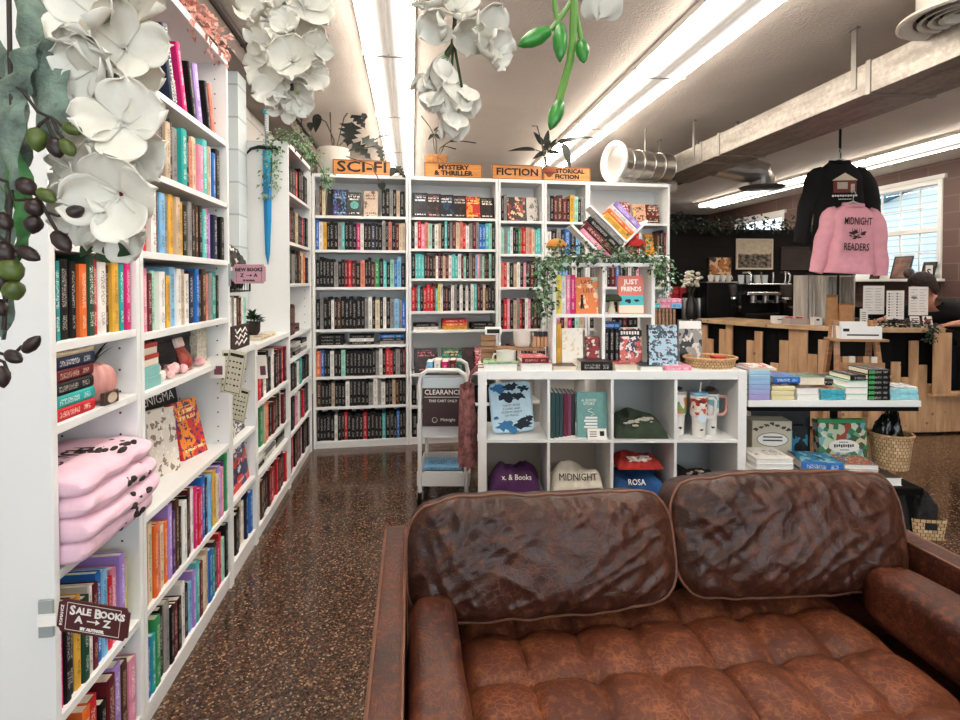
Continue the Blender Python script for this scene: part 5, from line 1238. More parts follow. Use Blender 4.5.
flat(IP(851, .03, TZ+.1055) @ RZ(R(3)), .18, .18, .03, 'k', 'black book topping the pale green edged stack', art=art_mat('121212', '303a30', '0a0a0a', 'c8c8b8', 89))
LB = mat('pale_blue_spine_print', '8fcbd8', .5, var=.25, vscale=30)
stack(891, .012, .155, .17, [(LB, .031, None, False), (LB, .031, art_mat('c2d8de', '6aa6b8', 'e2eaea', None, 90), False)], 'of the pale blue pair at the right table end', 'pale blue pair')
flat(IP(895, .03, TZ+.063) @ RZ(R(-4)), .12, .13, .010, 'w', 'thin white booklet lying on the pale blue pair', art=art_mat('c9ced0', '7a8a92', 'e8e8e6', None, 91), name='booklet')

# ---------------------------------------------------------------- low black bench underneath, with boxed games
BZ = .285
bx0, bx1 = ku(749)+.005, ku(908)
t = thing('low_bench', 'low black bench under the white table, covered with boxed puzzles and books', 'bench', KI)
b = NB(); box(b, bx0, bx1, -.12, .50, BZ-.04, BZ); mk('bench_top', b, BLACK, t, bevel=.003)
for x in (bx0+.03, bx1-.07):
    for y in (-.09, .44): b = NB(); box(b, x, x+.04, y, y+.04, 0, BZ-.0405); mk('leg', b, BLACK, t)
CREAM = mat('cream_game_box', 'cfc4ac', .6)
t = boxthing(IP(753, .20, BZ) @ RZ(R(-4)), .225, .12, .28, CREAM, 'game_box', 'tall cream game box with an oval label under the white table', 'box', bevel=.003)
b = NB(); lathe(b, [(0, 0), (.05, .001)], 30, 0, T((.115, -.0005, .17)) @ RX(R(90)) @ SC(1.7, .75, 1)); mk('oval_label', b, WHITEP, t)
b = NB()
for k in range(7): blot(b, .02 + k*.031, .265 - .012*abs(k-3), .014, k); blot(b, .03+k*.028, .035, .011, k+9)
tube(b, [(.115+.088*math.cos(2*PI*k/40), -.001, .17+.04*math.sin(2*PI*k/40)) for k in range(41)], .0016, 4); mk('box_ornament', b, mat('sepia_ink', '4a4034', .7), t)
for z_ in (.165, .185): b = NB(); box(b, .06, .17, -.0022, -.0016, z_-.004, z_+.004); mk('label_marks', b, mat('sepia_ink', '4a4034', .7), t)
stack(757.5, -.10, .20, .21, [('w', .03), ('w', .03), ('w', .03), ('w', .03), ('w', .03)], 'of the white stack in front of the cream game box', 'white stack on the bench', z0=BZ, seed=5, art=None)
flat(IP(813, .44, BZ), .1, .1, .0, 'k', 'x') if 0 else None
t = faceout(IP(790, .24, BZ), .115, .235, .05, 'k', art_mat('14161c', '2f7f9c', '0c0d10', None, 95, 2.5, .52), 'black boxed figure with a blue picture beside the cream game box', tilt=3, name='boxed_game', cat='box', pages=False)
b = NB(); blot(b, 0, 0, .03, 5, y=0, jag=.3, n=24); bmesh.ops.transform(b, matrix=T((.0508, .057, .10)) @ RZ(R(90)) @ SC(.7, 1, 2.2), verts=b.verts[:]); mk('picture_figure', b, INK, t)
GB = pattern_mat('green_puzzle_print', ['6fb08a', 'c9d8b8', '2f8a5a', 'd8cfae', '7fb2c0', 'a84a34', '4a5a3a', 'e2e2d0'], 32)
t = boxthing(IP(822, .22, BZ+.03) @ RX(R(-8)), .285, .06, .245, GB, 'puzzle_box', 'large green illustrated puzzle box with a white oval label under the table', 'box', bevel=.003)
b = NB(); lathe(b, [(0, 0), (.062, .0012)], 34, 0, T((.145, -.0005, .09)) @ RX(R(90)) @ SC(1.45, .62, 1)); mk('oval_label', b, WHITEP, t)
b = NB()
for k in range(9): box(b, .085+k*.0135, .085+k*.0135+.009, -.0024, -.0018, .082 + .002*(k % 3), .101 - .002*(k % 2))
for k in range(6): box(b, .118+k*.009, .118+k*.009+.006, -.0024, -.0018, .110, .1155); box(b, .118+k*.009, .118+k*.009+.007, -.0024, -.0018, .066, .070)
mk('label_print', b, INK, t)
b = NB(); box(b, 0, .285, -.001, .061, .225, .246); mk('green_lid_edge', b, mat('green_lid', '2f9a5a', .5), t)
# something flat under the puzzle box so that it stands clear
flat(IP(822, .19, BZ), .27, .17, .029, 'R', 'dark red flat book carrying the green puzzle box', name='book')
flat(IP(803, -.02, BZ+.06) @ RZ(R(-9)), .21, .2, .05, 'b', 'bright blue illustrated book lying in front of the puzzle box', art=art_mat('2f8fc0', '9cd2e2', '16324a', None, 96, 2.5), pages_front=False)
flat(IP(803, -.01, BZ) @ RZ(R(-4)), .20, .21, .058, 'k', 'black box carrying the bright blue illustrated book', name='box', cat='box')
flat(IP(850, .0, BZ), .17, .17, .06, 'c', 'cream edged book under the colourful one beside the basket', pages_front=True, white=True)
flat(IP(846, .0, BZ+.0605) @ RZ(R(-5)), .18, .18, .028, 'i', 'colourful topped book lying right of the bright blue one', art=art_mat('b0604a', '3a6a8a', 'e2d2a8', None, 97, 5), pages_front=True, white=True)
flat(IP(875, -.085, BZ), .155, .15, .042, 'w', 'white edged black book at the bench right front corner', art=art_mat('1c1c1c', '3a3a3a', '0a0a0a', None, 98), pages_front=True, white=True)
for i, (px, hh, c, lab) in enumerate(((752, .1, 'k', 'left'), (780, .09, 'B', 'right'))):
    flat(IP(px, .34, BZ) , .19, .14, .30 + .02*i, mat('charcoal_parcel', '1a1a1e', .5, var=.4, vscale=14), '%s dark parcel standing at the back under the white table' % lab, 'dark parcels under the table', name='parcel', cat='parcel')
t = thing('wicker_basket', 'round wicker basket holding black bags on the bench right end', 'basket', IP(892, .22, BZ))
WK = wicker_mat('pale_wicker', 'b8946a', 'd8ba90')
b = NB(); uvgrid(b, lambda u, v: Vector(((.088+.02*v)*math.cos(2*PI*u), (.088+.02*v)*math.sin(2*PI*u), .20*v)), 48, 8, us=1.5, vs_=.7); mk('basket_side', b, WK, t, smooth=True)
b = NB(); slab(b, [(.088*math.cos(2*PI*k/40), .088*math.sin(2*PI*k/40)) for k in range(40)], .0005, .006); mk('basket_base', b, mat('rattan_plain', 'a07c54', .8), t)
b = NB(); tube(b, [(.108*math.cos(2*PI*k/40), .108*math.sin(2*PI*k/40), .2) for k in range(41)], .008, 8, caps=False); mk('basket_rim', b, mat('rattan_rim', 'c09a6c', .7, var=.3, vscale=60), t, smooth=True)
def heap(M, r, h, m, label, cat, name, seed, z0=0):
    b = NB()
    def fn(u, v):
        a = 2*PI*u; th = v*PI*.98 + .02
        k = 1 + .45*noise.noise(Vector((math.cos(a)*1.6+seed, math.sin(a)*1.6, th*1.3))) + .16*(1-abs(noise.noise(Vector((math.cos(a)*4, math.sin(a)*4+seed, th*4))))*2)
        return Vector((r*k*math.sin(th)*math.cos(a), r*k*math.sin(th)*math.sin(a), max(0, h*.5*(1-math.cos(th)*k))))
    grid(b, fn, 48, 26, wrap=True); return mk(name, b, m, M=M, smooth=True, angle=60, label=label, cat=cat)
heap(IP(890, .22, BZ+.008), .066, .29, mat('black_green_plastic', '141816', .25, var=.4, vscale=9), 'crumpled shiny black bag stuffed into the round wicker basket', 'bag', 'black_bag', 3)
# small basket on the floor at the right of the sofa
FB = at(921, 535, 2.98, 0); 
t = thing('floor_basket', 'small square wicker basket on the floor right of the sofa', 'basket', T(FB) @ RZ(-YAW+R(-8)))
b = NB(); uvgrid(b, lambda u, v: (lambda a, k: Vector(((.078+.012*v)*k*math.cos(a), (.07+.01*v)*k*math.sin(a), .115*v)))(2*PI*u, 1/((abs(math.cos(2*PI*u))**8+abs(math.sin(2*PI*u))**8)**.125)), 64, 6, us=1.2, vs_=.42); mk('basket_side', b, WK, t, smooth=True, angle=50)
b = NB(); box(b, -.077, .077, -.069, .069, .0005, .006); mk('basket_base', b, mat('rattan_plain', 'a07c54', .8), t)
b = NB(); box(b, -.03, .03, -.0815, -.079, .06, .095); mk('handle_hole', b, INK, t)
heap(T(FB) @ T((0, 0, .007)), .062, .20, mat('black_white_paisley', '151313', .8, var=.9, vscale=70), 'black and white patterned cloth heaped in the small floor basket', 'cloth', 'patterned_cloth', 11)
t = thing('dark_bag', 'plain black tote bag standing on the floor between the sofa and the floor basket', 'bag', at(893, 535, 2.95, 0))
b = NB(); grid(b, lambda u, v: (lambda a, k: Vector((.075*k*math.cos(a)*(1-.18*v), .05*k*math.sin(a)*(1-.5*v), .25*v)))(2*PI*u, 1/((abs(math.cos(2*PI*u))**5+abs(math.sin(2*PI*u))**5)**.2)), 40, 14, wrap=True); mk('bag_body', b, mat('black_canvas', '151212', .85, var=.3, vscale=20), t, smooth=True)
b = NB(); tube(b, [(-.03, 0, .24), (-.025, 0, .29), (.0, 0, .31), (.025, 0, .29), (.03, 0, .24)], .005, 6); mk('bag_handle', b, mat('black_canvas', '151212', .85), t, smooth=True)

# ---------------------------------------------------------------- A-frame display in front of the bar
AP = at(853, 440, 3.75, 0)
t = thing('display_stand', 'small wooden ladder style stand with white trays in front of the coffee bar', 'stand', T(AP) @ RZ(-YAW + R(-6)))
BR = wood('brown_ladder_wood', '8a5f42', 'b08660', (3, 3, 20))
def bar(b, p, q, wx, wy, m=0):
    p, q = Vector(p), Vector(q); d_ = (q-p); M = T(p) @ d_.to_track_quat('Z', 'Y').to_matrix().to_4x4(); L = d_.length
    box(b, -wx/2, wx/2, -wy/2, wy/2, 0, L, m, M)
HH = 1.115
for x0, x1 in ((-.17, -.12), (.17, .12)):
    b = NB(); bar(b, (x0, -.17, 0), (x1, .0, HH), .035, .022); mk('front_leg', b, BR, t, bevel=.002)
    b = NB(); bar(b, (x0, .20, 0), (x1, .035, HH), .035, .022); mk('rear_leg', b, BR, t, bevel=.002)
for z, w2 in ((.74, .16), (.98, .14)):
    y0 = -.17*(1-z/HH)-.07
    b = NB(); box(b, -w2-.03, w2+.03, y0, y0+.15, z, z+.016); mk('stand_shelf', b, BR, t, bevel=.002)
for z, n_, lab in ((.757, 'lower', 'white tray of small cards on the lower shelf of the ladder stand'), (.997, 'upper', 'white box of folded goods on the upper shelf of the ladder stand')):
    w2 = .13; y0 = -.17*(1-z/HH)-.06
    q = thing('card_tray', lab, 'tray', T(AP) @ RZ(-YAW+R(-6)) @ T((0, y0, z)))
    b = NB(); h_ = .085
    for a in ((-w2, w2, 0, .006, 0, h_), (-w2, w2, .114, .12, 0, h_*1.3), (-w2, -w2+.006, .0065, .1135, 0, h_), (w2-.006, w2, .0065, .1135, 0, h_), (-w2+.006, w2-.006, .0065, .1135, 0, .005)): box(b, *a)
    mk('tray_body', b, WHITE if n_ == 'upper' else BR, q)
    if n_ == 'upper':
        b = NB(); box(b, -.09, .11, -.001, .0, .022, .032); box(b, -.115, -.075, -.001, 0, .05, .07); mk('tray_marks', b, INK, q)
    rr = random.Random(len(n_))
    for k in range(5):
        b = NB(); s = .021
        if n_ == 'upper': ball(b, (0, 0, .02), .026, .018, .020, seg=8)
        else: box(b, -.018, .018, -.006, .006, 0, .115)
        mk('soap_pack' if n_ == 'upper' else 'greeting_card', b, mat('tan_pack_%d' % (k % 3) if 0 else ['tan_pack', 'white_pack', 'brown_pack'][k % 3], ['b8926c', 'd8d2c8', '6a4630'][k % 3], .6), M=q.matrix_basis @ T((-.09+k*.045, .05+.01*(k % 2), .0055 if n_ == 'lower' else .075)) if n_ == 'lower' else q.matrix_basis @ T((-.085+k*.042, .05, .0055)) @ SC(1, 1, 1), smooth=n_ == 'upper',
           label='%s %s from the left in the %s tray of the ladder stand' % (ORD[k], 'wrapped pack' if n_ == 'upper' else 'small card', n_), cat='pack' if n_ == 'upper' else 'card', group='goods in the %s ladder tray' % n_)
# ================================================================ COFFEE BAR
BH = .97
EDGE = [(3.17, 5.76), (3.24, 5.53), (3.34, 5.25), (3.50, 4.92), (3.70, 4.64), (3.98, 4.43), (4.30, 4.33), (4.72, 4.30)]
def offs(pts, d):
    out = []
    for i, p in enumerate(pts):
        a = Vector(pts[max(i-1, 0)]); c = Vector(pts[min(i+1, len(pts)-1)]); t_ = (c-a).normalized(); n_ = Vector((-t_.y, t_.x))
        out.append((p[0]+n_.x*d, p[1]+n_.y*d))
    return out
bar_ = thing('coffee_bar', 'curved coffee bar faced with uneven upright pine boards under a pale wood top', 'bar counter', (0, 0, 0))
b = NB(); back = offs(EDGE, .55); slab(b, EDGE + back[::-1], BH-.04, BH); mk('countertop', b, wood('counter_pine', 'b08c68', 'cfae86', (2.5, 2.5, 2.5), .4), bar_, bevel=.004)
inn = offs(EDGE, .10); inn2 = offs(EDGE, .14)
ext = inn + [(5.6, 4.40)]; ext2 = inn2 + [(5.6, 4.44)]
b = NB(); slab(b, ext[:8] + ext2[:8][::-1], 0, BH-.041); box(b, 4.72, 5.6, 4.40, 4.44, 0, .37); mk('black_body_panel', b, BLACK, bar_)
line = offs(EDGE, .075) + [(5.6, 4.375)]
BP = wood('pine_slat_board', 'ad8460', 'd0a880', (6, 6, 1.2), .6)
hs = [.90, .75, .34, .87, .95, .52, .48, .78, .88, .42, .58, .81, .93, .93, .70, .84, .40, .62, .36, .55, .30, .48, .66, .52, .85, .63, .46, .38, .54, .58, .36, .39, .53, .45, .50, .36, .42, .48, .40, .5]
i = 0; pos_ = 0.0; segL = [(Vector(line[k+1])-Vector(line[k])).length for k in range(len(line)-1)]; tot = sum(segL)
while pos_ < tot - .09 and i < 60:
    wdt = .083; s = pos_ + wdt/2; k = 0
    while k < len(segL)-1 and s > segL[k]: s -= segL[k]; k += 1
    p = Vector(line[k]).lerp(Vector(line[k+1]), s/segL[k]); dr = (Vector(line[k+1])-Vector(line[k])).normalized()
    h_ = hs[i % len(hs)]
    if p.x > 4.74: h_ = min(h_, .36) if p.x < 4.9 else min(h_, .36)
    b = NB(); box(b, -wdt/2+.0012, wdt/2-.0012, -.011, .009, .02, h_, 0, T((p.x, p.y, 0)) @ RZ(math.atan2(dr.y, dr.x)))
    mk('slat_board', b, BP, bar_, bevel=.0015); pos_ += wdt; i += 1
b = NB(); slab(b, offs(EDGE, .07) + offs(EDGE, .095)[::-1], 0, .019); mk('toe_strip', b, BLACK, bar_)
# the wooden upright and lower side shelf at the right end
b = NB(); box(b, 4.60, 4.775, 4.29, 4.31, .385, BH-.042); mk('end_panel', b, BP, bar_, bevel=.003)
b = NB(); box(b, 4.775, 5.6, 4.29, 4.40, .36, .385); box(b, 4.60, 4.775, 4.29, 4.35, .36, .384); mk('side_shelf', b, BP, bar_, bevel=.003)
heap(T((5.02, 4.345, .386)), .05, .09, mat('dark_folded_knit', '1c1416', .9, var=.5, vscale=20), 'dark folded cloth lying on the low side shelf of the bar', 'cloth', 'folded_cloth', 5)
# dim cabinet and machines against the dark boarded wall
t = thing('back_counter', 'black back counter against the dark boarded wall', 'counter', (3.32, 5.98, 0))
b = NB(); box(b, .02, 2.28, .03, .515, .0, .90); mk('cabinet_body', b, BLACK, t); b = NB(); box(b, 0, 2.3, 0, .518, .901, .93); mk('counter_slab', b, mat('dark_stone_top', '201c1b', .3), t, bevel=.003)
for k in range(4):
    b = NB(); box(b, .04+k*.565, .58+k*.565, .008, .029, .06, .86); d_ = mk('cabinet_door', b, BLACK, t, bevel=.003); b = NB(); cyl(b, (.54+k*.565, .0, .62), (.54+k*.565, .0, .74), .006, n=8); mk('door_handle', b, CHROME, d_, smooth=True)
CZ_ = .9305
def bc(px, d): p = at(px, 300, d); p.z = CZ_; return p
STL = mat('brushed_steel_dark', '9a9896', .3, .9)
# tall black hot-water tower beside steel airpots (left)
for i, px in enumerate((685, 692, 699)):
    t = thing('airpot', '%s steel airpot with black lid at the left of the back counter' % ['leftmost', 'middle', 'rightmost'][i], 'airpot', T(bc(px, 6.55)), 'steel airpots')
    b = NB(); lathe(b, [(.034, 0), (.04, .01), (.04, .24), (.034, .26)], 22, cap1=True); mk('body', b, STL, t, smooth=True, angle=40)
    b = NB(); lathe(b, [(.034, .26), (.038, .28), (.03, .31), (.012, .32)], 18, cap1=True); box(b, -.01, .01, -.075, 0, .285, .30); mk('pump_lid', b, BLACK, t, smooth=True, angle=40)
t = thing('drip_machine', 'big black box-shaped brewer with white cups on top, behind the bar', 'coffee machine', T(bc(717, 6.5)))
b = NB(); box(b, -.18, .17, -.10, .2, 0, .44); mk('machine_body', b, BLACKM, t, bevel=.008); b = NB(); box(b, -.2, .19, -.12, .22, .44, .455); mk('cup_tray', b, STL, t, bevel=.003)
for k in range(4):
    tp2 = T(bc(717, 6.5)) @ T((-.11+k*.075, -.05, .4555))
    q = thing('cup', '%s white cup on top of the big black brewer' % ['leftmost', 'second', 'third', 'rightmost'][k], 'cup', tp2, 'cups on the black brewer')
    b = NB(); lathe(b, [(.022, 0), (.033, .05), (.035, .075), (.031, .075), (.02, .008), (0, .008)], 18); mk('cup_bowl', b, MUG, q, smooth=True, angle=50)
    b = NB(); tube(b, [(.03, 0, .06), (.048, 0, .055), (.048, 0, .025), (.028, 0, .02)], .004, 6); mk('handle', b, MUG, q, smooth=True)
# espresso machine: two tiers of chrome
t = thing('espresso_machine', 'black and chrome espresso machine with handles and levers behind the bar', 'coffee machine', T(bc(762, 6.35)))
b = NB(); box(b, -.26, .26, -.10, .22, .0, .09); box(b, -.26, .26, .02, .22, .09, .42); mk('machine_body', b, BLACKM, t, bevel=.01)
b = NB(); box(b, -.27, .27, -.14, .23, .30, .335); box(b, -.27, .27, -.14, .23, .42, .432); mk('chrome_deck', b, CHROME, t, bevel=.004)
for x in (-.15, .0, .15):
    b = NB(); lathe(b, [(.034, .21), (.034, .30)], 18, 0, T((x, -.06, 0)), cap1=True); cyl(b, (x, -.08, .235), (x, -.20, .225), .012, .014, 10); mk('portafilter', b, STL, t, smooth=True, angle=40)
    b = NB(); tube(b, [(x+.05, -.12, .435), (x+.05, -.13, .50), (x+.035, -.15, .56)], .009, 8); mk('lever', b, CHROME, t, smooth=True)
for x in (-.24, .235): b = NB(); tube(b, [(x, -.12, .43), (x, -.15, .46), (x, -.155, .53), (x, -.12, .56), (x, .0, .56)], .011, 8); mk('side_rail', b, CHROME, t, smooth=True)
for k in range(4):
    q = thing('glass_carafe', '%s glass on top of the espresso machine' % ['leftmost', 'second', 'third', 'rightmost'][k], 'glass', T(bc(762, 6.35)) @ T((-.2+.1*k, .10, .4325)), 'glasses on the espresso machine')
    b = NB(); lathe(b, [(.03, 0), (.036, .1), (.033, .1), (.027, .006), (0, .006)], 16); mk('glass_body', b, mat('dim_glass', 'b9bfc0', .15, spec=.7), q, smooth=True, angle=50)
# grinder and knock-box style silver gear
for i, (px, d_, lab) in enumerate(((735, 6.4, 'dark coffee grinder with a steel collar left of the espresso machine'), (788, 6.2, 'coffee grinder with a chrome handle right of the espresso machine'))):
    t = thing('coffee_grinder', lab, 'grinder', T(bc(px, d_)))
    b = NB(); box(b, -.06, .06, -.07, .09, 0, .025); box(b, -.05, .05, -.0, .08, .0255, .26); mk('body', b, BLACKM, t, bevel=.006)
    b = NB(); lathe(b, [(.04, .26), (.045, .28), (.07, .40), (.068, .42), (.0, .425)], 20, 0, T((0, .03, 0))); mk('hopper', b, mat('smoked_hopper', '3a3634', .2), t, smooth=True, angle=40)
    b = NB(); lathe(b, [(.052, .25), (.052, .275)], 20, 0, T((0, .03, 0)), cap0=False); mk('collar', b, CHROME, t, smooth=True)
    b = NB(); tube(b, [(0, -.01, .17), (0, -.10, .16)], .02, 10); mk('spout', b, CHROME, t, smooth=True)
# things on the bar top
def bt(px, d, dz=0): p = at(px, 320, d); p.z = BH + .0005 + dz; return T(p) @ RI
CARD = mat('white_card', 'e4e0da', .6)
t = boxthing(bt(773, 5.38), .155, .05, .075, CARD, 'sign_block', 'white block sign at the left of the snack tray on the bar', 'sign', bevel=.003); b = NB(); box(b, .045, .11, -.0008, 0, .035, .043); mk('printed_marks', b, INK, t)
t = boxthing(bt(813.5, 5.14), .085, .05, .078, CARD, 'sign_block', 'white block sign with a dark mark right of the snack tray', 'sign', bevel=.003); b = NB(); box(b, .028, .055, -.0008, 0, .045, .062); mk('printed_marks', b, INK, t)
t = thing('snack_tray', 'clear tray of red wrapped snacks on the bar front edge', 'tray', bt(790, 5.24))
b = NB()
for a in ((0, .21, 0, .005, 0, .06), (0, .21, .13, .135, 0, .06), (0, .005, .0055, .1295, 0, .06), (.205, .21, .0055, .1295, 0, .06), (.0055, .2045, .0055, .1295, 0, .005)): box(b, *a)
mk('tray_body', b, mat('clear_tray', 'b8a8a0', .2), t)
for k in range(6): b = NB(); box(b, -.014, .014, -.045, .045, 0, .066); mk('snack_bar', b, mat(['red_wrapper', 'pink_wrapper', 'maroon_wrapper'][k % 3], ['b02a30', 'd89a98', '6a1c24'][k % 3], .3), M=bt(790, 5.24, .0055) @ T((.026+k*.0315, .067, 0)), bevel=.004, label='%s wrapped snack from the left in the clear tray on the bar' % ORD[k], cat='snack', group='snacks in the bar tray')
def crate(M, W_, D_, H_, label):
    t = thing('wooden_crate', label, 'crate', M); G_ = wood('grey_crate_wood', '9a948c', 'c2bcb2', (9, 9, 1.2), .7, False)
    n_ = 6; s = W_/n_
    for k in range(n_): b = NB(); box(b, k*s+.004, (k+1)*s-.004, D_-.012, D_, .0, H_); mk('back_slat', b, G_, t)
    for x in (0, W_-.012):
        for k in range(4): b = NB(); q = (D_-.013)/4; box(b, x, x+.012, k*q, (k+1)*q-.006, 0, H_); mk('side_slat', b, G_, t)
    for z in (0, H_-.012): b = NB(); box(b, .0125, W_-.0125, .0, D_-.0125, z, z+.012); mk('end_board', b, G_, t)
    return t
crate(bt(826, 5.12), .27, .2, .47, 'grey slatted wooden crate standing upright on the bar behind coffee bags')
G_ = wood('grey_crate_wood', '9a948c', 'c2bcb2', (9, 9, 1.2), .7, False)
t = thing('wooden_crate', 'grey slatted crate turned sideways, left of the upright crate on the bar', 'crate', bt(805, 5.26))
for k in range(5): b = NB(); box(b, k*.036, k*.036+.026, 0, .012, 0, .475); mk('front_slat', b, G_, t)
for x in (0, .163): b = NB(); box(b, x, x+.012, .0125, .2, 0, .475); mk('side_board', b, G_, t)
KRAFT = mat('kraft_paper_bag', 'a87a50', .7, var=.12, vscale=30)
def coffee_bag(M, W_, H_, D_, label, lab_m):
    t = thing('coffee_bag', label, 'coffee bag', M, 'coffee bags on the bar'); b = NB()
    vs = grid(b, lambda u, v: (lambda a: Vector((W_/2*(1 - .06*math.sin(PI*v))*(abs(math.cos(a))**.35)*(1 if math.cos(a) >= 0 else -1), D_/2*(1-v**1.6*.92)*(abs(math.sin(a))**.8)*(1 if math.sin(a) >= 0 else -1), H_*v)))(2*PI*u), 40, 14, wrap=True)
    mk('bag_body', b, KRAFT, t, smooth=True, angle=50)
    b = NB(); box(b, -W_*.32, W_*.32, -D_/2-.0015, -D_/2+.012, H_*.22, H_*.62, 0, T((0, .004, 0)) @ RX(R(-6))); mk('label', b, lab_m, t)
    b = NB(); box(b, -W_*.47, W_*.47, -.006, .006, H_*.9, H_*1.0); mk('fold_strip', b, mat('kraft_dark', '8a6038', .7), t)
coffee_bag(bt(832, 5.06), .105, .29, .06, 'tall narrow kraft coffee bag in front of the upright crate', mat('dark_bag_label', '3a2a22', .6, var=.4, vscale=50))
coffee_bag(bt(846, 5.03), .14, .21, .07, 'wide short kraft coffee bag with a dark picture label on the bar', mat('brown_bag_label', '5a3a2c', .6, var=.5, vscale=40))
t = boxthing(bt(860.5, 4.97), .068, .012, .165, CARD, 'menu_card', 'narrow white menu card standing on the bar beside the coffee bags', 'menu')
b = NB()
for k in range(7): box(b, .014, .05, -.0008, 0, .02+k*.018, .026+k*.018)
mk('menu_print', b, mat('grey_print', '6a6a6a', .7), t)
for i, (px, d_, W_, H_, dz, lab) in enumerate(((863, 5.06, .195, .265, .11, 'left white menu sheet on a black board behind the bar, lined with grey print'), (886.5, 5.02, .16, .265, .065, 'middle white menu sheet with columns of small dark marks'), (908.5, 5.06, .18, .265, .10, 'right white menu sheet with a dark drawing at its upper left'))):
    t = thing('menu_sheet', lab, 'menu', bt(px, d_))
    b = NB(); box(b, 0, W_, 0, .005, dz, dz+H_); mk('sheet', b, CARD, t); b = NB(); box(b, W_*.3, W_*.7, .03, .08, 0, .012); box(b, W_*.46, W_*.54, .0055, .035, .0125, dz+H_*.8); mk('easel_back', b, BLACK, t)
    b = NB(); r = random.Random(i)
    for rI in range(9):
        for cI in range(2):
            z_ = dz + H_*(.9 - rI*.095); x0 = W_*(.10 + cI*.46)
            if i == 1: box(b, x0, x0+.012, -.0008, 0, z_-.008, z_+.004); box(b, x0+.02, x0+W_*.3, -.0008, 0, z_-.002, z_)
            else: box(b, x0, x0 + W_*r.uniform(.18, .38), -.0008, 0, z_-.003, z_)
    if i == 2: blot(b, W_*.3, dz+H_*.62, .026, 4)
    mk('menu_print', b, INK if i == 1 else mat('grey_print', '6a6a6a', .7), t)
for i, (px, lab) in enumerate(((911.5, 'left small white card with brown lines standing on the bar'), (924, 'right small white card with a red square standing on the bar'))):
    t = thing('table_card', lab, 'card', bt(px, 4.95) @ RX(R(-12))); b = NB(); box(b, 0, .085, 0, .004, 0, .10); mk('card', b, CARD, t)
    b = NB()
    if i: box(b, .015, .07, -.0008, 0, .03, .075)
    else:
        for k in range(4): box(b, .01, .075, -.0008, 0, .02+k*.018, .027+k*.018)
    mk('card_print', b, mat('brown_print', '7a4a36', .7) if not i else mat('red_square_print', '9a3a34', .7), t)
pts = [bt(866, 4.95) @ Vector((0, 0, .02)), bt(885, 4.94) @ Vector((0, 0, .022)), bt(905, 4.93) @ Vector((0, 0, .02)), bt(922, 4.93) @ Vector((0, 0, .02)), bt(930, 4.88) @ Vector((0, 0, .03)), bt(932, 4.83) @ Vector((0, -.01, -.03)), bt(929, 4.82) @ Vector((0, -.01, -.10))]
ivy('bar_garland', 'dark leafy garland lying along the bar front under the menus', pts, 330, .03, .04, [LEAFK, LEAFK, LEAF], 17, None, 'garland')

# flowers, prints and shelf on the dark wall
t = thing('flower_vase', 'white flower bunch in a dark vase at the left of the coffee bar', 'vase', T(bc(691, 6.42)))
b = NB(); lathe(b, [(.045, 0), (.06, .05), (.05, .2), (.03, .27), (.04, .3)], 22); mk('vase', b, mat('dark_vase', '1a1717', .3), t, smooth=True)
b = NB(); r = random.Random(4)
for k in range(34):
    a = r.uniform(0, 2*PI); e = r.uniform(-.9, 1.2); rr_ = .12*r.uniform(.5, 1); p = Vector((rr_*math.cos(a)*math.cos(e), rr_*math.sin(a)*math.cos(e), .47 + rr_*math.sin(e))); ball(b, p, .026, .026, .018, seg=6)
    if k % 3 == 0: tube(b, [(0, 0, .28), p], .002, 4, 1)
mk('blossoms', b, [mat('ivory_blossom', 'd8d2c4', .8, var=.15), STEM], t, smooth=True)
def wall_pic(name, label, px0, py0, px1, py1, Y, fm, art, fw_=.022, cat='picture'):
    a, c = atY(px0, py1, Y), atY(px1, py0, Y); W_, H_ = c.x-a.x, c.z-a.z
    t = thing(name, label, cat, T(a)); b = NB()
    for q in ((0, W_, -.02, 0, 0, fw_), (0, W_, -.02, 0, H_-fw_, H_), (0, fw_, -.02, 0, fw_, H_-fw_), (W_-fw_, W_, -.02, 0, fw_, H_-fw_)): box(b, *q)
    mk('picture_frame', b, fm, t, bevel=.002)
    b = NB(); uvl = b.loops.layers.uv.new('uv'); f = box(b, fw_, W_-fw_, -.012, -.004, fw_, H_-fw_)[2]
    for lp in f.loops: lp[uvl].uv = ((lp.vert.co.x-fw_)/(W_-2*fw_), (lp.vert.co.z-fw_)/(H_-2*fw_))
    mk('picture', b, art, t); return t
def landscape():
    g = G('sepia_landscape_print'); s = g.n('SeparateXYZ'); g.set(s.inputs[0], g.uv()); n_ = g.noise(g.uv(), 9, 4)
    h_ = g.math('ADD', s.outputs[1], g.math('MULTIPLY', g.math('SUBTRACT', n_, .5), .12)); k = g.ramp(h_, [(.48, (0,)*3), (.52, (1,)*3)])
    lo = g.ramp(g.noise(g.uv(), 9, 4), [(.40, rgb('1f1a16')), (.62, rgb('8a7a66'))]); hi = g.ramp(n_, [(.3, rgb('b5a58e')), (.7, rgb('d2c4ac'))])
    g.col(g.mix(k, lo, hi)); g.rough(.5); return g.m
wall_pic('framed_picture', 'cream framed sepia landscape picture on the dark boarded wall', 735.5, 239, 772.5, 269.5, 6.495, mat('cream_frame', 'd2c6b2', .5), landscape())
wall_pic('poster', 'orange and brown abstract figure poster at the left of the dark boarded wall', 708, 257, 731, 285, 6.495, mat('dark_poster_frame', '1c1412', .5), art_mat('a8662c', '3a1e14', 'd8b48c', None, 120, 2.6, .5), .008)
wall_pic('framed_picture', 'wide dark picture at the right of the sepia landscape on the boarded wall', 780, 247, 822, 270, 6.495, mat('thin_brown_frame', '3a2a22', .5), mat('dark_brown_canvas', '2b1f1a', .6, var=.4, vscale=5), .012)
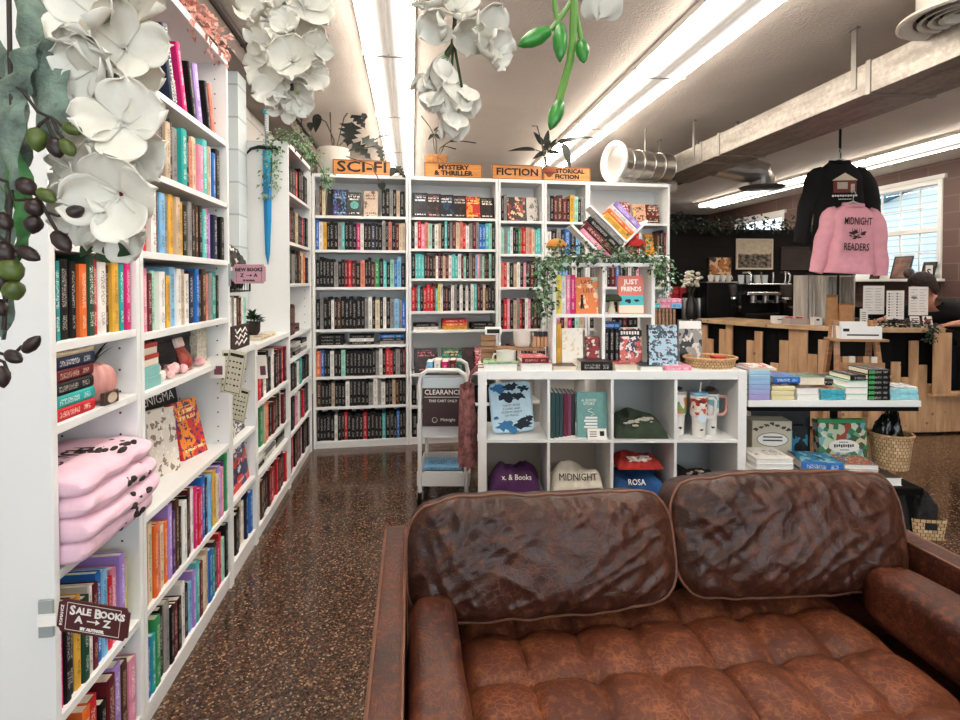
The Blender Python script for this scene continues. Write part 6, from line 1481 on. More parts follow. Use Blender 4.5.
t = thing('wall_shelf', 'small dark wall shelf holding red tins left of the flower vase', 'shelf', T(atY(672, 300, 6.2)) )
b = NB(); box(b, -.02, .30, -.02, .29, -.02, 0); mk('shelf_board', b, mat('dark_shelf_board', '231a17', .6), t)
for x in (0, .26): b = NB(); box(b, x, x+.02, 0, .28, -.22, -.0205); mk('bracket', b, BLACK, t)
for i in range(4):
    b = NB(); box(b, 0, .085, 0, .12, 0, .078); mk('red_tin', b, mat('red_tin_print', 'a8202a', .4, var=.35, vscale=24), M=T(atY(672, 300, 6.2)) @ T((.01 + (i % 2)*.1, .02, .0005 + (i//2)*.079)), bevel=.004, label='%s red tin of four on the dark wall shelf' % ['lower left', 'lower right', 'upper left', 'upper right'][i], cat='tin', group='red tins on the wall shelf')
pts = [(3.1+2.6*k/12, 6.36 + .01*math.sin(k*2), 2.10 + .02*math.sin(k*1.7)) for k in range(13)]
ivy('leaf_garland', 'long dark leaf garland lying along the top of the dark boarded wall', pts, 700, .05, .075, [LEAFK, LEAFK, LEAF], 21, None, 'garland')
ivy('trailing_plant', 'leafy green plant at the right end of the dark boarded wall top', [(5.35, 6.53, 2.06), (5.36, 6.5, 2.2), (5.42, 6.46, 2.3), (5.5, 6.46, 2.25)], 90, .08, .12, [LEAF, LEAFM, LEAFK], 23, None, 'plant')
t = thing('wicker_basket', 'small golden wicker basket on top of the dark boarded wall', 'basket', (5.46, 6.55, 2.0505))
b = NB(); uvgrid(b, lambda u, v: Vector(((.075+.025*v)*math.cos(2*PI*u), (.035+.012*v)*math.sin(2*PI*u), .2*v)), 40, 6, us=1.5, vs_=.6); mk('basket_side', b, wicker_mat('golden_wicker', 'c08a3a', 'd8a858'), t, smooth=True)
b = NB(); slab(b, [(.075*math.cos(2*PI*k/30), .035*math.sin(2*PI*k/30)) for k in range(30)], .0003, .005); mk('basket_base', b, mat('rattan_plain', 'a07c54', .8), t)
b = NB(); tube(b, [(-.1, 0, .2), (-.07, 0, .3), (0, 0, .335), (.07, 0, .3), (.1, 0, .2)], .007, 8); mk('basket_handle', b, mat('golden_handle', 'c08a3a', .7), t, smooth=True)

# framed things on the window sill
SILL = W1[2]
def sill_pic(y, W_, H_, label, art, lean=14, fm=None, x=6.2):
    t = thing('photo_frame', label, 'photo frame', T((x, y, SILL+.0005)) @ RZ(R(-90)) @ RX(R(-lean)))
    b = NB(); f_ = .016
    for q in ((0, W_, 0, .014, 0, f_), (0, W_, 0, .014, H_-f_, H_), (0, f_, 0, .014, f_, H_-f_), (W_-f_, W_, 0, .014, f_, H_-f_)): box(b, *q)
    mk('picture_frame', b, fm or mat('black_photo_frame', '1a1412', .4), t); b = NB(); box(b, f_, W_-f_, .005, .011, f_, H_-f_); mk('picture', b, art, t); return t
sill_pic(6.42, .27, .30, 'largest dark framed photo on the right window sill', mat('sepia_portrait', '7a5648', .5, var=.7, vscale=7))
sill_pic(5.99, .17, .21, 'small dark framed photo at the right of the window sill', mat('brown_portrait', '4a342c', .5, var=.8, vscale=9))
sill_pic(6.74, .15, .2, 'dark red framed picture on the sill beside the pink sweatshirt', mat('dark_red_picture', '4a1c1a', .5, var=.5, vscale=9))
t = thing('number_plaque', 'small white plaque with a black S on the window sill', 'plaque', T((6.17, 5.885, SILL+.0005)) @ RZ(R(-90)))
b = NB(); box(b, -.0, .085, 0, .008, 0, .16); mk('plaque', b, CARD, t); lettering('S', .12, INK, t, T((.042, -.001, .07)) @ STAND, 'plaque_letter', bold=.002)
b = NB(); ball(b, (0, 0, .07), .07, .05, .07, seg=14); mk('round_ornament', b, mat('dark_brown_ornament', '3a2a24', .4), M=T((6.18, 6.12, SILL+.0005)), smooth=True, label='round dark brown ornament between the two framed photos on the sill', cat='ornament')

# ================================================================ THE HANGING SWEATSHIRTS
def sweatshirt(M, W_, H_, slv, m, label, seed, arm_drop, name='sweatshirt', hood=False):
    """W_ body width, H_ body length; origin at the centre of the hem"""
    t = thing(name, label, 'sweatshirt', M)
    b = NB(); hw = W_/2; dp = .075
    def fn(u, v):
        a = 2*PI*u; z = H_*v
        k = 1 - .10*math.sin(PI*min(1, v*1.15)) + .06*(1-v)
        if v > .76: k *= 1 - .60*((v-.76)/.24)**1.9
        ca, sa = math.cos(a), math.sin(a)
        x = hw*k*(abs(ca)**.7)*(1 if ca >= 0 else -1); y = dp*(abs(sa)**.9)*(1 if sa >= 0 else -1)*(1-.55*max(0, v-.8)/.2)
        f = noise.noise(Vector((x*14+seed, y*6, z*2.2)))*.02*(1-v*.5) + noise.noise(Vector((x*5, z*4, seed)))*.012
        return Vector((x, y + f, z + (.02*abs(x)/hw if v < .02 else 0)))
    vs = grid(b, fn, 56, 40, wrap=True)
    mk('torso_cloth', b, m, t, smooth=True, angle=80)
    b = NB(); lathe(b, [(.078, 0), (.085, .012), (.08, .03), (.068, .028)], 30, 0, T((0, 0, H_-.015)) @ RX(R(14)) @ SC(1, .75, 1), cap0=False); mk('neck_rib', b, m, t, smooth=True)
    b = NB(); grid(b, lambda u, v: Vector((hw*1.045*(abs(math.cos(2*PI*u))**.7)*(1 if math.cos(2*PI*u) >= 0 else -1), .079*(abs(math.sin(2*PI*u))**.9)*(1 if math.sin(2*PI*u) >= 0 else -1) + noise.noise(Vector((math.cos(2*PI*u)*hw*14+seed, 0, 0)))*.02, -.012 + .065*v)), 48, 4, wrap=True); mk('hem_rib', b, m, t, smooth=True)
    for s in (-1, 1):
        b = NB(); q = []
        rs = []
        n_ = 14
        for k in range(n_+1):
            f = k/n_; x = s*(hw*.60 + (slv[0]+hw*.12)*(f**.62)); z = H_*.875 - slv[1]*f**1.35
            q.append((x + .003*math.sin(f*13+seed), -.012*math.sin(PI*f) + .008*math.sin(f*11), z)); rs.append((.086 if f > .12 else .06 + .026*f/.12)*(1-.34*f) + .003*math.sin(f*19+seed))
        tube(b, q, rs, 20, flat=.62); sl = mk('sleeve', b, m, t, smooth=True, angle=80)
        b = NB(); e = Vector(q[-1]); d_ = (e - Vector(q[-2])).normalized(); tube(b, [e - d_*.005, e + d_*.055], [.056, .05], 18, flat=.66); mk('cuff', b, m, sl, smooth=True)
    b = NB(); tube(b, [(-hw*.6, 0, H_*.9), (-.05, 0, H_+.01), (0, 0, H_+.03), (.05, 0, H_+.01), (hw*.6, 0, H_*.9)], .006, 6); tube(b, [(0, 0, H_+.03), (0, 0, H_+.075), (.018, 0, H_+.095), (.0, 0, H_+.115), (-.012, 0, H_+.10)], .003, 6); mk('hanger', b, mat('pale_plastic_hanger', 'cfcac2', .4), t, smooth=True)
    return t
BLK = mat('black_fleece', '0c0a0b', .95, var=.2, vscale=20); PNK = mat('pink_fleece', 'd99aa6', .95, var=.07, vscale=20)
PD, BD = 4.45, 4.6; HANG = []
hem = at(848, 272, PD); M = T(hem) @ RZ(-YAW + R(-10)) @ RY(R(3)); HANG.append((M, .545))
t = sweatshirt(M, .37, .545, (.10, .44), PNK, 'pink sweatshirt reading midnight readers, hanging below the black one', 3, 0)
lettering('MIDNIGHT', .082, INK, t, T((.0, -.108, .40)) @ STAND, 'print_words', sx=.50, bold=.001); lettering('READERS', .082, INK, t, T((.0, -.108, .195)) @ STAND, 'print_words', sx=.55, bold=.001)
b = NB(); r = random.Random(2)
for k in range(16): blot(b, r.uniform(-.05, .05), .275 + r.uniform(-.02, .045)*(1), r.uniform(.006, .02), k, y=-.104 - .0004*k)
for k in range(5): tube(b, [(-.03+.015*k, -.1, .31), (-.035+.017*k, -.1, .345)], .002, 4)
mk('book_stack_print', b, PRINT, t)
hem = at(838, 249, BD); M = T(hem) @ RZ(-YAW + R(-6)); HANG.append((M, .73))
t = sweatshirt(M, .42, .73, (.15, .53), BLK, 'black sweatshirt with a small house picture, hanging highest', 9, 0)
b = NB(); prism(b, [(-.09, 0), (.09, 0), (.09, .10), (-.09, .10)], -.1, -.097); mk('house_print', b, mat('brick_red_print', '7a3a30', .9, var=.3, vscale=60), t, M=T((.0, .008, .46)))
b = NB(); prism(b, [(-.10, 0), (.10, 0), (0, .062)], -.1, -.097); mk('roof_print', b, mat('cream_print', 'd8ccb4', .9), t, M=T((0, .007, .561)))
b = NB(); box(b, -.06, .02, -.1005, -.0975, .03, .085); box(b, .045, .075, -.1005, -.0975, .0, .07); mk('window_print', b, mat('pale_print', 'b9b3a4', .9), t, M=T((0, .006, .46)))
lettering('Midnight Readers Book', .03, WHITEP, t, T((0, -.0945, .43)) @ STAND, 'print_words', sx=.72) if 0 else None
b = NB()
for k in range(10): box(b, -.1+k*.02, -.1+k*.02+.014, -.0955, -.0935, .425 + .003*(k % 2), .441)
for k in range(8): box(b, -.05+k*.013, -.05+k*.013+.008, -.0955, -.0935, .402, .409)
mk('script_print', b, WHITEP, t)
# the line they hang on
PW = at(838, 300, 5.06, BH+.0005)
t = thing('display_pole', 'thin black pole behind the hanging sweatshirts reaching from the bar to the ceiling', 'pole', T(PW))
b = NB(); cyl(b, (0, 0, 0), (0, 0, CEIL-BH-.002), .011, n=10); mk('pole', b, BLACKM, t, smooth=True)
b = NB(); lathe(b, [(.05, 0), (.05, .006), (.014, .012)], 20, cap1=True); mk('pole_foot', b, BLACKM, t, smooth=True)
for M_, H_ in HANG:
    tip = M_ @ Vector((0, 0, H_+.112)); q = tip - PW
    b = NB(); tube(b, [Vector((0, 0, q.z-.06)), Vector((q.x*.5, q.y*.5, q.z-.02)), q + Vector((0, 0, .002))], .006, 8); mk('hook_arm', b, BLACKM, t, smooth=True)
# ================================================================ SIGNS AND PLANTS ON TOP OF THE BACK CASES
def bx_(px, Y=4.66): return (atY(px, 200, Y).x + .81)/math.cos(BROT)
BF = backc(0); BTOP = 2.27
SIGNW = wood('orange_stained_wood', 'b5702e', 'd8924a', (2, 2, 14), .5, False); SIGNF = mat('sign_edge_brown', '7a4620', .5)
def wood_sign(px0, px1, ht, lines, size, label, y=.02, sx=1.0, lean=4):
    x0, x1 = bx_(px0), bx_(px1); W_ = x1-x0
    t = thing('wooden_sign', label, 'sign', BF @ T((x0, y, BTOP+.0005)) @ RX(R(-lean)), 'genre signs on the back bookcases')
    b = NB(); box(b, .008, W_-.008, .002, .016, .008, ht-.008); mk('sign_board', b, SIGNW, t)
    b = NB()
    for q in ((0, W_, 0, .018, 0, .008), (0, W_, 0, .018, ht-.008, ht), (0, .008, 0, .018, .008, ht-.008), (W_-.008, W_, 0, .018, .008, ht-.008)): box(b, *q)
    mk('sign_border', b, SIGNF, t)
    n = len(lines)
    for i, s in enumerate(lines): lettering(s, size, INK, t, T((W_/2, .0005, ht*(.5 if n == 1 else .70 - .40*i))) @ STAND, 'sign_letters', sx=sx, bold=.0022, depth=.002)
wood_sign(333.5, 391.5, .125, ['SCI-FI'], .125, 'orange wooden sign reading sci-fi on the leftmost back bookcase', sx=1.35)
wood_sign(424.5, 482.5, .125, ['MYSTERY', '& THRILLER'], .055, 'orange wooden sign reading mystery and thriller on the back bookcases', sx=1.15)
wood_sign(492.5, 543.5, .13, ['FICTION'], .085, 'orange wooden sign reading only fiction on the back bookcases', sx=1.15)
wood_sign(544.5, 592.5, .125, ['HISTORICAL', 'FICTION'], .052, 'orange wooden sign reading historical fiction on the back bookcases', sx=1.1)

def bigleaf(b, base, tip, up, W, slits=0, m=0, n=10, curl=.12):
    """broad leaf from base to tip; slits cuts notches like a split-leaf plant"""
    base, tip, up = Vector(base), Vector(tip), Vector(up); d_ = tip-base; L = d_.length; d_.normalize()
    s = d_.cross(up); s.normalize(); nn = s.cross(d_)
    prev = None
    for k in range(n+1):
        f = k/n; w_ = W*(math.sin(PI*min(1, f**.62))**.8)*(1-.15*f) + .0005
        if slits and k % 2 == 1 and 0 < k < n: w_ *= .42
        c = base + d_*L*f - nn*curl*L*f*f
        L_, R_ = c + s*w_*.5 + nn*w_*.10, c - s*w_*.5 + nn*w_*.10
        cur = (b.verts.new(c), b.verts.new(L_), b.verts.new(R_))
        if prev: face(b, (prev[0], cur[0], cur[1], prev[1]), m); face(b, (prev[0], prev[2], cur[2], cur[0]), m)
        prev = cur
def potplant(name, label, M, pot, potm, leaves, sticks, leafm, rim=None):
    t = thing(name, label, 'potted plant', M)
    b = NB(); lathe(b, pot, 32); mk('pot', b, potm, t, smooth=True, angle=40)
    top = pot[-1][1] if pot[-1][1] > .02 else max(p[1] for p in pot)
    b = NB(); lathe(b, [(0, top*.9), (max(p[0] for p in pot)*.93, top*.9)], 28, cap0=False); mk('soil', b, mat('dark_soil', '1c1410', .95), t)
    b = NB()
    for q in sticks: tube(b, q, .005, 6)
    mk('stems', b, STEM, t, smooth=True)
    b = NB()
    for l in leaves: bigleaf(b, *l)
    mk('leaves', b, leafm, t, smooth=True, angle=80, normals=False)
    return t
# split-leaf plant in a white pot: places are read relative to the pot base
PB = BF @ T((bx_(334.5, 4.78), .17, BTOP+.0005)); PI_ = PB.inverted()
def rel(px, py, dy=0.0, inv=None): return (inv or PI_) @ atY(px, py, 4.78+dy)
lf = [(rel(352, 122), rel(347, 146, -.02), (0, -1, .3), .22, 1), (rel(363, 92, .0), rel(365, 122, -.03), (.3, -1, .2), .15, 1), (rel(352, 112, .05), rel(366, 128, .05), (0, -1, .4), .13, 1), (rel(361, 138, -.02), rel(384, 150, -.04), (0, -.8, .6), .15, 1),
      (rel(352, 143, -.02), rel(372, 158, -.06), (0, -1, .6), .15, 1), (rel(378, 138), rel(392, 134), (0, -.6, .8), .07, 0), (rel(318, 114), rel(315, 132), (0, -1, .2), .08, 0), (rel(310, 122), rel(311, 131), (0, -1, 0), .06, 0),
      (rel(326, 96), rel(328, 110), (0, -1, 0), .04, 0), (rel(378, 145), rel(383, 162, -.1), (0, -1, .3), .09, 1), (rel(396, 166, -.22), rel(406, 178, -.24), (0, -1, .3), .08, 1), (rel(396, 168, -.22), rel(390, 176, -.24), (0, -1, .3), .07, 0), (rel(381, 182, -.25), rel(383, 191, -.25), (0, -1, .1), .07, 0)]
st = [[(0, 0, .22), rel(345, 140), rel(352, 122)], [(0.02, 0, .22), rel(344, 118), rel(358, 98), rel(363, 92)], [(0, .02, .22), rel(334, 140), rel(326, 122), rel(316, 116)], [(0, 0, .22), rel(331, 135), rel(330, 110), rel(327, 96)], [(0.03, 0, .2), rel(362, 146), rel(378, 138)],
      [(.03, -.02, .2), rel(375, 146, -.08), rel(390, 155, -.2), rel(396, 167, -.24), rel(404, 176, -.25)], [(.03, -.02, .2), rel(372, 165, -.2), rel(380, 183, -.26)]]
potplant('monstera_plant', 'large split-leaf plant in a white pot behind the sci-fi sign', PB, [(.115, 0), (.13, .02), (.135, .235), (.125, .235), (.12, .2)], mat('white_plant_pot', 'c9c2b8', .5), lf, st, LEAFK)
PB2 = BF @ T((bx_(437, 4.80), .13, BTOP+.0005)); P2 = PB2.inverted()
r2 = lambda px, py, dy=0: rel(px, py, dy+.0, P2)
st = [[(0, 0, .14), r2(436, 140), r2(430, 127), r2(419, 113), r2(412, 102)], [(0, 0, .14), r2(434, 146), r2(433, 136), r2(438, 130)], [(.0, 0, .14), r2(440, 148), r2(449, 142), r2(462, 141), r2(476, 143)], [(0, 0, .14), r2(444, 146), r2(456, 149)]]
lf = [(r2(433, 134), r2(428, 140), (0, -1, 0), .03), (r2(435, 134), r2(440, 139), (0, -1, 0), .03), (r2(449, 142), r2(456, 139), (0, -1, 0), .015), (r2(434, 131), r2(439, 126), (0, -1, 0), .02)]
t = potplant('bare_plant', 'spindly almost bare plant in a woven pot behind the mystery sign', PB2, [(.085, 0), (.095, .02), (.10, .2), (.09, .2)], mat('woven_orange_pot', 'a8713c', .7, var=.45, vscale=45), lf, st, LEAFK)
PB3 = BF @ T((bx_(545, 4.86), .10, BTOP+.0005)); P3 = PB3.inverted()
r3 = lambda px, py, dy=0: rel(px, py, dy+.06, P3)
lf = [(r3(536, 150), r3(508, 148, -.03), (0, -.6, .8), .09), (r3(543, 145), r3(534, 131), (0, -1, .2), .06), (r3(545, 146), r3(549, 129), (0, -1, .2), .06), (r3(556, 143, -.02), r3(596, 133, -.05), (0, -.7, .7), .075), (r3(563, 143, -.05), r3(572, 169, -.1), (.2, -1, .3), .085),
      (r3(545, 152), r3(533, 158, -.05), (0, -.8, .6), .06), (r3(547, 152), r3(562, 152, -.05), (0, -.8, .6), .06), (r3(544, 150), r3(551, 140, -.04), (0, -1, .2), .05), (r3(550, 147), r3(557, 138), (0, -1, .3), .04)]
st = [[(0, 0, .06), r3(543, 152), r3(536, 150)], [(0, 0, .06), r3(543, 145)], [(0, 0, .06), r3(545, 146)], [(0, 0, .06), r3(548, 148), r3(556, 143)], [(0, 0, .06), r3(552, 146), r3(563, 143)], [(0, 0, .06), r3(541, 140), r3(537, 126), r3(532, 126)]]
potplant('leafy_plant', 'dark broad-leaved plant in a small terracotta pot between the fiction signs', PB3, [(.07, 0), (.082, .06), (.095, .075), (.095, .11), (.085, .11)], mat('terracotta', '8a4a30', .8), lf, st, LEAFK)

# ---------------------------------------------------------------- pink garland on the left cases, ivy and the sword
pts = [(-.83, 1.80, 2.40), (-.835, 2.0, 2.41), (-.83, 2.2, 2.41), (-.835, 2.4, 2.405), (-.83, 2.54, 2.40)]
ivy('flower_garland', 'pink blossom garland lying on top of the wide left bookcase', pts, 520, .03, .05, [mat('salmon_pink_petal', 'd89a8c', .8, var=.2, vscale=30), mat('pale_pink_petal', 'e2b4aa', .8, var=.15, vscale=30)], 31, None, 'garland')
SP = 3.7515
def sp(px, py, dy=0): return atY(px, py, SP-dy)
pts = [sp(330, 188, -.35), sp(322, 170, -.25), sp(310, 150, -.1), sp(298, 134, .02), sp(284, 134, .035), sp(272, 142, .04), sp(272, 160, .04), sp(271, 178, .04), sp(268, 195, .04)]
ivy('ivy_garland', 'pale green ivy draped over the corner bookcase beside the blue sword', pts, 420, .028, .055, [LEAFP, LEAFP, LEAFM], 33, None, 'garland')
t = thing('toy_sword', 'long blue toy sword hanging point down on the corner bookcase side panel', 'sword', T(sp(267, 150, .02)))
W_ = sp(272.5, 150).x - sp(263, 150).x; L_ = sp(267, 150).z - sp(263, 264).z
b = NB()
outl = [(-W_*.5, 0), (-W_*.46, -L_*.25), (-W_*.40, -L_*.6), (-W_*.30, -L_*.9), (-.0, -L_), (W_*.2, -L_*.9), (W_*.36, -L_*.6), (W_*.45, -L_*.25), (W_*.5, 0)]
lo = [b.verts.new((x - .0*z, .008, z)) for x, z in outl]; mid = [b.verts.new((x*.12 - .0, -.006, z)) for x, z in outl]
n = len(outl)
for k in range(n-1): face(b, (lo[k], lo[k+1], mid[k+1], mid[k]))
face(b, mid); face(b, lo)
g = G('blue_blade'); s = g.n('SeparateXYZ'); g.set(s.inputs[0], g.obj()); g.col(g.ramp(g.math('MULTIPLY', s.outputs[2], -1.0/L_), [(0, rgb('2fb4cc')), (.35, rgb('1280c4')), (1, rgb('2496c8'))])); g.rough(.3); g.p.inputs['Metallic'].default_value = .3
mk('blade', b, g.m, t)
b = NB(); tube(b, [(-.13, .0, -.03), (-.10, -.002, .005), (-.05, -.004, .018), (0, -.004, .012), (.05, -.004, .018), (.075, -.002, .0)], [.005, .009, .012, .014, .012, .006], 10); mk('cross_guard', b, mat('dark_guard', '20262a', .4, .4), t, smooth=True)
HL = sp(267, 117).z - sp(267, 150).z
b = NB(); tube(b, [(0, -.003, .012 + HL*k/30) for k in range(31)], [.011 + .003*(k % 2) for k in range(31)], 12); mk('grip', b, mat('white_wrapped_grip', 'b8bcc0', .5), t, smooth=True)
b = NB(); ball(b, (.003, -.003, HL+.035), .026, .014, .026, seg=12); mk('pommel', b, mat('turquoise_pommel', '2a9aa8', .3), t, smooth=True)

# ---------------------------------------------------------------- ticket signs clipped to the shelf edges
def ticket(M, W_, H_, m, lines, inkm, label, side=None):
    t = thing('ticket_sign', label, 'sign', M); b = NB(); r = H_*.12; poly = []
    for cx, cz, a0 in ((W_, H_, 180), (0, H_, 270), (0, 0, 0), (W_, 0, 90)):   # notched corners like an old ticket
        for k in range(5): a = R(a0 + 90*k/4); poly.append((cx + r*math.cos(a), cz + r*math.sin(a)) if 0 else (cx + (r*math.cos(a)), cz + (r*math.sin(a))))
    q = []
    for (cx, cz), (sx_, sz_) in (((W_, H_), (-1, -1)), ((0, H_), (1, -1)), ((0, 0), (1, 1)), ((W_, 0), (-1, 1))):
        rng = range(5)
        c = [(cx + sx_*r*math.cos(R(90*k/4)), cz + sz_*r*math.sin(R(90*k/4))) for k in rng]
        q += c if (sx_*sz_ < 0) == ((cx, cz) in ((0, H_), (W_, 0))) and (cx, cz) in ((0, H_), (W_, 0)) else c
    pts = []
    # walk counter-clockwise from lower left
    pts += [(r*math.cos(R(90-90*k/4)), r*math.sin(R(90-90*k/4))) for k in range(5)]
    pts += [(W_ - r*math.cos(R(90*k/4)), r*math.sin(R(90*k/4))) for k in range(5)]
    pts += [(W_ - r*math.cos(R(90-90*k/4)), H_ - r*math.sin(R(90-90*k/4))) for k in range(5)]
    pts += [(r*math.cos(R(90*k/4)), H_ - r*math.sin(R(90*k/4))) for k in range(5)]
    prism(b, pts, 0, .003); mk('ticket_board', b, m, t)
    b = NB(); x0, x1, z0, z1 = W_*.12, W_*.88, H_*.08, H_*.92; e = H_*.012
    for a in ((x0, x1, -.0006, 0, z0, z0+e), (x0, x1, -.0006, 0, z1-e, z1), (x0, x0+e, -.0006, 0, z0, z1), (x1-e, x1, -.0006, 0, z0, z1)): box(b, *a)
    mk('ticket_rule', b, inkm, t)
    for s, size, z, sx in lines: lettering(s, size, inkm, t, T((W_/2, -.0008, H_*z)) @ STAND, 'ticket_words', sx=sx, bold=.0006)
    if side:
        for x, a in ((W_*.06, 90), (W_*.94, -90)): lettering(side if a > 0 else side, H_*.13, inkm, t, T((x, -.0008, H_/2)) @ STAND @ RZ(R(a)), 'side_words') if a > 0 else None
    return t
def arrow(t, x0, x1, z, m, s=.006):
    b = NB(); box(b, x0, x1-.008, -.0012, -.0002, z-.0011, z+.0011); prism(b, [(x1-s*1.6, z-s), (x1, z), (x1-s*1.6, z+s)], -.0012, -.0002); mk('arrow', b, m, t)
MRN = mat('dark_maroon_sign', '4a1218', .45); PKS = mat('dusty_pink_sign', 'c99aa8', .5)
d = 1.225; p0 = at(56, 630, d); W_ = .166; H_ = .074
M = T(p0) @ RZ(-YAW + R(-3)) @ RY(R(7.5))
t = ticket(M, W_, H_, MRN, [('A       Z', .022, .43, 1.15), ('BY AUTHOR', .0085, .17, 1.15)], WHITEP, 'dark maroon ticket sign reading sale books A to Z by author', 'ROMANCE')
arrow(t, W_*.42, W_*.60, H_*.43, WHITEP)
for s_, x, sz, dz in (('S', .205, .029, -.001), ('ALE', .36, .021, .0), ('B', .56, .029, -.001), ('OOKS', .765, .021, .0)): lettering(s_, sz, WHITEP, t, T((W_*x, -.0008, H_*.70+dz)) @ STAND, 'ticket_words', bold=.0006)
lettering('BEST PRICE', H_*.10, WHITEP, t, T((W_*.935, -.0008, H_/2)) @ STAND @ RZ(R(-90)), 'side_words') if 0 else None
c = thing('sign_clip', 'clear plastic sign clip on the front edge of the narrow left bookcase', 'clip', T((LX-.004, 1.3345, .575)))
b = NB(); box(b, -.026, .004, -.006, .001, 0, .085); mk('clip_plate', b, mat('clear_grey_plastic', '9aa09f', .15, spec=.7), c, bevel=.001)
b = NB(); box(b, -.026, .014, -.0105, -.0065, .028, .055); mk('white_tape', b, WHITEP, c)
d = 2.46; W_ = .160; H_ = .086; p0 = at(232.5, 283.5, d)
t = ticket(T(p0) @ RZ(-YAW+R(-8)), W_, H_, PKS, [('NEW BOOKS', .0235, .72, .95), ('Z       A', .022, .42, 1.15), ('BY AUTHOR', .009, .16, 1.1)], INK, 'dusty pink ticket sign reading new books Z to A')
arrow(t, W_*.42, W_*.60, H_*.42, INK)
c = thing('sign_clip', 'clear plastic clip holding the pink new books sign', 'clip', T((LX, 2.553, at(230, 284, 2.5).z)))
b = NB(); box(b, .0005, .004, -.012, .012, -.01, .09); box(b, .0045, .022, .002, .005, .02, .06); mk('clip_plate', b, mat('clear_grey_plastic', '9aa09f', .15), c)
# paper game sheets and tags clipped to the shelf edges
SHEET = mat('cream_game_sheet', 'c9c4ae', .7, var=.05)
def sheet(px0, py0, W_, H_, d, label, name, rot=0, tilt=0, m=None, seed=0, kind=0, cat='sheet'):
    t = thing(name, label, cat, T(at(px0, py0, d)) @ RZ(-YAW + R(rot)) @ RY(R(tilt)))
    b = NB(); box(b, 0, W_, 0, .002, -H_, 0); mk('paper', b, m or SHEET, t); b = NB(); r = random.Random(seed)
    if kind == 0:
        box(b, W_*.12, W_*.88, -.0006, 0, -H_*.14, -H_*.07)
        for k in range(5):
            for j in range(4):
                x, z = W_*(.12+.195*j), -H_*(.24+.135*k); box(b, x, x+W_*.13*r.uniform(.5, 1), -.0006, 0, z-H_*.05*r.uniform(.5, 1), z)
        for a in ((W_*.06, W_*.94, -.0006, 0, -H_*.97, -H_*.955), (W_*.06, W_*.075, -.0006, 0, -H_*.95, -H_*.03), (W_*.925, W_*.94, -.0006, 0, -H_*.95, -H_*.03)): box(b, *a)
    else: box(b, W_*.3, W_*.85, -.0006, 0, -H_*.85, -H_*.45)
    mk('printed_marks', b, INK if kind == 0 else mat('maroon_mark', '6a3a44', .7), t); return t
sheet(229, 349, .085, .185, 2.30, 'front cream printed game sheet hanging at the end of the wide left bookcase', 'game_sheet', -12, 10, seed=1)
sheet(222, 350, .055, .185, 2.34, 'cream printed game sheet hanging behind the front one by the left bookcases', 'game_sheet', 24, 3, seed=2)
sheet(235, 386, .08, .16, 2.52, 'lower cream printed game sheet hanging beside the low bookcase', 'game_sheet', -10, 12, seed=3)
sheet(209.5, 356, .063, .092, 2.27, 'white folded tag card with a maroon mark on the left bookcase shelf', 'tag_card', 0, 0, mat('white_card', 'e4e0da', .6), 4, 1, 'card')
sheet(256, 356, .05, .115, 2.72, 'small white tag card with a maroon mark beside the low bookcase', 'tag_card', 0, -4, mat('white_card', 'e4e0da', .6), 5, 1, 'card')

# ---------------------------------------------------------------- things on top of the low cases
t = boxthing(FL @ T((.05, .012, 1.0605)), .28, .13, .112, mat('dark_brown_box', '2a1816', .5), 'gift_box', 'dark brown box with white squiggles on top of the narrow low bookcase', 'box', bevel=.002)
b = NB()
for k in range(3): tube(b, [(.05+.025*q, -.0012, .03+.028*k + .012*math.sin(q*2.1+k)) for q in range(8)], .0035, 5)
mk('white_squiggle', b, WHITEP, t)
for i, (x, t_, h_, c) in enumerate(((.055, .03, .135, 'w'), (.09, .03, .14, 'e'), (.125, .03, .13, 'w'), (.16, .035, .14, 'n'), (.20, .03, .13, 'n'), (.235, .03, .135, 'w'), (.27, .04, .13, 'm'))):
    book(FL @ T((x, .02, 1.174)), t_, .11, h_, c, '%s standing %s book on the dark brown box' % (ORD[i], PAL[c][0]), 'books standing on the dark brown box')
t = thing('wire_rack', 'black wire rack fixed to the wide bookcase side, holding two patterned pouches', 'rack', FL @ T((.002, .0, 1.325)))
b = NB()
for y in (0, .13): tube(b, [(0, y, .01), (.30, y, .01), (.30, y, .06), (0, y, .06), (0, y, .01)], .003, 6)
for k in range(8): tube(b, [(.02+k*.038, 0, .06), (.02+k*.038, 0, .012), (.02+k*.038, .13, .012), (.02+k*.038, .13, .06)], .0025, 6)
mk('wire_frame', b, BLACKM, t, smooth=True)
def pouch_mat():
    return pattern_mat('black_white_pouch', ['0e0c0c', '0e0c0c', '16130f', 'c8c4bc', '0e0c0c', '2a2624'], 55)
for i, (x, lab) in enumerate(((.075, 'left'), (.21, 'right'))):
    heap(FL @ T((x, .065, 1.342)), .062, .21 - .03*i, pouch_mat(), '%s black and white patterned pouch in the wire rack above the low bookcase' % lab, 'pouch', 'patterned_pouch', 7+i)
t = thing('small_plant', 'small dark green plant in a dark pot on the wide low bookcase', 'potted plant', FL2 @ T((.36, .12, 1.0715)))
b = NB(); lathe(b, [(.03, 0), (.042, .02), (.045, .075), (.04, .075), (.038, .05)], 24); mk('pot', b, mat('dark_plant_pot', '2a211e', .5), t, smooth=True)
b = NB(); r = random.Random(6)
for k in range(60): a = r.uniform(0, 2*PI); e = r.uniform(.1, 1.4); L_ = r.uniform(.03, .07); d_ = Vector((math.cos(a)*math.cos(e), math.sin(a)*math.cos(e), math.sin(e))); leafquad(b, Vector((0, 0, .07)) + d_*L_*.6, d_, Vector((0, 0, 1)), L_*.7, .028)
mk('leaves', b, [LEAF], t)
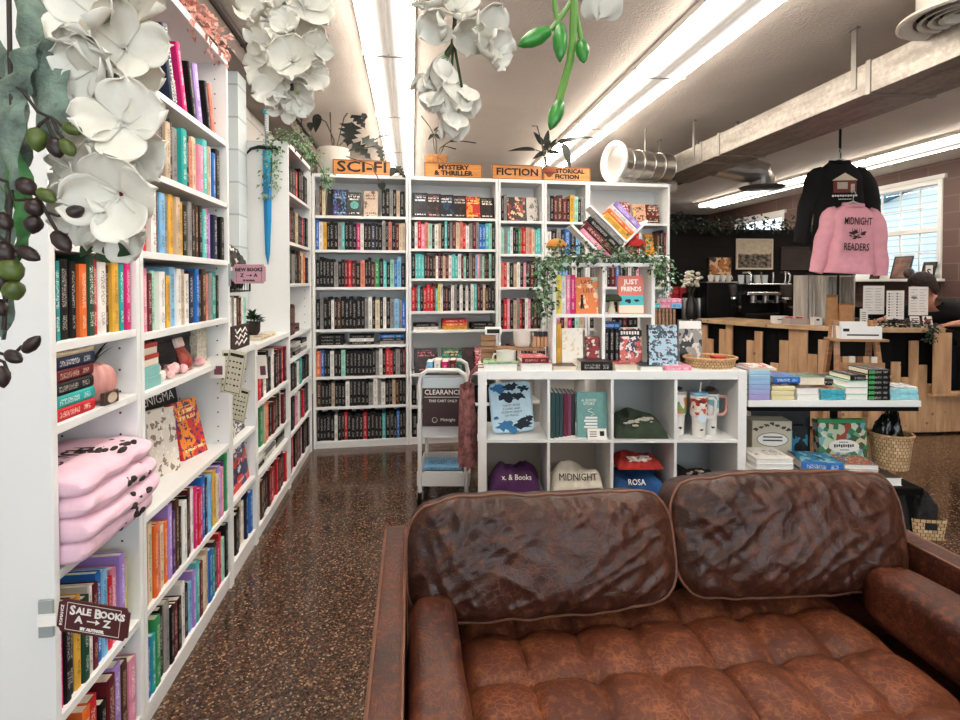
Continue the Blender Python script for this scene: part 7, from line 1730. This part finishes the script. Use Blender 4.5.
flat(FL2 @ T((.22, .03, 1.0505)), .32, .2, .02, 'c', 'cream open looking book lying under the small plant pot', art=art_mat('c8b8a2', '8a7060', 'ddd2c2', None, 110))
# flat dark books beside the corner case
for k in range(2): flat(FCN @ T((.30, .04, 1.0125+k*.03)), .22, .16, .0295, 'kR'[k], '%s flat dark book on the open shelf of the corner bookcase' % ['lower', 'upper'][k], 'flat books in the corner bookcase')
# ================================================================ PEOPLE BEHIND THE BAR
SKIN = mat('skin', 'b9806a', .55, var=.06, vscale=12)
def skin_mesh(name, verts, edges, rad, m, parent, root=0, sub=2):
    me = bpy.data.meshes.new(name); me.from_pydata([Vector(v) for v in verts], edges, []); o = bpy.data.objects.new(name, me); COL.objects.link(o)
    md = o.modifiers.new('skin', 'SKIN'); sv = me.skin_vertices[0].data
    for i, r in enumerate(rad):
        sv[i].radius = (r, r) if not isinstance(r, tuple) else r; sv[i].use_root = (i == root)
    md.use_smooth_shade = True; s = o.modifiers.new('sub', 'SUBSURF'); s.levels = sub; s.render_levels = sub
    dg = bpy.context.evaluated_depsgraph_get(); m2 = bpy.data.meshes.new_from_object(o.evaluated_get(dg)); bpy.data.objects.remove(o)
    m2.materials.clear(); m2.materials.append(m); m2.polygons.foreach_set('use_smooth', [True]*len(m2.polygons))
    q = bpy.data.objects.new(name, m2); COL.objects.link(q)
    if parent: q.parent = parent
    return q
def person(label, M, J, hair, shirt, pants, hair_len=0, apron=None):
    """J: joints in the person's frame (facing -Y): pelvis, chest, neck, head, and for side l/r: shoulder, elbow, wrist, hip, knee, ankle"""
    t = thing('person', label, 'person', M)
    V, E, RD = [], [], []
    def add(p, r, to=None):
        V.append(Vector(p)); RD.append(r)
        if to is not None: E.append((to, len(V)-1))
        return len(V)-1
    pel = add(J['pelvis'], (.15, .11)); wst = add(Vector(J['pelvis']).lerp(Vector(J['chest']), .45), (.135, .10), pel); ch = add(J['chest'], (.155, .11), wst)
    nk = add(J['neck'], .058, ch); hd = Vector(J['head']); jaw = add(Vector(J['neck']).lerp(hd, .45), .060, nk); add(hd + Vector((0, -.004, .0)), (.078, .092), jaw); add(hd + Vector((0, .012, .075)), (.066, .078), len(V)-1)
    hands = []
    for s in 'lr':
        sh = add(J['sh'+s], .066, ch); el = add(J['el'+s], .046, sh); wr = add(J['wr'+s], .029, el)
        wv = Vector(J['wr'+s]); d_ = (wv - Vector(J['el'+s])).normalized(); hd_ = Vector(J.get('hand'+s, d_)).normalized()
        pm = add(wv + hd_*.045, (.036, .02), wr); kn = add(wv + hd_*.085, (.038, .016), pm)
        up = Vector((0, 0, 1)); side = hd_.cross(up)
        if side.length < .1: side = Vector((1, 0, 0))
        side.normalize(); dn = side.cross(hd_)
        for q, (o_, L_) in enumerate(((-.030, .062), (-.010, .074), (.010, .070), (.030, .054))):
            a = add(wv + hd_*.098 + side*o_, .0092, kn); c = add(wv + hd_*(.098+L_*.5) + side*o_*1.05 - dn*(-.004), .0082, a); add(wv + hd_*(.098+L_*.92) + side*o_*1.05 + Vector((0, 0, -.018)), .0072, c)
        sg = -1 if s == 'l' else 1
        a = add(wv + hd_*.045 + side*sg*.040, .011, pm); c = add(wv + hd_*.078 + side*sg*.056 + Vector((0, 0, -.006)), .0095, a); add(wv + hd_*.102 + side*sg*.056 + Vector((0, 0, -.012)), .008, c)
    for s in 'lr':
        hp = add(J['hip'+s], .088, pel); kn = add(J['knee'+s], .058, hp); an = add(J['ank'+s], .038, kn); ft = add(Vector(J['ank'+s]) + Vector((0, -.07, -.045)), (.042, .03), an); add(Vector(J['ank'+s]) + Vector((0, -.15, -.05)), (.036, .022), ft)
    skin_mesh('body', V, E, RD, SKIN, t)
    # clothing grown over the same joints
    V, E, RD = [], [], []
    pel = add(Vector(J['pelvis']) + Vector((0, 0, .02)), (.165, .125)); wst = add(Vector(J['pelvis']).lerp(Vector(J['chest']), .45), (.152, .118), pel); ch = add(J['chest'], (.172, .128), wst); add(Vector(J['chest']).lerp(Vector(J['neck']), .62), .082, ch)
    for s in 'lr': sh = add(J['sh'+s], .082, ch); el = add(J['el'+s], .060, sh); add(Vector(J['el'+s]).lerp(Vector(J['wr'+s]), .42), .050, el)
    skin_mesh('shirt', V, E, RD, shirt, t)
    V, E, RD = [], [], []
    pel = add(Vector(J['pelvis']) - Vector((0, 0, .01)), (.168, .128))
    for s in 'lr': hp = add(J['hip'+s], .105, pel); kn = add(J['knee'+s], .074, hp); add(Vector(J['ank'+s]) + Vector((0, 0, .05)), .055, kn)
    skin_mesh('trousers', V, E, RD, pants, t)
    for s in 'lr':
        b = NB(); a = Vector(J['ank'+s]); ball(b, a + Vector((0, -.07, -.045)), .05, .13, .045, seg=14); bmesh.ops.bisect_plane(b, geom=b.verts[:]+b.edges[:]+b.faces[:], plane_co=a + Vector((0, 0, -.078)), plane_no=(0, 0, -1), clear_outer=True); mk('shoe', b, BLACK, t, smooth=True)
    # face and hair
    f = NB(); tilt = T(hd) @ RX(J.get('nod', 0)) @ RZ(J.get('turn', 0))
    for s in (-1, 1):
        ball(f, (s*.031, -.083, .018), .012, .008, .007, 1, 8, tilt); ball(f, (s*.031, -.0895, .018), .005, .003, .005, 2, 8, tilt); ball(f, (s*.078, .005, .01), .012, .02, .03, 0, 8, tilt); ball(f, (s*.031, -.085, .036), .017, .006, .003, 3, 8, tilt)
    ball(f, (0, -.098, -.006), .012, .016, .022, 0, 10, tilt); ball(f, (0, -.086, -.042), .024, .008, .007, 4, 10, tilt)
    mk('face', f, [SKIN, WHITEP, INK, hair, mat('lips', '8e4a44', .5)], t, smooth=True)
    b = NB()
    def hairfn(u, v):
        a = 2*PI*u; th = v*PI*.62; fr = max(0, -math.sin(a)); th *= 1 - .42*fr
        n_ = 1 + .05*noise.noise(Vector((math.cos(a)*4, math.sin(a)*4, th*5)))
        x, y, z = .098*math.sin(th)*math.cos(a)*n_, .118*math.sin(th)*math.sin(a)*n_ + .012, .03 + .112*math.cos(th)*n_
        if v > .7 and fr < .3: z -= hair_len*(v-.7)/.3
        return tilt @ Vector((x, y, z))
    grid(b, hairfn, 40, 22, wrap=True); o = mk('hair', b, hair, t, smooth=True, angle=80)
    md = o.modifiers.new('thickness', 'SOLIDIFY'); md.thickness = .012; md.offset = 1
    return t
HAIRB = mat('dark_brown_hair', '24140f', .85, var=.4, vscale=60)
# a person stoops over the bar end from its right side: hair above the menu sheets, dark shoulder and one forearm in view
hp = at(922, 288, 5.2); PM = T((hp.x, hp.y, 0)) @ RZ(R(-80)); PV = PM.inverted()
def wj(x, y, z): return tuple(PV @ Vector((x, y, z)))
hx, hy, hz = hp
J = dict(head=wj(hx, hy, hz), neck=wj(hx+.10, hy+.03, hz-.11), chest=wj(hx+.27, hy+.05, hz-.23), pelvis=wj(hx+.60, hy+.10, .95), shl=wj(hx+.22, hy+.25, hz-.20), shr=wj(hx+.24, hy-.13, hz-.19),
         ell=wj(hx+.12, hy+.42, 1.03), wrl=wj(hx-.10, hy+.30, BH+.04), elr=wj(hx+.29, hy-.29, BH+.07), wrr=wj(4.845, 4.325, BH+.034),
         hipl=wj(hx+.60, hy+.20, .88), hipr=wj(hx+.60, hy+.0, .88), kneel=wj(hx+.56, hy+.21, .47), kneer=wj(hx+.56, hy-.01, .47), ankl=wj(hx+.62, hy+.21, .085), ankr=wj(hx+.62, hy-.01, .085), nod=R(30),
         handr=tuple(PV.to_3x3() @ Vector((-.97, .1, -.12))), handl=tuple(PV.to_3x3() @ Vector((-.9, -.3, -.1))))
person('person with dark brown hair and black top stooping over the bar end', PM, J, HAIRB, mat('black_shirt', '0c0b0c', .95, var=.2, vscale=20), mat('black_trousers', '111013', .9), .05)
# ================================================================ HANGING FLOWERS CLOSE TO THE VIEWER
def petal_mat():
    g = G('ivory_silk_petal'); n1 = g.noise(g.obj(), 60, 3, .6); n2 = g.noise(g.obj(), 9, 2)
    c = g.mix(1.0, g.ramp(n2, [(.3, rgb('d8d3c6')), (.7, rgb('ece8de'))]), g.ramp(n1, [(.3, (.93, .93, .92)), (.7, (1, 1, 1))]), 'MULTIPLY')
    g.col(c); g.rough(.75); g.bump(n1, .25, .002)
    g.p.inputs['Subsurface Weight'].default_value = .12; g.p.inputs['Subsurface Radius'].default_value = (.01, .009, .007); return g.m
PET = petal_mat(); GREENC = mat('flower_green_centre', '8a9a4a', .6)
def petal(b, M, L, W_, cup, ruff, seed, n=10, m=0):
    def fn(u, v):
        x = (2*u-1); w_ = W_*.5*(math.sqrt(max(0, 1-((v-.60)/.62)**2)) if v < .60 else math.sqrt(max(.0, 1-((v-.60)/.405)**2)))*(.45+.55*min(1, v/.4))
        e = abs(x); ru = ruff*math.sin(x*7 + seed*2.1)*v*v*.5 + ruff*math.sin(v*6+x*4+seed)*e*.4
        z = cup*L*(v**1.4)*.6 + cup*W_*.42*e*e*(.4+.6*v) - .28*cup*L*v**3 + ru*L*.22 + .02*L*noise.noise(Vector((x*2, v*3, seed)))
        return M @ Vector((x*w_, L*v*(1+.06*math.sin(x*5+seed)), z))
    grid(b, fn, n, n, m)
def blossom(parent, c, R_, facing, seed, n=5, cup=.45, spread=62, centre=True):
    """one bloom: n petals set around an axis pointing along facing"""
    rnd = random.Random(seed); q = Vector(facing).normalized().to_track_quat('Z', 'Y').to_matrix().to_4x4(); b = NB()
    for layer, k_ in ((0, n),):
        for k in range(k_):
            a = 2*PI*k/k_ + rnd.uniform(-.25, .25)
            M = T(c) @ q @ RZ(a) @ RX(R(90-spread + rnd.uniform(-10, 10))) @ T((0, R_*.05, 0))
            petal(b, M, R_*rnd.uniform(.9, 1.15), R_*rnd.uniform(.95, 1.25), cup*rnd.uniform(.6, 1.3), rnd.uniform(.25, .6), seed*7+k)
    o = mk('blossom', b, PET, parent, smooth=True, angle=80, normals=False)
    md = o.modifiers.new('thickness', 'SOLIDIFY'); md.thickness = .0008
    if centre:
        b = NB(); ball(b, T(c) @ q @ Vector((0, 0, R_*.10)), R_*.07, R_*.07, R_*.09, seg=8); mk('flower_centre', b, GREENC, o, smooth=True)
    return o
def strand(name, label, d, pts, stemm, cat='hanging flowers', r=.003, top=True):
    """stem through image points at distance d, hung from the ceiling"""
    P = [at(px, py, d + (dd if dd else 0)) for px, py, dd in pts]
    root = P[0].copy(); root.z = CEIL; t = thing(name, label, cat, T(root)); inv = -root
    b = NB(); tube(b, [Vector((0, 0, -.001)), (P[0]+inv)*.5 + Vector((.004, 0, 0))] + [p+inv for p in P], r, 8); mk('stem', b, stemm, t, smooth=True)
    b = NB(); lathe(b, [(.012, -.012), (.014, -.004), (.014, -.0005)], 14, cap0=True, cap1=True); mk('ceiling_hook', b, WHITE, t, smooth=True)
    return t, inv
VIEW = lambda dx=0, dz=0, k=1: Vector((-FW.x + dx, -FW.y*k, dz))
# left white cluster
t, inv = strand('hanging_blossoms', 'large white silk flower garland hanging in front of the near left bookcase', .58, [(100, -40, 0), (104, 60, .02), (110, 140, .02), (100, 215, 0)], STEM)
specs = [(120, -25, 52, .2, .5, 0), (75, 0, 40, -.5, .3, .02), (135, 15, 44, .4, .3, .03), (95, 22, 46, 0, .1, -.02), (78, 50, 40, -.6, 0, .03), (122, 50, 44, .5, -.1, -.01), (92, 66, 42, -.2, -.4, -.02), (108, 92, 46, .1, -.2, 0), (78, 84, 36, -.6, -.2, .03),
         (132, 84, 36, .6, 0, .03), (92, 122, 40, -.3, .1, .02), (122, 128, 46, .4, .1, -.02), (134, 160, 40, .5, -.2, 0), (88, 158, 40, -.4, 0, .02), (110, 170, 38, .1, -.1, 0), (76, 186, 34, -.6, -.1, .03), (120, 198, 48, .2, -.3, -.03), (94, 212, 40, -.2, -.5, -.01), (118, 228, 40, .3, -.7, 0), (72, 214, 30, -.6, -.4, .03)]
for i, (px, py, r, fx, fz, dd) in enumerate(specs):
    d = .58 + dd + .02; blossom(t, at(110+(px-106)*.84, py*.98, d) + inv, r*.58/F_PX*.92, RT*fx + UP*fz - FW*.9, 10+i, n=4 if i % 3 else 5, cup=.5, spread=66, centre=(i % 3 == 0))
b = NB()
for k, (px, py, qx, qy) in enumerate(((92, 245, 80, 256), (98, 250, 108, 262), (115, 248, 128, 254), (88, 104, 84, 114), (104, 110, 98, 118))): bigleaf(b, at(px, py, .6)+inv, at(qx, qy, .59)+inv, -FW, .016)
mk('small_leaves', b, LEAF, t, smooth=True, normals=False)
# second white cluster
t, inv = strand('hanging_blossoms', 'white silk flower cluster hanging in front of the blue sword', .85, [(285, -40, 0), (288, 30, .02), (292, 90, 0)], STEM)
for i, (px, py, r, fx, fz, dd) in enumerate([(290, -12, 42, 0, .5, 0), (262, 18, 34, -.6, .2, .02), (303, 14, 36, .6, .2, 0), (278, 6, 30, -.1, .1, -.02), (266, 46, 32, -.6, 0, .02), (300, 44, 32, .5, -.1, .02), (284, 38, 26, .0, .2, -.03), (310, 58, 26, .7, -.3, .01), (264, 76, 30, -.7, -.2, .02),
        (290, 72, 34, .1, 0, -.03), (308, 84, 26, .7, -.3, .01), (276, 94, 30, -.4, -.4, 0), (296, 104, 28, .3, -.6, 0), (284, 112, 26, -.2, -.8, .01)]):
    d = .87 + dd; blossom(t, at(290+(px-287)*.86, py*.93-4, d) + inv, r*.85/F_PX*.78, RT*fx + UP*fz - FW*.9, 40+i, n=4 if i % 2 else 5, cup=.55, spread=64, centre=(i % 4 == 0))
# third strand with closed buds
def bud(parent, base, tip, W_, m, name='flower_bud', seed=0, sepal=True):
    base, tip = Vector(base), Vector(tip); d_ = tip-base; L = d_.length; q = T(base) @ d_.to_track_quat('Z', 'Y').to_matrix().to_4x4()
    b = NB(); lathe(b, [(W_*.12, 0), (W_*.34, L*.10), (W_*.5, L*.38), (W_*.46, L*.62), (W_*.28, L*.85), (W_*.05, L)], 18, 0, q, cap1=True)
    if name == 'flower_bud':
        for k in range(3): petal(b, q @ RZ(2*PI*k/3+seed) @ T((0, W_*.12, 0)) @ RX(R(78)), L*.95, W_*1.25, -.28, .25, seed+k)
    o = mk(name, b, m, parent, smooth=True, angle=70, normals=False)
    if sepal:
        b = NB(); lathe(b, [(W_*.10, -L*.08), (W_*.2, 0), (W_*.36, L*.12), (W_*.40, L*.24)], 14, 0, q, cap0=True); mk('sepal', b, mat('sepal_green', '3f6a32', .5), o, smooth=True)
    return o
t, inv = strand('hanging_blossoms', 'white flower strand with closed round buds hanging above the mystery sign', .80, [(452, -30, 0), (455, 20, 0), (452, 48, 0), (446, 60, 0)], STEM)
for i, (px, py, r, fx, fz, sp_) in enumerate([(446, 6, 34, -.5, .5, 60), (432, 0, 24, -.8, .4, 60), (478, 40, 34, .6, -.1, 58), (462, 34, 26, .4, -.5, 50), (442, 22, 28, -.3, -.6, 48), (490, 50, 26, .9, -.2, 60), (456, 12, 30, .1, .3, 60)]):
    blossom(t, at(px, py, .80) + inv, r*.8/F_PX*.95, RT*fx + UP*fz - FW*.7, 70+i, n=4, cup=.4, spread=sp_, centre=False)
for i, (a, c, w_) in enumerate((((444, 58), (437, 88), 24), ((450, 82), (447, 118), 30), ((462, 86), (466, 112), 20), ((438, 92), (432, 112), 22), ((452, 112), (453, 138), 22), ((430, 78), (418, 92), 16))):
    bud(t, at(a[0], a[1], .80+.01*(i % 3)) + inv, at(c[0], c[1], .80) + inv, w_*.8/F_PX, PET, seed=i)
b = NB()
for q in (((452, 44), (446, 52), (444, 60)), ((453, 44), (452, 66), (450, 84)), ((454, 44), (458, 66), (462, 88)), ((450, 82), (440, 84), (436, 92)), ((450, 84), (452, 100), (452, 114))): b = NB(); tube(b, [at(x, y, .803)+inv for x, y in q], .0022, 6); mk('bud_stalk', b, LEAF, t, smooth=True)
# green budded stem
GB_ = mat('fresh_green_stem', '5a8a35', .45, var=.15, vscale=20); GBD = mat('fresh_green_bud', '2f7a2c', .35, var=.35, vscale=60)
t, inv = strand('hanging_vine', 'bright green hanging stem with pointed green buds near the picture top', .62, [(573, -30, 0), (574, 5, 0), (573, 40, 0), (570, 62, 0), (562, 90, 0), (558, 104, 0)], GB_, 'hanging stem', .0046)
for i, (a, c, w_) in enumerate((((551, 30), (518, 46), 17), ((560, 24), (560, 62), 15), ((581, 40), (584, 63), 14), ((561, 100), (550, 130), 15))): bud(t, at(a[0], a[1], .62) + inv, at(c[0], c[1], .61) + inv, w_*.62/F_PX, GBD, 'green_bud', i, False)
b = NB()
for q in (((571, 2), (560, 18), (550, 31)), ((553, -30), (555, 10), (559, 26)), ((575, 6), (579, 28), (582, 42)), ((563, 88), (562, 96), (561, 102))): b = NB(); tube(b, [at(x, y, .621)+inv for x, y in q], .0028, 8); mk('bud_stalk', b, GB_, t, smooth=True)
b = NB()
for k, (px, py) in enumerate(((600, -12), (622, -8))): petal(b, T(at(px, py, .66)+inv) @ RZ(-YAW) @ RX(R(-60)) @ RZ(R(40*k)), .035, .04, .4, .4, k)
mk('white_petals', b, PET, t, smooth=True, normals=False)
# leafy branch with dark buds at the left edge
LBR = mat('weathered_green_leaf', '66786a', .55, var=.5, vscale=38, bump=.4, bscale=120); BUDM = mat('dark_brown_bud', '2a1a18', .45, var=.5, vscale=50); BUDG = mat('olive_green_bud', '4a5a22', .45, var=.4, vscale=50); TWIG = mat('brown_twig', '2e221c', .7, var=.3, vscale=30)
t, inv = strand('budded_branch', 'leafy green branch with dark brown buds hanging at the far left edge', .55, [(8, -60, 0), (10, 60, 0), (14, 150, 0), (8, 240, 0), (4, 330, 0)], TWIG, 'hanging branch', .0022)
def longleaf(b, p, W_, d0, d1, n=26, wav=.004, seed=0):
    """long leaf following image points, curved across its width"""
    P = [at(x, y, d0+(d1-d0)*k/(len(p)-1)) + inv for k, (x, y) in enumerate(p)]
    prev = None
    for k in range(n+1):
        f = k/n*(len(P)-1); i = min(int(f), len(P)-2); c = P[i].lerp(P[i+1], f-i); tg = (P[i+1]-P[i]).normalized()
        s = tg.cross(FW).normalized(); w_ = W_*math.sin(PI*min(1, .04+.95*k/n))**.7
        rowv = [b.verts.new(c + s*w_*x*.5 + FW*(.25*w_*x*x*.9 + wav*math.sin(k*.9+x*2+seed) + (.0 if x else .0015))) for x in (-1, -.66, -.33, 0, .33, .66, 1)]
        if prev:
            for a in range(6): face(b, (prev[a], prev[a+1], rowv[a+1], rowv[a]))
        prev = rowv
for i, (p, w_, d0, d1) in enumerate(((((12, -30), (28, 20), (38, 60), (46, 110), (54, 152)), .046, .57, .55), (((36, 38), (16, 60), (6, 90), (4, 130), (14, 190)), .034, .55, .54), (((-4, 40), (-2, 90), (8, 150), (2, 215)), .042, .6, .58), (((0, 120), (12, 170), (22, 220), (16, 262)), .028, .58, .57), (((-8, 180), (-2, 230), (6, 280), (2, 340)), .024, .57, .56))):
    b = NB(); longleaf(b, p, w_, d0, d1, seed=i); o = mk('long_leaf', b, LBR if i != 3 else mat('lively_green_leaf', '3f7a3c', .55, var=.35, vscale=30), t, smooth=True, angle=80, normals=False)
tw = [((0, 78), (22, 90), (38, 112), (52, 118)), ((52, 118), (60, 124), (68, 130)), ((52, 118), (58, 132), (66, 142)), ((48, 118), (40, 124), (34, 132)), ((46, 120), (52, 134), (56, 142)), ((-4, 178), (20, 186), (38, 196), (46, 212)), ((46, 212), (58, 216), (68, 213)), ((46, 212), (54, 226), (62, 240)), ((38, 196), (34, 206), (34, 216)), ((-2, 236), (14, 248), (24, 254)), ((-6, 352), (12, 356), (22, 346)), ((-6, 358), (4, 362), (8, 372)), ((8, 184), (14, 200), (30, 200))]
for q in tw: b = NB(); tube(b, [at(x, y, .548)+inv for x, y in q], .0016, 6); mk('twig', b, TWIG, t, smooth=True)
for i, (a, c, w_, g_) in enumerate((((36, 128), (38, 152), 19, 1), ((64, 126), (82, 132), 13, 1), ((62, 140), (74, 156), 14, 1), ((52, 138), (60, 158), 16, 0), ((20, 180), (34, 194), 17, 0), ((38, 190), (56, 202), 13, 1), ((30, 200), (40, 216), 17, 0), ((66, 216), (84, 208), 14, 0), ((54, 232), (70, 252), 16, 0), ((34, 216), (33, 234), 17, 0), ((18, 248), (40, 260), 14, 0),
        ((-2, 244), (12, 262), 20, 0), ((4, 262), (20, 280), 22, 1), ((10, 282), (18, 300), 20, 1), ((-4, 270), (4, 292), 18, 0), ((24, 352), (40, 336), 13, 0), ((6, 352), (22, 362), 13, 0), ((0, 366), (4, 388), 15, 0), ((-4, 300), (4, 316), 14, 0), ((-2, 214), (10, 230), 16, 0))):
    bud(t, at(a[0], a[1], .547) + inv, at(c[0], c[1], .545) + inv, w_*.55/F_PX, BUDG if g_ else BUDM, 'bud', i, False)
